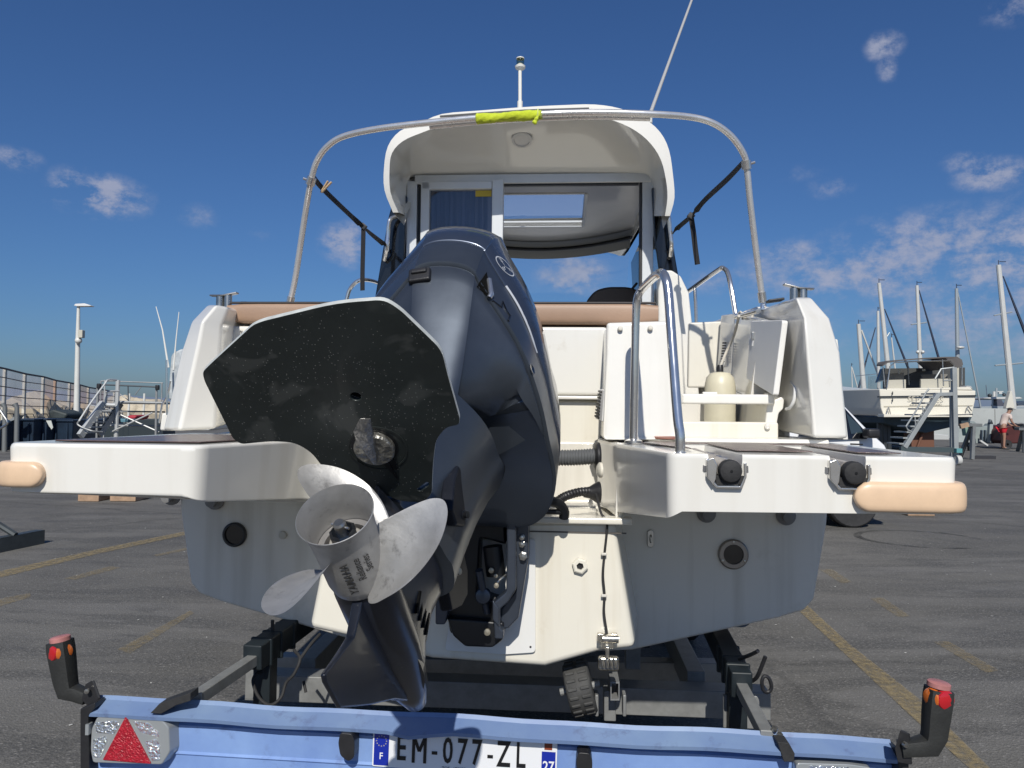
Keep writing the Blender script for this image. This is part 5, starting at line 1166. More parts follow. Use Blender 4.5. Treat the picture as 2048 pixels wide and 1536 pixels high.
h1_, h2_ = Bw(1164, 453, zc), Bw(1164, 389, zc)
hx0, hx1, hv0, hv1 = Bw(990, 456, zc).x, h1_.x, min(h1_.y, h2_.y), max(h1_.y, h2_.y)
q = MB()
q.loft([inner, mid, lip], cap=False, closed=False)
q.loft([lip, outer], cap=False, closed=False)
FR = [outer, [Vector((p.x, 4.5, p.z)) for p in outer], [fore(p, 4.74, 0, 1.0, .10) for p in outer]]
q.loft(FR, cap=False, closed=False)
# forward roof, as strips that leave the hatch open
cols = list(outer)
def at_x(ring, x):
    for a, b in zip(ring, ring[1:]):
        if (a.x-x)*(b.x-x) <= 0 and abs(a.x-b.x) > 1e-6: return a.lerp(b, (x-a.x)/(b.x-a.x))
def ring_v(v, k=1.0, top=.07, dz=0): return [fore(p, v, dz, k, top) for p in outer]
def part_ring(r, lo, hi):
    a = [p for p in r if lo < p.x < hi]
    e0, e1 = at_x(r[12:42], lo), at_x(r[12:42], hi)
    return ([e0] if e0 else [])+a+([e1] if e1 else [])
R0, R1, R2_, R3, R4 = ring_v(4.74, top=.10), ring_v(hv0), ring_v(hv1), ring_v(6.9, .96), ring_v(7.1, .94, .03, -.08)
q.loft([R0, R1], cap=False, closed=False)
q.loft([R2_, R3, R4], cap=False, closed=False)
def lft(r):
    e = at_x(r[12:42], hx0); k = next(i for i in range(12, 42) if r[i].x > hx0); return r[:k]+[e]
def rgt(r):
    e = at_x(r[12:42], hx1); k = next(i for i in range(12, 42) if r[i].x > hx1); return [e]+r[k:]
q.loft([lft(R1), lft(R2_)], cap=False, closed=False)
q.loft([rgt(R1), rgt(R2_)], cap=False, closed=False)
roof = q.build('roof', roofm, boat, sharp=50, recalc=False)
# raised panel line on the rear of the roof
MB().tube([B(880, 233, VR-.02), B(960, 227, VR-.025), B(1050, 221, VR-.025), B(1178, 217, VR-.02)], .006, 6).build('roof_slot', mat('slot_grey', (.12, .12, .12), .5), roof)
# spot light under the overhang
sl = B(1044, 279, 4.42)
MB().lathe([(.062, .0), (.06, .008), (.045, .012), (.043, .006), (.0, .004)], sl, Vector((0, -.42, -.9)), 32).build('ceiling_light', mat('lamp_white', (.6, .59, .56), .3), roof)
# headliner with an open sky hatch, one sheet with a hole
zc = inner[27].z+.004
def cw(px, py): return Bw(px, py, zc+.05)
h0, h1, h2, h3 = Bw(990, 456, zc), Bw(1164, 453, zc), Bw(1164, 389, zc), Bw(990, 392, zc)
hx0, hx1, hv0, hv1 = h0.x, h1.x, h2.y, h1.y
if hv0 > hv1: hv0, hv1 = hv1, hv0
L_, R2 = inner[0].x-.0, inner[-1].x
vf = 6.75
HEAD = mat('headliner', (.34, .33, .31), .25, var=(2, .06), coat=.25)
q = MB()
def slab(x0, x1, v0, v1):
    if x1-x0 > .01 and v1-v0 > .01: q.box(((x0+x1)/2, (v0+v1)/2, zc+.02), (x1-x0, v1-v0, .03))
slab(L_, hx0, VB+.03, vf); slab(hx1, R2, VB+.03, vf); slab(hx0, hx1, VB+.03, hv0); slab(hx0, hx1, hv1, vf)
head = q.build('headliner', HEAD, boat)
zr = outer[27].z
ht = MB()
for a, b in (((hx0, hv0), (hx1, hv0)), ((hx1, hv0), (hx1, hv1)), ((hx1, hv1), (hx0, hv1)), ((hx0, hv1), (hx0, hv0))):
    ht.prism([Vector((a[0], a[1], zc)), Vector((b[0], b[1], zc)), Vector((b[0], b[1], zc+.048)), Vector((a[0], a[1], zc+.048))], Vector((b[1]-a[1], -(b[0]-a[0]), 0)).normalized()*.02)
ht.build('hatch_frame', ALU, boat)

MB().add([(hx0, hv0, zc+.046), (hx1, hv0, zc+.046), (hx1, hv1, zc+.046), (hx0, hv1, zc+.046)], [(0, 1, 2, 3)]).build('hatch_glass', glassmat('clear_glass', (.93, .95, .96)), boat)
# curved brow at the front of the headliner, then the windscreen
brow = []
for k in range(15):
    t = k/14; u = L_+(R2-L_)*t; s = 1-(2*t-1)**2
    brow.append((u, vf-.35+.45*s))
MB().loft([[Vector((u, v-.25, zc+.0)), Vector((u, v-.05, zc-.05)), Vector((u, v, zc-.10)), Vector((u, v+.06, zc+.0))] for u, v in brow]).build('brow', mat('brow_grey', (.2, .2, .19), .4), boat)
MB().tube([Vector((u, v-.13, zc-.04)) for u, v in brow], .014, 8).build('trim_black', BLACKP, boat)
ws = []
for u, v in brow:
    ws.append((Vector((u, v+.03, zc-.04)), Vector((CU+(u-CU)*1.02, v+.75, 1.98))))
MB().loft([[a, b] for a, b in ws], cap=False, closed=False).build('windscreen', glassmat('clear_glass', (.93, .95, .96)), boat, recalc=False)
# cabin sides: moulding below, dark glass above
for s, x in ((-1, L_-.02), (1, R2+.02)):
    xo = lambda z: x+s*(.06+.10*(2.45-z)/1.0)
    q = MB(); q.loft([[Vector((xo(1.6), 4.74, 1.5)), Vector((xo(1.6), 6.9, 1.6)), Vector((xo(2.2), 6.9, 2.2)), Vector((xo(2.1), 4.74, 2.12))], [Vector((xo(1.6)-s*.05, 4.74, 1.5)), Vector((xo(1.6)-s*.05, 6.9, 1.6)), Vector((xo(2.2)-s*.05, 6.9, 2.2)), Vector((xo(2.1)-s*.05, 4.74, 2.12))]])
    q.build('cabin_side', GEL, boat, bevel=.01)
    q = MB(); q.loft([[Vector((xo(2.12), 4.9, 2.12)), Vector((xo(2.2), 6.9, 2.2)), Vector((xo(2.7), 6.7, 2.7)), Vector((xo(2.7), 4.9, 2.7))], [Vector((xo(2.12)-s*.02, 4.9, 2.12)), Vector((xo(2.2)-s*.02, 6.9, 2.2)), Vector((xo(2.7)-s*.02, 6.7, 2.7)), Vector((xo(2.7)-s*.02, 4.9, 2.7))]])
    q.build('side_window', glassmat('tinted_glass', (.25, .28, .3)), boat)
# black glass quarter posts
def postq(pts, v, dv, m, name, bev=.008):
    f = [B(x, y, v) for x, y in pts]
    return MB().loft([f, [p+Vector((0, dv, 0)) for p in f]]).build(name, m, boat, bevel=bev)
pL = postq([(788, 392), (814, 391), (808, 520), (795, 640), (742, 640), (762, 520), (775, 440)], 4.66, .3, BLACKG, 'quarter_glass')
pR = postq([(1303, 375), (1332, 376), (1340, 440), (1350, 510), (1357, 550), (1318, 545), (1308, 470)], 4.66, .3, BLACKG, 'quarter_glass')
# side mouldings of the cabin behind the posts
postq([(1316, 546), (1322, 540), (1344, 540), (1362, 552), (1378, 585), (1384, 640), (1400, 800), (1318, 800)], 4.6, .25, GEL, 'cabin_moulding', .015)
postq([(680, 640), (700, 600), (735, 600), (760, 640), (790, 800), (660, 800)], 4.6, .25, GEL, 'cabin_moulding', .015)
# bulkhead frames
def bar(x0, y0, x1, y1, name='door_frame', m=None, v=VB-.03, d=.06, par=None):
    a, b = B(x0, y0, v), B(x1, y1, v)
    return MB().box(((a.x+b.x)/2, v+d/2, (a.z+b.z)/2), (abs(b.x-a.x), d, abs(a.z-b.z))).build(name, m or ALU, par or boat, bevel=.004)
bar(814, 362, 829, 720); bar(842, 362, 854, 720, v=VB-.045); bar(829.5, 350, 1304, 363, v=VB-.028); bar(843, 363.5, 984, 377, v=VB-.045); bar(984.5, 359, 1003, 720, v=VB-.05); bar(1285, 363.5, 1306, 660, v=VB-.02)
bar(829.5, 363.5, 841.5, 720, 'door_gap', BLACKP, v=VB, d=.04)
bar(1279, 363.5, 1284.5, 660, 'door_seal', BLACKP, v=VB-.01, d=.03)
bar(1003.5, 363.5, 1278, 369, 'door_seal', BLACKP, v=VB-.01, d=.03)
glz = bar(854.5, 377.5, 984, 720, 'door_glass', glassmat('door_tint', (.60, .64, .72), .02, 1.7), v=VB-.015, d=.008)
a, b = B(951, 381, VB-.018), B(983, 393, VB-.018)
MB().box(((a.x+b.x)/2, VB-.018, (a.z+b.z)/2), (abs(a.x-b.x), .001, abs(a.z-b.z))).build('sticker', mat('sticker_yellow', (.55, .40, .03), .5), glz)
# curtain behind the door glass
cr = []
for i in range(60):
    x = 856+128*i/59; p = B(x, 400, VB+.15); p.y += .012*math.sin(i*1.1)+.006*math.sin(i*2.7); cr.append(p)
MB().loft([[Vector((p.x, p.y, 2.86)), Vector((p.x, p.y+.01, 1.5))] for p in cr], cap=False, closed=False).build('curtain', mat('curtain', (.42, .43, .52), .8), boat, recalc=False)
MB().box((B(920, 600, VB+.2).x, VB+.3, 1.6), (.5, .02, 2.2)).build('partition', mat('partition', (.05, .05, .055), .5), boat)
# helm seat back
f = fillet([B(1168, 625, 5.3), B(1172, 602, 5.3), B(1190, 580, 5.3), B(1215, 573, 5.3), B(1255, 573, 5.3), B(1275, 578, 5.3), B(1284, 600, 5.3), B(1284, 640, 5.3), B(1168, 640, 5.3)], .05, 4)
seat = MB().prism(f, (0, .12, 0)).build('helm_seat', mat('seat_brown', (.045, .035, .03), .5, bump=(200, .1)), boat, bevel=.03, seg=4)
MB().beam(B(1264, 578, 5.28), B(1274, 566, 5.25), .012, .012).build('lever', BLACKP, seat)
MB().box((.1, 5.36, 1.55), (.5, .12, 1.1)).build('seat_base', mat('seat_brown', (.045, .035, .03), .5), seat, bevel=.02)

# ---- grab handles on the quarter glass
for pts in ([(797, 432), (780, 440), (776, 470), (773, 500), (769, 520)], [(1322, 424), (1336, 430), (1340, 460), (1343, 490), (1341, 512)]):
    v = 4.6
    pp = catmull([B(x, y, v+(.03 if i in (0, len(pts)-1) else -.02)) for i, (x, y) in enumerate(pts)], 6)
    MB().tube(pp, .013, 10).build('grab_handle', CHROME, boat)
# ---- side rails by the cabin
MB().tube(catmull([B(692, 603, 4.9), B(700, 578, 4.9), B(716, 562, 4.9), B(735, 560, 4.95), B(760, 568, 5.2), B(790, 590, 5.6)], 6), .013, 10).build('side_rail', CHROME, boat)
sr = MB().tube(catmull([B(1345, 606, 5.4), B(1380, 580, 5.0), B(1435, 541, 4.55), B(1447, 537, 4.5), B(1456, 548, 4.45), B(1463, 580, 4.4), B(1474, 645, 4.35)], 8), .014, 10).build('side_rail', CHROME, boat)
MB().tube([B(1390, 576, 4.9), B(1393, 648, 4.9)], .011, 8).build('stanchion', CHROME, sr)

# ---- folding canopy frame over the cockpit
bp = [(580, 606, 3.5), (592, 548, 3.48), (610, 430, 3.42), (622, 362, 3.36), (634, 322, 3.33), (656, 292, 3.30), (690, 272, 3.27), (760, 257, 3.22), (860, 245, 3.18), (955, 236, 3.15), (1060, 229, 3.13), (1180, 225, 3.13), (1300, 228, 3.15), (1380, 234, 3.2), (1425, 246, 3.22), (1460, 270, 3.25), (1484, 302, 3.28), (1493, 330, 3.3), (1500, 400, 3.33), (1512, 500, 3.38), (1525, 598, 3.42)]
SATT = mat('stainless_satin', (.78, .77, .75), .28, 0.72, var=(24, .04), rvar=.06)
arch = MB().tube(catmull([B(*p) for p in bp], 6), .0138, 14).build('canopy_frame', SATT, boat)
MB().tube(catmull([B(x, y+9, v+.035) for x, y, v in bp[8:13]], 8), .0115, 12).build('canopy_tube', SATT, arch)
for i in (0, -1):
    p = B(*bp[i]); d = (B(*bp[1 if i == 0 else -2])-p).normalized()
    MB().tube([p-d*.015, p+d*.03], .018, 14).build('foot_sleeve', CHROME, arch)
    MB().ball(p-d*.03, .014, n=12, m=8).build('foot_joint', CHROME, arch)
    MB().lathe([(.028, -.05), (.028, -.044), (.01, -.04), (.008, -.02)], p-d*.0, (0, 0, 1), 16).build('foot_base', CHROME, arch)
for i, x in ((3, 624), (17, 1493)):
    p = B(*bp[i]); MB().lathe([(.021, -.018), (.021, .018)], p, (B(*bp[i+1])-p), 14).build('clamp', CHROME, arch)
    MB().tube([p, p+Vector((.035*(1 if i > 9 else -1), 0, .012))], .006, 8).build('clamp_pin', CHROME, arch)

# ---- stern light mast and aerial on the roof
o = B(1040, 212, 5.0)
ml = MB().tube([o+Vector((0, 0, -.12)), o+Vector((0, 0, .03)), o+Vector((0, 0, .035)), B(1040, 138, 5.0)], [.018, .018, .012, .012], 14).build('light_mast', mat('mast_white', (.72, .71, .66), .35), boat)
t = B(1040.5, 133, 5.0)
MB().lathe([(.012, -.03), (.033, -.012), (.036, .0), (.02, .012), (.012, .02)], t, (0, 0, 1), 20).build('lamp_base', mat('mast_white', (.72, .71, .66), .35), ml)
MB().lathe([(.024, .012), (.026, .03), (.026, .045), (.024, .05)], t, (0, 0, 1), 20).build('lamp_lens', glassmat('lens', (.7, .72, .6)), ml)
MB().lathe([(.027, .05), (.027, .056), (.012, .064), (.0, .065)], t, (0, 0, 1), 20).build('lamp_cap', mat('mast_white', (.72, .71, .66), .35), ml)
an = MB().tube([B(1296, 240, 4.5), B(1304, 218, 4.5), B(1345, 105, 4.5), B(1388, -12, 4.5), B(1445, -170, 4.5)], [.014, .011, .0085, .007, .005], 10).build('aerial', mat('aerial_grey', (.42, .42, .42), .4), boat)
MB().lathe([(.02, -.03), (.02, .02), (.012, .03)], B(1298, 236, 4.5), (0, 0, 1), 12).build('aerial_base', mat('mast_white', (.72, .71, .66), .35), an)

# ================================================================== loose things on the boat
# tightened webbing straps
def strap(name, pts, tail, label):
    pts = catmull([B(*p) for p in pts], 8)
    wd = [Vector((0, math.cos(i*.16), .35+math.sin(i*.16))) for i in range(len(pts))]
    o = MB().strip(pts, wd, .030, .004).build(name, WEB, None, label, 'strap', 'webbing straps holding the canopy frame', frame=BF)
    tp_ = catmull([B(*p) for p in tail], 8)
    MB().strip(tp_, Vector((.95, -.3, 0)), .028, .003).build('loose_end', WEB, o)
    bp_ = B(*tail[0]); MB().box(bp_, (.035, .02, .03), Matrix.Rotation(R_(40), 3, 'Y')).build('buckle', BLACKP, o, bevel=.003)
    return o
strap('strap', [(624, 352, 3.35), (650, 382, 3.6), (700, 430, 4.1), (735, 462, 4.35), (762, 484, 4.52), (772, 492, 4.58)], [(727, 453, 4.28), (726, 500, 4.28), (725, 545, 4.28), (725, 581, 4.28)], 'black webbing strap slanting down from the left bend of the canopy frame, end hanging loose')
strap('strap', [(1491, 320, 3.3), (1455, 358, 3.55), (1410, 400, 3.95), (1385, 430, 4.2), (1360, 452, 4.5), (1346, 466, 4.6)], [(1382, 432, 4.2), (1387, 465, 4.2), (1391, 500, 4.2), (1395, 529, 4.2)], 'black webbing strap slanting down from the right bend of the canopy frame, end hanging loose')
# wooden clothes pegs on the left strap
for k, (a, b) in enumerate((((642, 385), (656, 362)), ((643, 385), (663, 364)))):
    q = MB(); p0, p1 = B(*a, 3.52), B(*b, 3.50)
    pg = q.beam(p0, p1, .009, .007).build('clothes_peg', mat('peg_wood', (.55, .4, .24), .6, var=(30, .15)), None, ['upright wooden clothes peg clipped on the left black strap', 'leaning wooden clothes peg clipped on the left black strap beside the upright one'][k], 'clothes peg', 'clothes pegs on the left strap', frame=BF, bevel=.001)
    MB().tube([p0.lerp(p1, .5)+Vector((-.006, 0, 0)), p0.lerp(p1, .5)+Vector((.006, 0, 0))], .004, 8).build('spring', STEELD, pg)
# bright cloth rolled round the canopy tube
def rolled_cloth():
    pts = [B(952, 236, 3.14), B(985, 234.5, 3.135), B(1020, 232, 3.13), B(1060, 229.5, 3.125), B(1084, 228, 3.12)]
    path = catmull(pts, 12); rings = []; rnd = random.Random(3)
    n = len(path)
    for i, p in enumerate(path):
        t = (path[min(i+1, n-1)]-path[max(i-1, 0)]).normalized(); x = Vector((0, 0, 1)); x = (x-t*x.dot(t)).normalized(); y = t.cross(x)
        rr = []
        for k in range(20):
            a = 2*math.pi*k/20
            r = .0195*(1+.10*math.sin(a*2+i*.22)+.06*math.sin(a*5+i*.9)+.05*rnd.uniform(-1, 1))
            r *= .82 if i in (0, n-1) else (1.10 if i in (1, n-2) else 1)
            rr.append(p+(x*math.cos(a)+y*math.sin(a))*r-Vector((0, 0, .003)))
        rings.append(rr)
    CL = mat('cloth_yellow', (.56, .66, .02), .85, var=(40, .12), bump=(400, .5), sheen=.3)
    o = MB().loft(rings).build('cloth', CL, None, 'bright yellow-green cloth rolled round the top of the canopy frame', 'cloth', frame=BF, sharp=70)
    tl = catmull([B(1078, 226, 3.11), B(1074, 236, 3.10), B(1069, 242, 3.10), B(1069, 247, 3.10), B(1073, 241, 3.095)], 6)
    MB().tube(tl, [.007+.002*math.sin(i) for i in range(len(tl))], 8).build('knot_end', CL, o)
    MB().tube([B(1076, 230, 3.12)+Vector((0, .022*math.sin(a)*1.05, .022*math.cos(a))) for a in [2*math.pi*k/16 for k in range(16)]], .003, 6, loop=True).build('tie', mat('tie_pale', (.62, .7, .2), .8), o)
rolled_cloth()
# fender standing in the locker
def fender_buoy():
    o = B(1440, 842, 3.32); o.z -= .08
    h = B(1440, 744, 3.32).z-o.z
    FM = mat('fender_vinyl', (.62, .58, .44), .4, var=(9, .08), dirt=(10, .6, (.42, .34, .16), .5))
    r = .066
    b = MB().lathe([(.02, 0), (r*.7, .01), (r*.97, .04), (r, .08), (r*1.0, h*.6), (r*.97, h*.8), (r*.86, h*.92), (r*.6, h*.985), (r*.25, h*1.0)], o, (0, 0, 1), 28).build('fender', FM, None, 'cream vinyl mooring fender standing behind the white shelf in the cockpit', 'fender', frame=BF)
    MB().lathe([(.014, h*.99), (.014, h+.02), (.01, h+.03)], o, (0, 0, 1), 14).build('eye', BLACKP, b)
    top_ = o+Vector((0, 0, h+.02))
    MB().tube(catmull([top_, B(1452, 705, 3.4), B(1468, 670, 3.35), B(1478, 632, 3.2)], 6), .006, 8).build('lanyard', mat('rope', (.6, .56, .48), .9, bump=(200, .6)), b)
fender_buoy()
# boathook tube tied along the starboard side
bh = MB().tube([B(1472, 634, 3.5), B(1517, 622, 3.1)], .010, 12).build('tow_bar', CHROME, None, 'short chrome bar lashed with rope beside the right stern quarter', 'bar', frame=BF)
MB().tube([B(1478, 630, 3.42)+Vector((.003*k, .016*math.cos(k*.9), .016*math.sin(k*.9)-.002)) for k in range(24)], .005, 6).build('lashing', mat('rope', (.6, .56, .48), .9), bh)
# ================================================================== the outboard motor (its own frame: x starboard, y forward, z up the leg; tilted up)
from mathutils.bvhtree import BVHTree
motor = thing('outboard_motor', 'large dark blue outboard motor tilted up on the stern with a grey three bladed propeller', 'outboard motor', (0, .3, .6), MF)
def croll(p):
    x, y, z = p; t = min(1, max(0, (z-.22)/.40)); t = t*t*(3-2*t)
    f = R_(9)*t; x, y = x*math.cos(f)-y*math.sin(f), x*math.sin(f)+y*math.cos(f)
    return Vector((x+.012+.022*t+.085*max(0, z-.95), y, z-.08*x*t))
def cowl_ring(zr, w, ya, yb, fac, D, crown=0.0, n=5, sc=.20):
    L_ = yb-ya
    half = [(0, ya-.008), (fac*.6, ya-.005), (fac*.98, ya+.004), (fac*1.12, ya+.018), (w*.70, ya+.125*min(1, L_/.5)), (w*.90, ya+.24*min(1, L_/.6)), (w*1.01, ya+.36*min(1, L_/.65)), (w*1.10, ya+.66*L_), (w*1.0, ya+.84*L_), (w*.70, ya+.95*L_), (0, yb)]
    pts = [Vector((x, y, 0)) for x, y in half]+[Vector((-x, y, 0)) for x, y in half[-2:0:-1]]
    pts = catmull(pts, n, True)
    return [croll((p.x, p.y, zr-D*(1-math.exp(-(p.y-ya)/sc))-crown*min(1, abs(p.x)/w)**2)) for p in pts]
def cowl(levels, name, m, bevel=0, cap=True):
    rings = [cowl_ring(*l) for l in levels]
    return MB().loft(rings, cap=cap), rings
low_l = [(.600, .165, -.060, .42, .05, -.24), (.615, .195, -.068, .45, .06, -.22), (.70, .240, -.098, .50, .068, -.12, .01), (.82, .272, -.150, .53, .076, .10, .03), (.93, .288, -.197, .55, .082, .21, .05), (.975, .292, -.213, .555, .084, .25, .06), (.983, .288, -.209, .553, .083, .253, .06)]
up_l = [(.988, .286, -.207, .55, .083, .256, .06), (.995, .297, -.217, .56, .085, .26, .06), (1.08, .306, -.213, .56, .088, .25, .07), (1.123, .307, -.206, .56, .090, .24, .08), (1.129, .305, -.204, .558, .090, .24, .08)]
top_l = [(1.131, .304, -.2035, .557, .090, .24, .08), (1.137, .311, -.207, .56, .092, .24, .08), (1.215, .314, -.192, .555, .098, .18, .09), (1.285, .298, -.170, .545, .106, .11, .10), (1.340, .256, -.137, .52, .11, .06, .10), (1.382, .205, -.085, .47, .10, .02, .08), (1.408, .125, -.01, .40, .06, .0, .04), (1.415, .03, .08, .30, .02, 0, .01)]
r_low = [cowl_ring(*l) for l in low_l]; sm_ = r_low[-1]
r_low = [[Vector((p.x+(e.x-p.x)*k_, p.y+(e.y-p.y)*k_, min(p.z, e.z-.0015*(len(r_low)-1-i)))) for p, e in zip(r, sm_) for k_ in [max(0, min(1, (p.z-e.z+.05)/.05))]] for i, r in enumerate(r_low)]
lower = MB().loft(r_low).build('lower_cowl', NAVY, motor, sharp=50)
m_, r_up = cowl(up_l, 'x', NAVY); band = m_.build('cowl_band', NAVY, motor, sharp=50)
mtop, r_top = cowl(top_l, 'x', NAVY)
NAVYG = mat('motor_paint_gloss', (.045, .058, .088), .24, .45, var=(5, .1), coat=.5, dirt=(30, .68, (.2, .2, .2), .2))
topc = mtop.build('cowl_top', NAVYG, motor, sharp=60)
bands = MB(); bands.loft(r_up); bands.loft(r_top); bands.loft(r_low)
BV = BVHTree.FromPolygons([tuple(p) for p in bands.v], bands.f)
def on_cowl(px, py):
    o = MFI @ EYE; d = (MFI.to_3x3() @ ray(px, py)).normalized()
    h = BV.ray_cast(o, d)
    return (h[0], h[1]) if h[0] else (ML(px, py, 0, .25), Vector((1, 0, 0)))
# dark gasket and leg fairing
def leg_ring(z, w, ya, yb, k=0): return cowl_ring(z, w, ya, yb, w*.25, k)
g = MB().loft([leg_ring(.558, .150, -.150, .33, -.06), leg_ring(.602, .165, -.075, .345, -.06)]).build('gasket', MBLACK, motor)
leg = MB().loft([leg_ring(.205, .080, -.135, .20), leg_ring(.235, .084, -.14, .21), leg_ring(.30, .092, -.145, .23, -.01), leg_ring(.40, .112, -.152, .26, -.03), leg_ring(.50, .14, -.158, .30, -.05), leg_ring(.562, .163, -.165, .335, -.06)]).build('leg', NAVY, motor, sharp=50)
# pan under the cowl and the black steering foot below it
MB().loft([cowl_ring(.66, .10, .16, .42, .05, -.06), cowl_ring(.70, .15, .10, .46, .06, -.04), cowl_ring(.76, .18, .06, .48, .07, -.0)]).build('bottom_pan', MBLACK, motor, sharp=60)
# latch, tilt grip, screw
o, nn = on_cowl(840, 553)
q = MB(); M3 = nn.to_track_quat('Y', 'Z').to_matrix()
q.box(o, (.062, .024, .046), M3); la = q.build('latch', BLACKP, motor, bevel=.006)
MB().box(o+M3 @ Vector((0, .012, .008)), (.044, .014, .016), M3).build('latch_lever', BLACKP, la, bevel=.004)
T3 = [(953, 574), (973, 544), (982, 599)]; NB = 8; gv, gf, ix = [], [], {}
for a in range(NB+1):
    for b_ in range(NB+1-a):
        c_ = NB-a-b_; px = sum(k*p[0] for k, p in zip((a, b_, c_), T3))/NB; py = sum(k*p[1] for k, p in zip((a, b_, c_), T3))/NB
        p, n_ = on_cowl(px, py); ix[a, b_] = len(gv); gv.append(p+n_*.0015)
for a in range(NB):
    for b_ in range(NB-a):
        gf.append((ix[a, b_], ix[a+1, b_], ix[a, b_+1]))
        if a+b_ < NB-1: gf.append((ix[a+1, b_], ix[a+1, b_+1], ix[a, b_+1]))
gr = MB().add(gv, gf).build('grip_recess', mat('slot_black', (.004, .004, .004), .9, spec=.1), band, recalc=False)
MB().tube([p+n_*.006 for p, n_ in (on_cowl(975.5+.6*k, 562+4.2*k) for k in range(9))], .0075, 10).build('grip_bar', CHROME, band)
o, nn = on_cowl(1063, 739)
sc = MB().lathe([(.013, .001), (.014, .003), (.009, .002), (.0, .001)], o, nn, 16).build('screw', BLACKG, motor)
# notch line on the side of the band
nt_ = [on_cowl(x, y) for x, y in ((985, 601), (1003, 615), (1005, 603), (1013, 622), (1020, 632), (1017, 642), (1015, 641))]
MB().tube([p+n_*.0005 for p, n_ in nt_], .0028, 6).build('seam', BLACKG, band)

# lettering and stripe on the starboard side of the top cowl
SILV = mat('decal_silver', (.62, .64, .66), .3, .3)
BVt = BVHTree.FromPolygons([tuple(p) for p in mtop.v], mtop.f)
def side_x(y, z, off):
    h = BVt.ray_cast(Vector((1.2, y, z)), Vector((-1, 0, 0)))
    return (h[0].x+off) if h[0] else None
def side_decal(vs, fs, y0, z0, ang, name, m, off=.0012):
    out = []; ca, sa = math.cos(ang), math.sin(ang)
    for p in vs:
        y = y0+p.x*ca-p.y*sa; z = z0+p.x*sa+p.y*ca
        x = side_x(y, z, off)
        out.append(Vector((x if x is not None else .2, y, z)))
    return MB().add(out, fs).build(name, m, topc, recalc=False, flat=True)
e0, en = on_cowl(1032, 530)
em = []
import itertools
def ring2(r0, r1, n=40):
    vs = [Vector((r*math.cos(2*math.pi*i/n), r*math.sin(2*math.pi*i/n), 0)) for r in (r0, r1) for i in range(n)]
    return vs, [(i, (i+1) % n, n+(i+1) % n, n+i) for i in range(n)]
def proj_decal(vs, fs, c, al, n, name, m, off=.0012):
    up = n.cross(al).normalized(); out = []
    for p in vs:
        o_ = c+al*p.x+up*p.y+n*.12
        h = BVt.ray_cast(o_, -n, .24); out.append(h[0]+n*off if h[0] and h[1].dot(n) > .25 else None)
    fs = [f for f in fs if all(out[i] is not None for i in f)]; out = [o_ if o_ is not None else c for o_ in out]
    return MB().add(out, fs).build(name, m, topc, recalc=False, flat=True)
t0, t1 = on_cowl(1046, 556)[0], on_cowl(1072, 612)[0]; tn_ = on_cowl(1058, 585)[1]
al = (t1-t0); al = (al-tn_*al.dot(tn_)).normalized()
vs, fs = ring2(.0285, .032)
ea = (al-en*al.dot(en)).normalized()
proj_decal(vs, fs, e0, ea, en, 'emblem', SILV)
mv, mf = [], []
for a in (90, 210, 330):
    d = Vector((math.cos(R_(a)), math.sin(R_(a)), 0)); n_ = Vector((-d.y, d.x, 0))
    def qd(a0, a1, w0, w1, sh=0.0):
        a0, a1, w0, w1, sh = (z*.80 for z in (a0, a1, w0, w1, sh))
        k = len(mv); mv.extend([d*a0+n_*(sh-w0), d*a1+n_*(sh-w1), d*a1+n_*(sh+w1), d*a0+n_*(sh+w0)]); mf.append((k, k+1, k+2, k+3))
    qd(.002, .017, .0012, .0012); qd(.017, .034, .0010, .0010, .0045); qd(.017, .034, .0010, .0010, -.0045); qd(.0165, .0185, .0055, .0055); qd(.017, .034, .0010, .001)
proj_decal(mv, mf, e0, ea, en, 'emblem_mark', SILV)
vs, fs = text_mesh('YAMAHA', .062, 0, 1.1, 'LEFT', 3, bold=.0016)
proj_decal(vs, fs, t0, al, tn_, 'lettering', SILV)
sp_ = [on_cowl(*p) for p in ((1012, 572), (1024, 590), (1036, 610), (1047, 632), (1057, 655), (1066, 680), (1074, 706))]
MB().strip(catmull([p+n_*.001 for p, n_ in sp_], 4), [x for p, n_ in sp_[:-1] for x in [Vector((.3, -.2, .9))]*4]+[Vector((.3, -.2, .9))], .007, .001).build('stripe', SILV, topc)

# ---- lower unit: strut, bullet, skeg
def foil_ring(z, c0, c1, w, n=16):
    """symmetric foil section between y=c0 (aft) and y=c1 (front)"""
    ys = [c0+(c1-c0)*(1-math.cos(math.pi*i/n))/2 for i in range(n+1)]
    def th(y):
        t = (c1-y)/(c1-c0); return w*10*(.2969*math.sqrt(max(t, 0))-.126*t-.3516*t*t+.2843*t**3-.1036*t**4)
    return [Vector((th(y)+.002, y, z)) for y in ys]+[Vector((-th(y)-.002, y, z)) for y in ys[::-1]]
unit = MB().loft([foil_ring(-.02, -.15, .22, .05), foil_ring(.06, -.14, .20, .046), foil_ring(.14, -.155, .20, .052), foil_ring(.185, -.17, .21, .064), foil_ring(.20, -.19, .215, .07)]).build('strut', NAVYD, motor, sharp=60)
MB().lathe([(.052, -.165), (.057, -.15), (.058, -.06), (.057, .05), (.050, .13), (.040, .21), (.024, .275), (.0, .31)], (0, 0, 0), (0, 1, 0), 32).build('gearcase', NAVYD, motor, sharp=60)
sk = [(-.165, -.045), (-.163, -.12), (-.205, -.185), (-.238, -.232), (-.225, -.238), (-.149, -.238), (-.02, -.165), (.10, -.09), (.19, -.045)]
q = MB()
def skr(x, k):
    cy = .0
    return [Vector((x, y*(1 if k == 1 else .97)+(0 if k == 1 else .005), z)) for y, z in sk]
rings = []
n = len(sk)
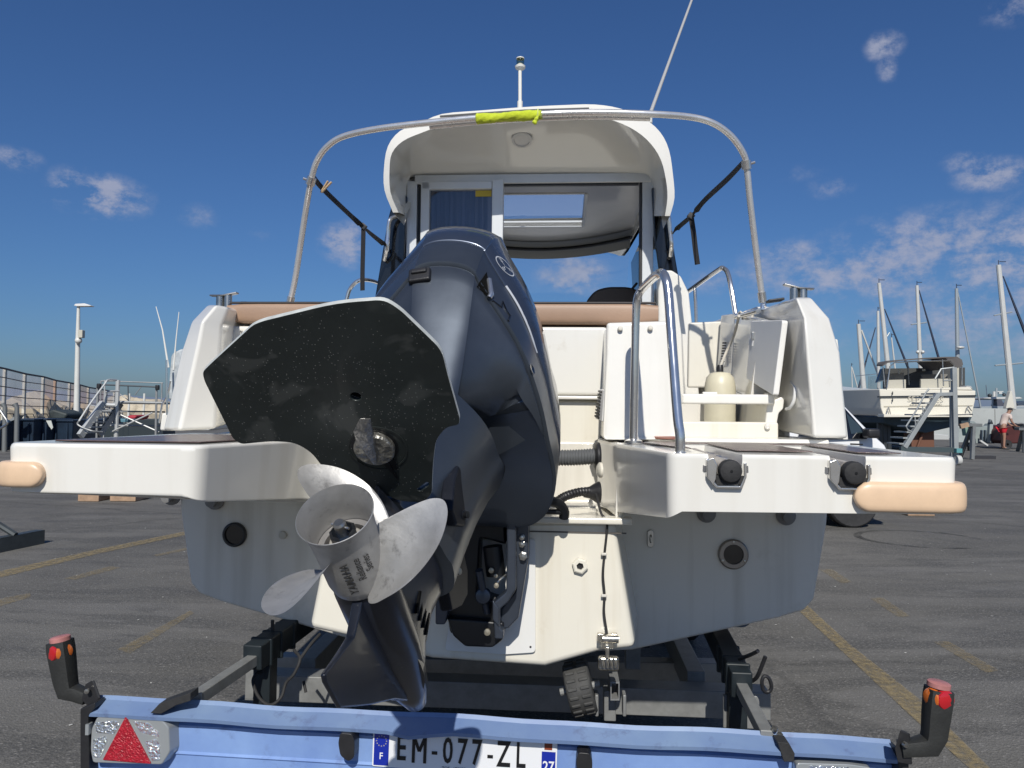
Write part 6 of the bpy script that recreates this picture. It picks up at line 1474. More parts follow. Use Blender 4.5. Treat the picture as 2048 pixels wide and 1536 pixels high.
q.loft([[Vector((x*(1+min(0, (z+.06))*3.2), y, z)) for y, z in sk] for x in (-.010, .010)])
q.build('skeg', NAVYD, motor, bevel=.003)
# water intakes on the strut
for k in range(4):
    y0 = .02+.028*k
    a = ML(862+5*k, 1170+16*k, 0, .045)
for k in range(4):
    yy = .035+.026*k; zz = .085
    MB().prism([Vector((.030, yy, zz-.03)), Vector((.030, yy+.012, zz-.022)), Vector((.030, yy+.012, zz+.032)), Vector((.030, yy, zz+.024))], (max(p.x for p in foil_ring(.085, -.144, .20, .0475) if abs(p.y-yy) < .03)-.0285, 0, 0)).build('water_intake', mat('slot_black', (.004, .004, .004), .9, spec=.1), unit)

# ---- anti-ventilation plate with its wide wings
FOIL = mat('plate_paint', (.021, .027, .026), .42, .1, var=(9, .25), rvar=.14, coat=.1)
nt = FOIL.node_tree; b = nt.nodes['Principled BSDF']
def foil_marks():
    tc = nd(nt, 'ShaderNodeTexCoord')
    base_link = b.inputs['Base Color'].links[0].from_socket
    # pale specks
    vo = nd(nt, 'ShaderNodeTexVoronoi'); vo.inputs['Scale'].default_value = 230; ln(nt, tc, 'Object', vo, 'Vector')
    n1 = nd(nt, 'ShaderNodeTexNoise'); n1.inputs['Scale'].default_value = 7; n1.inputs['Detail'].default_value = 4; ln(nt, tc, 'Object', n1, 'Vector')
    mr = nd(nt, 'ShaderNodeMapRange'); mr.inputs[1].default_value = .24; mr.inputs[2].default_value = .14
    ln(nt, vo, 'Distance', mr, 0)
    sp = nd(nt, 'ShaderNodeSeparateColor'); ln(nt, vo, 'Color', sp, 0)
    gt = nd(nt, 'ShaderNodeMath', operation='GREATER_THAN'); ln(nt, sp, 0, gt, 0)
    th = nd(nt, 'ShaderNodeMapRange'); th.inputs[1].default_value = .35; th.inputs[2].default_value = .65; th.inputs[3].default_value = .95; th.inputs[4].default_value = .62
    ln(nt, n1, 'Fac', th, 0); ln(nt, th, 0, gt, 1)
    mu = nd(nt, 'ShaderNodeMath', operation='MULTIPLY'); ln(nt, mr, 0, mu, 0); ln(nt, gt, 0, mu, 1)
    m2 = nd(nt, 'ShaderNodeMath', operation='MULTIPLY'); ln(nt, mu, 0, m2, 0); m2.inputs[1].default_value = .6
    # dull smudges where fouling was scraped off
    n2 = nd(nt, 'ShaderNodeTexNoise'); n2.inputs['Scale'].default_value = 11; n2.inputs['Detail'].default_value = 3; n2.inputs['Distortion'].default_value = .6; ln(nt, tc, 'Object', n2, 'Vector')
    sm = nd(nt, 'ShaderNodeMapRange'); sm.inputs[1].default_value = .56; sm.inputs[2].default_value = .62; sm.inputs[4].default_value = .55; ln(nt, n2, 'Fac', sm, 0)
    x1 = nd(nt, 'ShaderNodeMix', data_type='RGBA'); nt.links.new(base_link, x1.inputs[6]); x1.inputs[7].default_value = (.085, .09, .085, 1); ln(nt, sm, 0, x1, 0)
    x2 = nd(nt, 'ShaderNodeMix', data_type='RGBA'); ln(nt, x1, 2, x2, 6); x2.inputs[7].default_value = (.45, .45, .42, 1); ln(nt, m2, 0, x2, 0)
    ln(nt, x2, 2, b, 'Base Color')
foil_marks()
out = [(525, 642), (672, 606), (768, 599), (800, 619), (884, 700), (893, 740), (920, 838), (918, 850), (893, 855), (872, 880), (866, 930), (864, 990), (845, 1006), (800, 1003), (770, 990), (700, 985), (657, 950), (622, 905), (590, 886), (545, 883), (482, 889), (466, 879), (408, 762), (404, 744), (420, 728), (505, 650)]
ol = [ML(x, y, 2, .203) for x, y in out]
ol = fillet(ol, [.03, .2, .03, .03, .02, .05, .006, .006, .02, .03, .05, .02, .02, .02, .02, .02, .05, .05, .05, .05, .01, .012, .012, .01, .01, .03], 4)
edgeM = mat('plate_edge', (.5, .52, .5), .45, var=(30, .2))
q = MB(); nO = len(ol)
q.loft([ol, [p+Vector((0, 0, .011)) for p in ol]], mi=1)
q.mi = [1]*nO+[0, 1]
fo = q.build('ventilation_plate', [FOIL, edgeM], motor, bevel=.0018)
bo = []
cut(fo, [MB().lathe([(.0095, -.05), (.0095, .05)], ML(712, 792, 2, .205), (0, 0, 1), 20), MB().prism(fillet([ML(x, y, 2, .19) for x, y in ((832, 989), (852, 974), (857, 976), (856, 981), (838, 993))], .003), (0, 0, .05))])
MB().lathe([(.013, .0125), (.0, .0125)], ML(712, 792, 2, .205)-Vector((0, 0, 0)), (0, 0, 1), 16, cap=False).build('recess_disc', mat('slot_black', (.004, .004, .004), .9, spec=.1), fo)  # black disc added behind the drilled hole; its colour supplies the dark inside
# step ring and trim tab anode
ac = ML(750, 893, 2, .203)
MB().lathe([(.057, .0), (.057, -.0012), (.054, -.0012), (.054, .0)], ac+Vector((.004, .006, 0)), (0, 0, 1), 48, cap=False).build('ring_groove', mat('ring_dark', (.02, .025, .024), .4), fo)
MB().lathe([(.045, .0), (.045, -.0008), (.0, -.0008)], ac, (0, 0, 1), 40).build('recess_disc', MBLACK, fo)
ZINC = mat('zinc', (.30, .29, .26), .42, .85, var=(40, .35), rvar=.15, bump=(55, 1.0, 3))
an_ = MB().lathe([(.0385, .0), (.0395, -.010), (.036, -.014), (.0, -.015)], ac, (0, 0, 1), 40).build('anode', ZINC, fo, bevel=.001)
# trim tab fin
f0, f1, f2, f3, f4 = ML(748, 945, 2, .19), ML(738, 905, 2, .188), ML(704, 862, 2, .175), ML(722, 836, 2, .165), ML(737, 836, 2, .165)
ax = (ML(738, 830, 2, .203)-ML(755, 935, 2, .203)).normalized(); sx = Vector((ax.y, -ax.x, 0))*-1
if sx.x < 0: sx = -sx
ax, sx = (ax*math.cos(.38)-sx*math.sin(.38)), (sx*math.cos(.38)+ax*math.sin(.38))
def fl(a, s, h): return ac+ax*a+sx*s+Vector((0, 0, -h))
hp = [ML(x, y, 2, z) for x, y, z in ((706, 863, .140), (720, 836, .140), (741, 836, .140), (730, 860, .140), (711, 884, .165), (737, 897, .170), (747, 930, .187), (754, 928, .187), (742, 872, .189), (750, 872, .189))]
bm = bmesh.new()
for p in hp: bm.verts.new(p)
bmesh.ops.convex_hull(bm, input=bm.verts); bm.verts.ensure_lookup_table(); bm.verts.index_update()
q = MB().add([v.co.copy() for v in bm.verts], [[v.index for v in f.verts] for f in bm.faces]); bm.free()
q.build('trim_tab', mat('zinc_tab', (.36, .35, .33), .4, .75, var=(30, .3), bump=(60, .8, 3)), fo, bevel=.002)
MB().box(ac+Vector((.01, -.0, 0))-ax*.052, (.014, .026, .003), Matrix.Rotation(0, 3, 'Z')).build('slot', MBLACK, fo)
MB().prism([ac-ax*.045+sx*.006-Vector((0, 0, .001)), ac-ax*.045-sx*.006-Vector((0, 0, .001)), ac-ax*.098+sx*.001-Vector((0, 0, .001))], (0, 0, -.002)).build('slot', MBLACK, fo)

# ---- propeller
PROP = mat('prop_metal', (.43, .425, .415), .50, .62, var=(16, .13), rvar=.10, dirt=(26, .56, (.13, .125, .12), .55), bump=(40, .12))
PRI = mat('prop_inside', (.3, .29, .28), .5, .7, var=(20, .2))
pitch, PY0, RK = .07, -.26, -.30
hub = MB().lathe([(.050, -.165), (.0555, -.172), (.0585, -.19), (.0575, -.25), (.0575, -.29), (.060, -.318), (.0665, -.338), (.0655, -.339), (.058, -.318), (.0545, -.29), (.053, -.20), (.0, -.195)], (0, 0, 0), (0, 1, 0), 56).build('propeller_hub', PROP, motor, sharp=45)
MB().lathe([(.053, -.262), (.042, -.262), (.040, -.25), (.040, -.235), (.053, -.235)], (0, 0, 0), (0, 1, 0), 40, cap=False).build('inner_ring', PRI, hub)
MB().lathe([(.032, -.20), (.032, -.265), (.029, -.268), (.0, -.268)], (0, 0, 0), (0, 1, 0), 30).build('spacer', mat('spacer', (.4, .38, .34), .45, .5), hub)
MB().lathe([(.024, -.262), (.024, -.292), (.019, -.296), (.0, -.296)], (0, 0, 0), (0, 1, 0), 8).build('nut', BLACKG, hub, flat=True)
nb = MB().lathe([(.011, -.29), (.011, -.312), (.008, -.316), (.0, -.316)], (0, 0, 0), (0, 1, 0), 16).build('shaft_end', STEELD, hub)
MB().tube([(-.016, -.306, .006), (.016, -.305, -.006)], .0025, 8).build('cotter_pin', STEELD, hub)
for a in (30, 150, 270):
    MB().beam((math.cos(R_(a))*.03, -.22, math.sin(R_(a))*.03), (math.cos(R_(a))*.055, -.22, math.sin(R_(a))*.055), .008, .06, (0, 1, 0)).build('spoke', PRI, hub)
blade_o = [(-66.8, .060), (-66.8, .074), (-60, .092), (-50.5, .107), (-36.1, .133), (-22.3, .155), (-10.1, .172), (-.3, .181), (6.5, .184), (12.1, .178), (15.8, .157), (17.5, .125), (18.3, .09), (19, .060)]
bo2 = catmull([Vector((a, r*1000, 0)) for a, r in blade_o], 4)
def blade(c):
    no = len(bo2); nr = 12
    def pt(i, t, side):
        a1, r1 = bo2[i].x, bo2[i].y/1000
        s = i/(no-1); a0 = -62+76*s; r0 = .056
        # smooth camber between hub and rim
        a = a0+(a1-a0)*t; r = r0+(r1-r0)*t
        th = (.0052*(1-t)+.0022*t)*(1 if .02 < s < .98 else .5)*(0.35 if t > .97 else 1)
        w = R_(a+c); y = PY0-pitch*R_(a)+RK*(r-.06)+.010*math.sin(math.pi*t)*math.sin(math.pi*s)
        nrm = Vector((-math.sin(w)*.5, -.8, math.cos(w)*.5)).normalized()
        return Vector((r*math.cos(w), y, r*math.sin(w)))+nrm*(th*side)
    f = [[pt(i, k/nr, 1) for i in range(no)] for k in range(nr+1)]
    bk = [[pt(i, k/nr, -1) for i in range(no)] for k in range(nr, -1, -1)]
    return MB().loft(f+bk, cap=False, closed=False, loop=True).build('propeller_blade', PROP, hub, sharp=70)
for c in (0, 115, 240): blade(c)
# cast lettering on the hub barrel, seen under the opening
LET = mat('cast_letter', (.05, .048, .045), .6)
def hub_text(txt, size, ang, y0, sx, bold=0.0, shear=0.0):
    vs, fs = text_mesh(txt, size, 0, sx, 'LEFT', 3, bold=bold, shear=shear)
    out = []
    for p in vs:
        a = R_(ang)-p.y/.058; r = .0590 if (y0-p.x) > -.30 else .0625
        out.append(Vector((r*math.cos(a), y0-p.x, r*math.sin(a))))
    MB().add(out, fs).build('lettering', LET, hub, recalc=False, flat=True)
def hang(px, py):
    o = MFI @ EYE; d = (MFI.to_3x3() @ ray(px, py)).normalized()
    a_, b_, c_ = d.x*d.x+d.z*d.z, 2*(o.x*d.x+o.z*d.z), o.x*o.x+o.z*o.z-.0585**2
    disc = b_*b_-4*a_*c_
    if disc < 0: return None
    p = o+d*((-b_-math.sqrt(disc))/(2*a_))
    return math.degrees(math.atan2(p.z, p.x)), p.y
h1, h2, h3 = hang(712, 1188), hang(728, 1160), hang(742, 1140)
hub_text('YAMAHA', .0205, h1[0] if h1 else -110, h1[1] if h1 else -.18, .95, .0003)
hub_text('Reliance', .0195, h2[0] if h2 else -95, h2[1] if h2 else -.19, .85, .0002, .15)
hub_text('Series', .0195, h3[0] if h3 else -80, h3[1] if h3 else -.2, .85, .0002, .15)

# ---- mounting: swivel, trim unit, clamps (built in the boat frame, carried by the motor)
BM = MFI @ BF
def bm_part(q, name, m, parent=None, **kw): return q.xf(BM).build(name, m, parent or motor, **kw)
SATIN = mat('bracket_grey', (.045, .055, .075), .35, .4, var=(12, .15), coat=.3)
def pxprism(pts, v, dv, fil=0.0):
    f = [B(x, y, v) for x, y in pts]
    if fil: f = fillet(f, fil)
    return MB().loft([f, [p+Vector((0, dv, 0)) for p in f]])
cl = bm_part(pxprism([(1012, 1002), (1019, 992), (1027, 990), (1032, 1010), (1032, 1180), (1016, 1205), (1000, 1219), (1000, 1256), (1007, 1262), (1007, 1279), (989, 1279), (987, 1240), (985, 1207), (1012, 1184), (1014, 1100)], 2.335, .06), 'clamp_bracket', SATIN, bevel=.006, seg=3)
bm_part(pxprism([(1031, 1018), (1054, 1021), (1057, 1050), (1057, 1116), (1037, 1236), (1016, 1258), (1001, 1258), (1001, 1218), (1031, 1182)], 2.385, .10), 'clamp_flange', SATIN, bevel=.006, seg=3)
for px, py, r in ((1044, 1074, .007), (1044, 1088, .0085), (1046, 1112, .011)):
    q = MB().lathe([(r*1.3, 0), (r*1.3, .004), (r, .005), (r, .018), (.0, .019)], B(px, py, 2.384), (0, -1, 0), 6 if r > .008 else 12)
    bm_part(q, 'bolt', STEELD, cl, flat=True)
ft = catmull([B(x, y, 2.47) for x, y in ((1020, 862), (1060, 830), (1104, 800), (1106, 860), (1100, 930), (1103, 962), (1088, 986), (1060, 988), (1045, 965), (1030, 920))], 4, True)
bm_part(MB().loft([[p+Vector((0, -.02, 0)) for p in ft], [p+Vector((0, .16, .03)) for p in ft]]), 'steering_foot', mat('foot_grey', (.022, .023, .026), .42, .1, var=(14, .3), dirt=(16, .60, (.10, .10, .095), .5)), bevel=.014, seg=3)
# left clamp, hidden behind the leg
bm_part(pxprism([(880, 1010), (905, 1010), (905, 1180), (890, 1250), (870, 1250), (870, 1100)], 2.335, .14), 'clamp_bracket', SATIN, bevel=.006)
q = MB().tube([B(872, 1003, 2.33), B(1052, 1003, 2.33)], .022, 18); bm_part(q, 'tilt_tube', STEELD)
q = MB().box(B(1063, 994, 2.33), (.044, .05, .042)); zb = bm_part(q, 'steering_block', mat('block_bronze', (.15, .13, .11), .4, .7, var=(40, .3)), bevel=.004)
for px, py in ((1055, 1007), (1068, 1007), (1056, 983), (1069, 983)):
    q = MB().lathe([(.0065, -.006), (.0065, .006), (.004, .011), (.0, .012)], B(px, py, 2.30), (0, -.4, -1 if py > 990 else 1), 10); bm_part(q, 'nut', CHROME, zb)
q = MB().tube(catmull([B(1074, 1000, 2.36), B(1100, 1002, 2.38), B(1118, 1008, 2.40), B(1128, 1022, 2.42), B(1128, 1035, 2.43)], 6), .016, 12); bm_part(q, 'steering_arm', MBLACK)
q = MB().tube([B(1052, 1022, 2.37), B(1120, 1024, 2.41)], .009, 10); bm_part(q, 'steering_rod', MBLACK)
# swivel bracket: dark body between the clamps
bm_part(pxprism([(905, 1040), (1010, 1050), (1012, 1090), (960, 1075), (955, 1190), (1000, 1205), (1000, 1275), (900, 1268), (888, 1200)], 2.40, .10), 'swivel_bracket', MBLACK, bevel=.008)
bm_part(MB().tube([B(985, 1092, 2.37), B(992, 1150, 2.37)], .03, 18), 'trim_motor', MBLACK)
rod = bm_part(MB().tube([B(958, 1140, 2.33), B(968, 1190, 2.36), B(975, 1225, 2.38)], .012, 12), 'tilt_ram', SATIN)
bm_part(MB().lathe([(.024, 0), (.026, .006), (.022, .018), (.012, .02), (.0, .02)], B(967, 1191, 2.36), (0, -1, .1), 24), 'ram_eye', SATIN, rod)
for px, py, r in ((983, 1140, .008), (992, 1151, .006), (993, 1170, .008), (975, 1263, .010)):
    bm_part(MB().lathe([(r, 0), (r, .01), (.0, .012)], B(px, py, 2.335), (0, -1, 0), 12), 'fitting', mat('fitting_brass', (.4, .36, .28), .4, .7))
bm_part(MB().tube(catmull([B(994, 1168, 2.335), B(1000, 1160, 2.335), B(1012, 1150, 2.35)], 5), .004, 8), 'hydraulic_pipe', STEELD)
bm_part(pxprism([(893, 1235), (1008, 1245), (1006, 1280), (985, 1296), (930, 1294), (905, 1272)], 2.37, .12), 'lower_yoke', MBLACK, bevel=.008)
bm_part(pxprism([(985, 1200), (998, 1216), (998, 1255), (985, 1240)], 2.33, .06), 'yoke_ear', SATIN, bevel=.004)
bm_part(pxprism([(968, 1000), (1003, 968), (1006, 935), (996, 940), (968, 985)], 2.28, .05), 'tilt_lever', SATIN, bevel=.004)
MMATT = mat('motor_matt', (.009, .011, .017), .55, 0, var=(10, .2), spec=.22, dirt=(120, .62, (.18, .18, .17), .5))
# side covers of the lower mounts on the leg
def lpart(pts, x, dx, name, m, bev=.006):
    f = [ML(px, py, 0, x) for px, py in pts]
    return MB().loft([f, [p+Vector((dx, 0, 0)) for p in f]]).build(name, m, motor, bevel=bev, seg=3)
lpart([(918, 930), (926, 945), (948, 1000), (958, 1046), (940, 1056), (915, 1050), (905, 1020), (910, 960)], .118, -.03, 'mount_cover', MMATT)
lpart([(880, 1010), (905, 1052), (925, 1090), (936, 1140), (936, 1190), (925, 1212), (905, 1222), (895, 1170), (880, 1090)], .062, -.03, 'mount_bracket', MMATT)
for px, py, x in ((912, 1143, .064), (927, 1030, .120)):
    o = ML(px, py, 0, x)
    MB().lathe([(.011, 0), (.011, .003), (.0085, .004), (.0085, .012), (.0, .013)], o, (1, -.3, -.3), 12).build('bolt', STEELD if x < .1 else MBLACK, motor)
# ================================================================== boat trailer
GALV = mat('galvanised', (.25, .255, .25), .55, .35, var=(16, .18), rvar=.12, dirt=(22, .6, (.2, .2, .19), .4))
TBLK = mat('trailer_black', (.012, .018, .022), .5, .1, var=(20, .25))
trailer = thing('boat_trailer', 'galvanised boat trailer with black sleeves carrying the white motorboat', 'boat trailer', (-.26, 4.5, 0), BF)
def tbar(p0, p1, w, h, name, m, up=(0, 0, 1), par=None, bev=.004):
    return MB().beam(p0, p1, w, h, up).build(name, m, par or trailer, bevel=bev)
# cross members
za = B(1000, 1395, 2.75).z
tbar(B(500, 1366, 3.0), B(1535, 1404, 3.0), .10, .10, 'cross_member', GALV)
tbar(B(560, 1330, 3.5), B(1480, 1345, 3.5), .08, .10, 'cross_member', GALV)
for s in (-1, 1):
    tbar(Vector((CU+s*.78, 3.1, .33)), Vector((CU+s*.78, 6.0, .36)), .07, .11, 'side_rail', GALV)
    tbar(Vector((CU+s*.78, 6.0, .36)), Vector((CU, 9.3, .42)), .07, .11, 'draw_bar', GALV)
for v in (4.2, 5.4): tbar(Vector((CU-.8, v, .34)), Vector((CU+.8, v, .34)), .07, .08, 'cross_member', GALV)
# bunks under the hull
for s in (-1, 1):
    tbar(Vector((CU+s*.55, 3.1, .50)), Vector((CU+s*.52, 5.2, .50)), .10, .06, 'bunk', TBLK)
    for v in (3.2, 4.9): tbar(Vector((CU+s*.54, v, .36)), Vector((CU+s*.54, v, .48)), .06, .06, 'bunk_post', GALV, (0, 1, 0))
# black square sleeves with the extension arms of the light board
aL = (B(392, 1397, 2.24), B(518, 1312, 2.62)); aR = (B(1534, 1474, 2.22), B(1478, 1366, 2.62))
for (p0, p1), s in ((aL, -1), (aR, 1)):
    d = (p1-p0).normalized()
    tbar(p0, p1+d*.25, .036, .036, 'extension_arm', GALV, bev=.003)
    sl = tbar(p1-d*.05+Vector((0, 0, .01)), p1+d*.75+Vector((0, 0, .03)), .068, .085, 'sleeve', TBLK, bev=.006)
    for k in (.02, .10, .2):
        c = p1+d*k+Vector((0, 0, .01))
        MB().beam(c-d*.008, c+d*.008, .08, .097).build('strap_plate', TBLK, sl, bevel=.006)
    tbar(p1+d*.05+Vector((0, 0, -.02)), p1+d*.05+Vector((0, .0, -.20)), .06, .07, 'hanger', TBLK, (0, 1, 0))
    MB().box(p1+Vector((s*.02-.0, .06, -.115)), (.12 if s > 0 else .10, .012, .11)).build('hanger_plate', GALV, trailer, bevel=.003)
# clamp handles on the right sleeve, pin on the left
for pts in ([(1478, 1318, 2.66), (1500, 1310, 2.62), (1516, 1302, 2.58)], [(1505, 1362, 2.60), (1514, 1354, 2.58), (1522, 1336, 2.56), (1531, 1313, 2.55)], [(546, 1272, 2.72), (545, 1255, 2.72), (545, 1240, 2.72)]):
    MB().tube(catmull([B(*p) for p in pts], 5), .0065, 8).build('clamp_handle', BLACKP, trailer)
lp_ = catmull([B(x, y, 2.56) for x, y in ((1526, 1378), (1524, 1362), (1529, 1352), (1538, 1357), (1543, 1372), (1540, 1382), (1532, 1384))], 4, True)
MB().tube(lp_, .006, 8, loop=True).build('eye_bolt', BLACKP, trailer)
# keel rollers
TYRE = mat('roller_rubber', (.05, .05, .048), .7, var=(25, .25), bump=(90, .2))
def keel_roller(px, py, v, r, w, tilt):
    o = B(px, py, v); ax = Vector((math.cos(R_(tilt)), 0, math.sin(R_(tilt))))
    q = MB(); q.lathe([(r*.5, -w/2), (r*.92, -w/2), (r, -w*.42), (r, w*.42), (r*.92, w/2), (r*.5, w/2)], o, ax, 36)
    ro = q.build('keel_roller', TYRE, trailer, sharp=50)
    for k in range(20):
        a = 2*math.pi*k/20; y_ = ax.cross(Vector((0, 1, 0))).normalized()
        d = Vector((0, 1, 0))*math.cos(a)+y_*math.sin(a)
        for sd in (-.24, .24):
            c = o+d*r+ax*w*sd
            MB().beam(c-ax*w*.18, c+ax*w*.18, r*.13, r*.10, d).build('tread_block', TYRE, ro, bevel=.003)
    MB().tube([o-ax*w*.8, o+ax*w*.8], .012, 10).build('axle', GALV, ro)
keel_roller(1160, 1376, 2.62, .085, .085, 14)
keel_roller(700, 1352, 2.9, .09, .085, 10)
tbar(B(1219, 1376, 2.66), B(1219, 1436, 2.66), .04, .06, 'roller_post', GALV, (0, 1, 0))
sq = [B(x, y, 2.56) for x, y in ((1221, 1364), (1239, 1364), (1239, 1401), (1221, 1401))]; sqi = [B(x, y, 2.56) for x, y in ((1223, 1367), (1237, 1367), (1237, 1398), (1223, 1398))]
q = MB(); q.loft([sqi, sq, [p+Vector((0, .12, 0)) for p in sq], [p+Vector((0, .12, 0)) for p in sqi]], cap=False, loop=True); q.build('box_section', GALV, trailer)
for x in (1193, 1248): tbar(B(x, 1385, 2.62), B(x, 1428, 2.62), .012, .05, 'hanger_plate', GALV, (0, 1, 0))
# wheels well forward, under the boat
for s in (-1, 1):
    for v in (4.9,):
        o = Vector((CU+s*.98, v, .30))
        ty = MB().lathe([(.19, -.09), (.28, -.095), (.30, -.07), (.30, .07), (.28, .095), (.19, .09)], o, (1, 0, 0), 32).build('tyre', RUBBER, trailer)
        MB().lathe([(.19, -.05), (.17, -.03), (.06, -.01), (.0, .0)] if s < 0 else [(.19, .05), (.17, .03), (.06, .01), (.0, .0)], o+Vector((s*.04, 0, 0)), (1, 0, 0), 24).build('rim', ALU, ty)
tbar(Vector((CU-.9, 4.9, .30)), Vector((CU+.9, 4.9, .30)), .06, .06, 'axle_beam', GALV)
tbar(Vector((CU, 9.3, .42)), Vector((CU, 9.6, .12)), .05, .05, 'jockey_leg', GALV, (1, 0, 0))
# cables
for pts in ([(588, 1300, 2.66), (600, 1318, 2.62), (588, 1348, 2.60), (572, 1366, 2.60), (562, 1395, 2.58), (540, 1410, 2.57), (518, 1395, 2.57), (506, 1365, 2.58), (512, 1348, 2.60), (524, 1343, 2.62)], [(600, 1318, 2.62), (622, 1288, 2.66), (640, 1268, 2.7)], [(607, 1362, 2.7), (612, 1385, 2.69)]):
    MB().tube(catmull([B(*p) for p in pts], 6), .0055, 8).build('cable', RUBBER, trailer)
# plastic guide pad beyond the right corner of the hull
MB().prism(fillet([B(x, y, 2.95) for x, y in ((1448, 1243), (1480, 1236), (1497, 1238), (1502, 1248), (1490, 1256), (1450, 1254))], .02), (0, .12, 0)).build('guide_pad', mat('pad_blue', (.10, .13, .17), .4), trailer, bevel=.006)

# ratchet hook hanging on the transom
def hook():
    CH = mat('ratchet_zinc', (.6, .57, .5), .22, .95, var=(60, .4), rvar=.12)
    fr = BF
    root = thing('ratchet_hook', 'zinc plated hook and ratchet hanging below the thin black cable on the white transom', 'ratchet', tuple(B(1215, 1300, 2.47)), BF)
    def bx(x0, y0, x1, y1, v, d, name, m=CH, bev=.002):
        a, b = B(x0, y0, v), B(x1, y1, v)
        return MB().box(((a.x+b.x)/2, v+d/2, (a.z+b.z)/2), (abs(b.x-a.x), d, abs(a.z-b.z))).build(name, m, root, bevel=bev)
    bx(1195, 1268, 1206, 1285, 2.465, .02, 'side_plate'); bx(1223, 1268, 1235, 1285, 2.465, .02, 'side_plate')
    bx(1206, 1270, 1223, 1275, 2.462, .02, 'crossbar'); bx(1203, 1283, 1228, 1298, 2.468, .022, 'ratchet_body')
    MB().lathe([(.013, 0), (.013, .05), (.0, .05)], B(1205, 1277, 2.462), (1, 0, 0), 16).build('spool', CH, root)
    bx(1211, 1294, 1219, 1318, 2.45, .02, 'lever', bev=.003)
    q = MB(); q.box(B(1217, 1326, 2.47), (.066, .03, .045)); q.build('hook_body', CH, root, bevel=.010, seg=3)
    for k in range(4):
        MB().tube([B(1203+8*k, 1318, 2.448), B(1206+8*k, 1336, 2.448)], .004, 8).build('tooth', CH, root)
hook()

# ================================================================== light board on the trailer arms
LBLU = mat('board_blue', (.225, .35, .62), .36, .0, var=(3.2, .22, (.14, .23, .49)), coat=.1, rvar=.1, dirt=(14, .58, (.12, .17, .33), .6), bump=(12, .05))
BV_ = 2.17
board = thing('trailer_light_board', 'pale blue trailer light board with number plate and lamps across the bottom of the photo', 'light board', tuple(B(985, 1536, BV_)), BF)
def bq(pts, v0, name, m, par=None, dv=.0, bev=.003, seg=2):
    f = [B(x, y, v0) for x, y in pts]; return MB().loft([f, [p+Vector((0, dv, 0)) for p in f]]).build(name, m, par or board, bevel=bev, seg=seg)
# folded sheet: profile (v, w) swept along the board
e0, e1 = B(168, 1426, BV_), B(1798, 1517, BV_)       # front upper edge ends
def sweep(prof, n=36, wob=0.0):
    rings = []
    for i in range(n+1):
        t = i/n; c = e0.lerp(e1, t)
        dent = math.exp(-((t-.425)/.02)**2)
        wv = .0022*math.sin(t*17)+.0015*math.sin(t*41+1)
        rings.append([c+Vector((0, a-(.010*dent if j == 1 or j == 0 else 0)*wob, b-(.012*dent if j < 2 else 0)*wob+wv*wob)) for j, (a, b) in enumerate(prof)])
    return rings
TH = .0015
q = MB(); pr = [(.0, -.011), (-.003, .0), (.050, .020), (.058, .030), (.062, .026), (.053, .016), (.004, -.004), (.004, -.011)]
q.loft(sweep(pr, 36, 1.0)); q.build('top_flange', mat('flange_blue', (.19, .275, .43), .4, var=(3.2, .22, (.13, .20, .38)), rvar=.1, dirt=(14, .56, (.10, .13, .24), .7), bump=(12, .05)), board, sharp=25)
q = MB(); pr = [(.018, -.028), (.016, -.09), (.006, -.098), (.006, -.34), (.011, -.34), (.011, -.10), (.021, -.092), (.024, -.02)]
pr = [(.050, .012), (.050, -.030), (.040, -.036), (.040, -.110), (.034, -.116), (.040, -.122), (.040, -.26), (.044, -.26), (.054, -.035), (.054, .012)]
q.loft(sweep(pr, 36, .0)); face = q.build('board_face', LBLU, board, sharp=25)
q = MB(); pr = [(-.030, -.262), (-.030, -.268), (.03, -.268), (.03, -.262)]
q.loft(sweep(pr, 4, .0)); q.build('bottom_flange', LBLU, board)
def onb(px, py, dv): return B(px, py, BV_+dv)
# end plates
for pts in ([(160, 1418), (190, 1405), (190, 1416), (176, 1432), (182, 1700), (160, 1700)], [(1796, 1496), (1818, 1520), (1822, 1700), (1800, 1700)]):
    bq(pts, BV_-.004, 'end_plate', BLACKP, dv=.05, bev=.003)
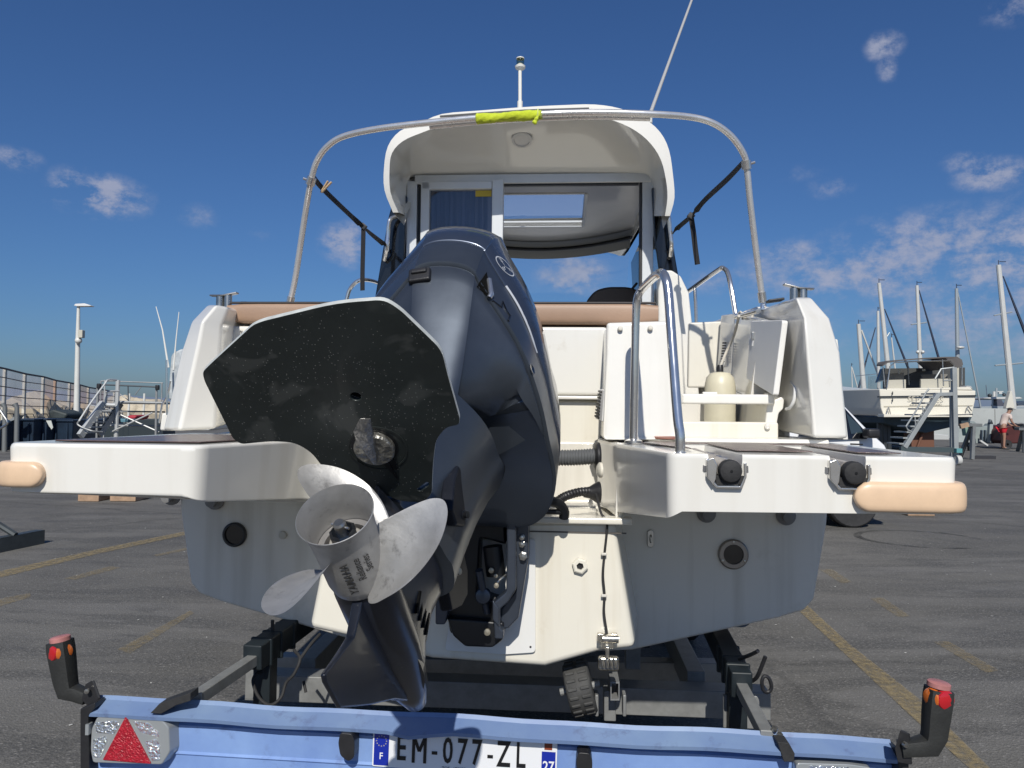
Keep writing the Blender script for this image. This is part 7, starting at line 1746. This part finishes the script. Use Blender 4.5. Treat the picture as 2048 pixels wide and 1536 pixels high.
# side marker lamps on their arms
SM = mat('marker_rubber', (.022, .023, .022), .6, var=(18, .25), bump=(150, .1))
REDL = mat('lens_red', (.42, .012, .018), .12, coat=.6); REDT = mat('lens_red_top', (.40, .17, .16), .45, var=(30, .2)); AMB = mat('lens_amber', (.55, .13, .02), .15, coat=.6)
def marker(arm, head, elbow, foot, facing, amber, top, plate):
    q = MB()
    pts = [B(*p) for p in arm]
    # arm cross-sections as rounded squares
    rings = []; rad = [.019, .021, .026, .027, .0295, .031, .030]
    for i, p in enumerate(pts):
        t = (pts[min(i+1, len(pts)-1)]-pts[max(i-1, 0)]).normalized(); x = t.cross(Vector((0, 1, 0))).normalized(); y = x.cross(t).normalized()
        r = rad[i]
        rings.append([p+x*(r*a)+y*(r*b) for a, b in [(max(-1, min(1, 1.25*math.cos(2*math.pi*k/16))), max(-1, min(1, 1.25*math.sin(2*math.pi*k/16)))) for k in range(16)]])
    q.loft(rings)
    m = q.build('marker_arm', SM, board, sharp=40)
    hp = B(*head); fd = Vector(facing).normalized()
    MB().lathe([(.026, -.006), (.026, .002), (.023, .007), (.015, .0105), (.0, .0115)], hp+fd*.0225, fd, 24).build('red_lens', REDL, m)
    ad = Vector(amber).normalized(); MB().lathe([(.025, -.006), (.025, .002), (.022, .007), (.014, .0105), (.0, .0115)], hp+ad*.0235, ad, 24).build('amber_lens', AMB, m)
    tp = B(*top); MB().lathe([(.0285, -.01), (.0285, .001), (.024, .004), (.0, .005)], tp, (B(*arm[-1])-B(*arm[-2])), 16).build('top_lens', REDT, m)
    pp = [B(*p) for p in plate]
    br = MB().loft([pp, [p+Vector((.006, .004, 0)) for p in pp]]).build('marker_bracket', BLACKP, m, bevel=.003)
    c = sum(pp, Vector())/len(pp)
    MB().lathe([(.007, 0), (.007, .01), (.0, .011)], c+Vector((0, -.01, .015)), (.3, -1, 0), 10).build('bolt', STEELD, m)
marker([(175, 1395, 2.22), (152, 1386, 2.22), (137, 1382, 2.22), (131, 1360, 2.22), (126, 1325, 2.22), (122, 1298, 2.22), (120, 1282, 2.22)], (121, 1301, 2.22), None, None, (-.50, -1, 0), (.95, -.62, .03), (120, 1275, 2.22), [(162, 1400, 2.20), (170, 1368, 2.20), (184, 1360, 2.20), (197, 1396, 2.20), (182, 1420, 2.2)])
marker([(1800, 1497, 2.12), (1830, 1494, 2.12), (1858, 1490, 2.12), (1868, 1470, 2.12), (1872, 1430, 2.12), (1876, 1395, 2.12), (1878, 1378, 2.12)], (1877, 1393, 2.12), None, None, (.28, -1, 0), (-.98, -.50, .03), (1878, 1366, 2.12), [(1789, 1497, 2.11), (1800, 1460, 2.11), (1817, 1468, 2.11), (1822, 1530, 2.11), (1795, 1525, 2.11)])
# rear lamp with reflector triangle
def rear_lamp(x0, y0, x1, y1, mirror=False):
    f = [B(x, y, BV_+.002) for x, y in ((x0+14, y0), (x1-25, y0+3), (x1-8, y0+22), (x1-6, y1-25), (x1-22, y1), (x0+5, y1-4), (x0, y1-30), (x0+2, y0+25))]
    f = fillet(f, .008, 3)
    body = MB().loft([f, [p+Vector((.012, .045, 0)) for p in f]]).build('rear_lamp', mat('lamp_body', (.30, .32, .33), .25, .2, coat=.5), board, bevel=.004)
    LE = mat('lamp_facets', (.80, .82, .82), .10, .85, bump=(140, 1.0, 2))
    for pts in ([(190, 1445), (232, 1441), (240, 1450), (228, 1468), (192, 1466)], [(266, 1442), (297, 1446), (318, 1466), (318, 1475), (280, 1464)], [(186, 1478), (211, 1472), (215, 1480), (200, 1516), (185, 1515)], [(290, 1483), (312, 1478), (320, 1490), (320, 1521), (302, 1522)]):
        g = fillet([B(x, y, BV_+.0005) for x, y in pts], .004, 3); MB().loft([g, [p+Vector((0, .006, 0)) for p in g]]).build('clear_lens', LE, body, bevel=.001)
    tr = fillet([B(x, y, BV_-.002) for x, y in ((251, 1433), (302, 1528), (205, 1520))], .004, 3)
    MB().loft([tr, [p+Vector((0, .008, 0)) for p in tr]]).build('reflector', mat('reflector_red', (.36, .008, .02), .2, var=(60, .3), bump=(220, .6, 2), coat=.5), body, bevel=.002)
    MB().box(B(178, 1457, BV_), (.01, .02, .03)).build('lamp_tab', mat('lamp_body', (.30, .32, .33), .25, .2, coat=.5), body)
rear_lamp(180, 1433, 345, 1530)
rl = fillet([B(x, y, BV_+.002) for x, y in ((1592, 1526), (1700, 1529), (1745, 1536), (1745, 1640), (1592, 1640))], .012, 3)
rb = MB().loft([rl, [p+Vector((.0, .035, 0)) for p in rl]]).build('rear_lamp', mat('lamp_body', (.30, .32, .33), .25, .2, coat=.5), board, bevel=.004)
rl2 = fillet([B(x, y, BV_+.0005) for x, y in ((1618, 1531), (1700, 1534), (1720, 1600), (1610, 1600))], .006, 3)
MB().loft([rl2, [p+Vector((0, .006, 0)) for p in rl2]]).build('clear_lens', mat('lamp_facets', (.80, .82, .82), .10, .85, bump=(140, 1.0, 2)), rb)
# straps over the top flange
for pts in ([(300, 1427), (318, 1408), (368, 1390), (381, 1386), (381, 1402), (352, 1411), (322, 1428)], [(1555, 1484), (1578, 1486), (1590, 1508), (1588, 1524), (1568, 1524)]):
    bq(pts, BV_-.006, 'clip', RUBBER, dv=.05, bev=.002)
for px, py in ((1549, 1460), (1559, 1472)):
    MB().lathe([(.009, 0), (.009, .008), (.0, .009)], onb(px, py, .05), (0, -.5, 1), 6).build('bolt', STEELD, board)
# lamps over the number plate
for x0, y0 in ((676, 1466), (1152, 1505)):
    f = fillet([B(x, y, BV_-.012) for x, y in ((x0+4, y0), (x0+28, y0+2), (x0+33, y0+18), (x0+32, y0+50), (x0+20, y0+58), (x0+4, y0+45), (x0, y0+20))], .008, 3)
    MB().loft([f, [p+Vector((0, .052, 0)) for p in f]]).build('plate_lamp', BLACKP, board, bevel=.005, seg=3)
# number plate
pA, pB, pC, pD = (742, 1462), (1110, 1485), (1110, 1560), (742, 1533)
x_ax = (B(1110, 1485, BV_+.033)-B(742, 1462, BV_+.033)); x_ax.y = 0; x_ax.normalize(); z_ax = Vector((-x_ax.z, 0, x_ax.x))
NP0 = B(744, 1532, BV_+.033)
def npt(a, b, d=0.0): return NP0+x_ax*a+z_ax*b+Vector((0, -d, 0))
PW = (B(1110, 1485, BV_+.033)-B(742, 1462, BV_+.033)).length; PH = .106
pf = fillet([npt(0, 0), npt(PW, 0), npt(PW, PH), npt(0, PH)], .006, 4)
npl = MB().loft([pf, [p+Vector((0, .003, 0)) for p in pf]]).build('number_plate', mat('plate_reflective', (.74, .75, .76), .35, coat=.3), board)
EUB = mat('plate_blue', (.006, .022, .30), .35, coat=.3)
def np_rect(a0, b0, a1, b1, name, m, d=.001):
    f = [npt(a0, b0, d), npt(a1, b0, d), npt(a1, b1, d), npt(a0, b1, d)]; return MB().loft([f, [p+Vector((0, .0006, 0)) for p in f]]).build(name, m, npl)
np_rect(.004, .004, .047, PH-.004, 'country_band', EUB); np_rect(PW-.043, .004, PW-.004, PH-.004, 'region_band', EUB)
np_rect(PW-.043, PH-.034, PW-.004, PH-.004, 'region_panel', mat('plate_reflective', (.74, .75, .76), .35, coat=.3), .0016)
np_rect(PW-.036, PH-.029, PW-.014, PH-.010, 'region_crest', mat('crest_brown', (.22, .045, .02), .5), .0022)
PBLK = mat('plate_black', (.008, .008, .009), .4)
def np_text(txt, size, a, b, m, sx=1.0, d=.002, bold=0.0):
    vs, fs = text_mesh(txt, size, 0, sx, 'CENTER', 3, bold=bold)
    MB().add([npt(a+p.x, b+p.y, d) for p in vs], fs).build('lettering', m, npl, recalc=False, flat=True)
WHT = mat('plate_white_ink', (.75, .75, .75), .5)
for ch, a in (('E', .083), ('0', .217), ('7', .258), ('7', .299), ('Z', .376), ('L', .424)):
    np_text(ch, .100, a, .054, PBLK, .60 if ch != 'M' else .50, bold=.0015 if ch != 'M' else .0006)
def strokes(pl, w, m):
    for p, q_ in zip(pl, pl[1:]):
        p, q_ = Vector(p), Vector(q_); n_ = Vector((-(q_-p).y, (q_-p).x)).normalized()*w/2
        f = [npt(*c, .002) for c in (p-n_, q_-n_, q_+n_, p+n_)]
        MB().loft([f, [v+Vector((0, .0006, 0)) for v in f]]).build('lettering', m, npl, flat=True)
for pl in ([(.1185, .0175), (.1185, .0905)], [(.1515, .0175), (.1515, .0905)], [(.1200, .089), (.135, .050), (.1500, .089)]): strokes(pl, .0088, PBLK)
for a in (.179, .338): np_rect(a-.008, .044, a+.008, .053, 'hyphen', PBLK, .002)
np_text('F', .026, .0255, .030, WHT, .9, bold=.0004); np_text('27', .040, PW-.0235, .030, WHT, .82, bold=.0006)
np_text('ZOE - JOYCE', .012, .235, .008, PBLK, 1.0)
YEL = mat('star_yellow', (.35, .33, .30), .5)
sv, sf = [], []
for k in range(12):
    a = 2*math.pi*k/12; c = (.0255+.0145*math.cos(a), .073+.0145*math.sin(a)); o_ = len(sv)
    for j in range(10):
        r = .0028 if j % 2 == 0 else .0012; b_ = math.pi/2+math.pi*j/5; sv.append(npt(c[0]+r*math.cos(b_), c[1]+r*math.sin(b_), .002))
    sf.append(tuple(range(o_, o_+10)))
MB().add(sv, sf).build('star', YEL, npl, recalc=False, flat=True, kind='stuff')
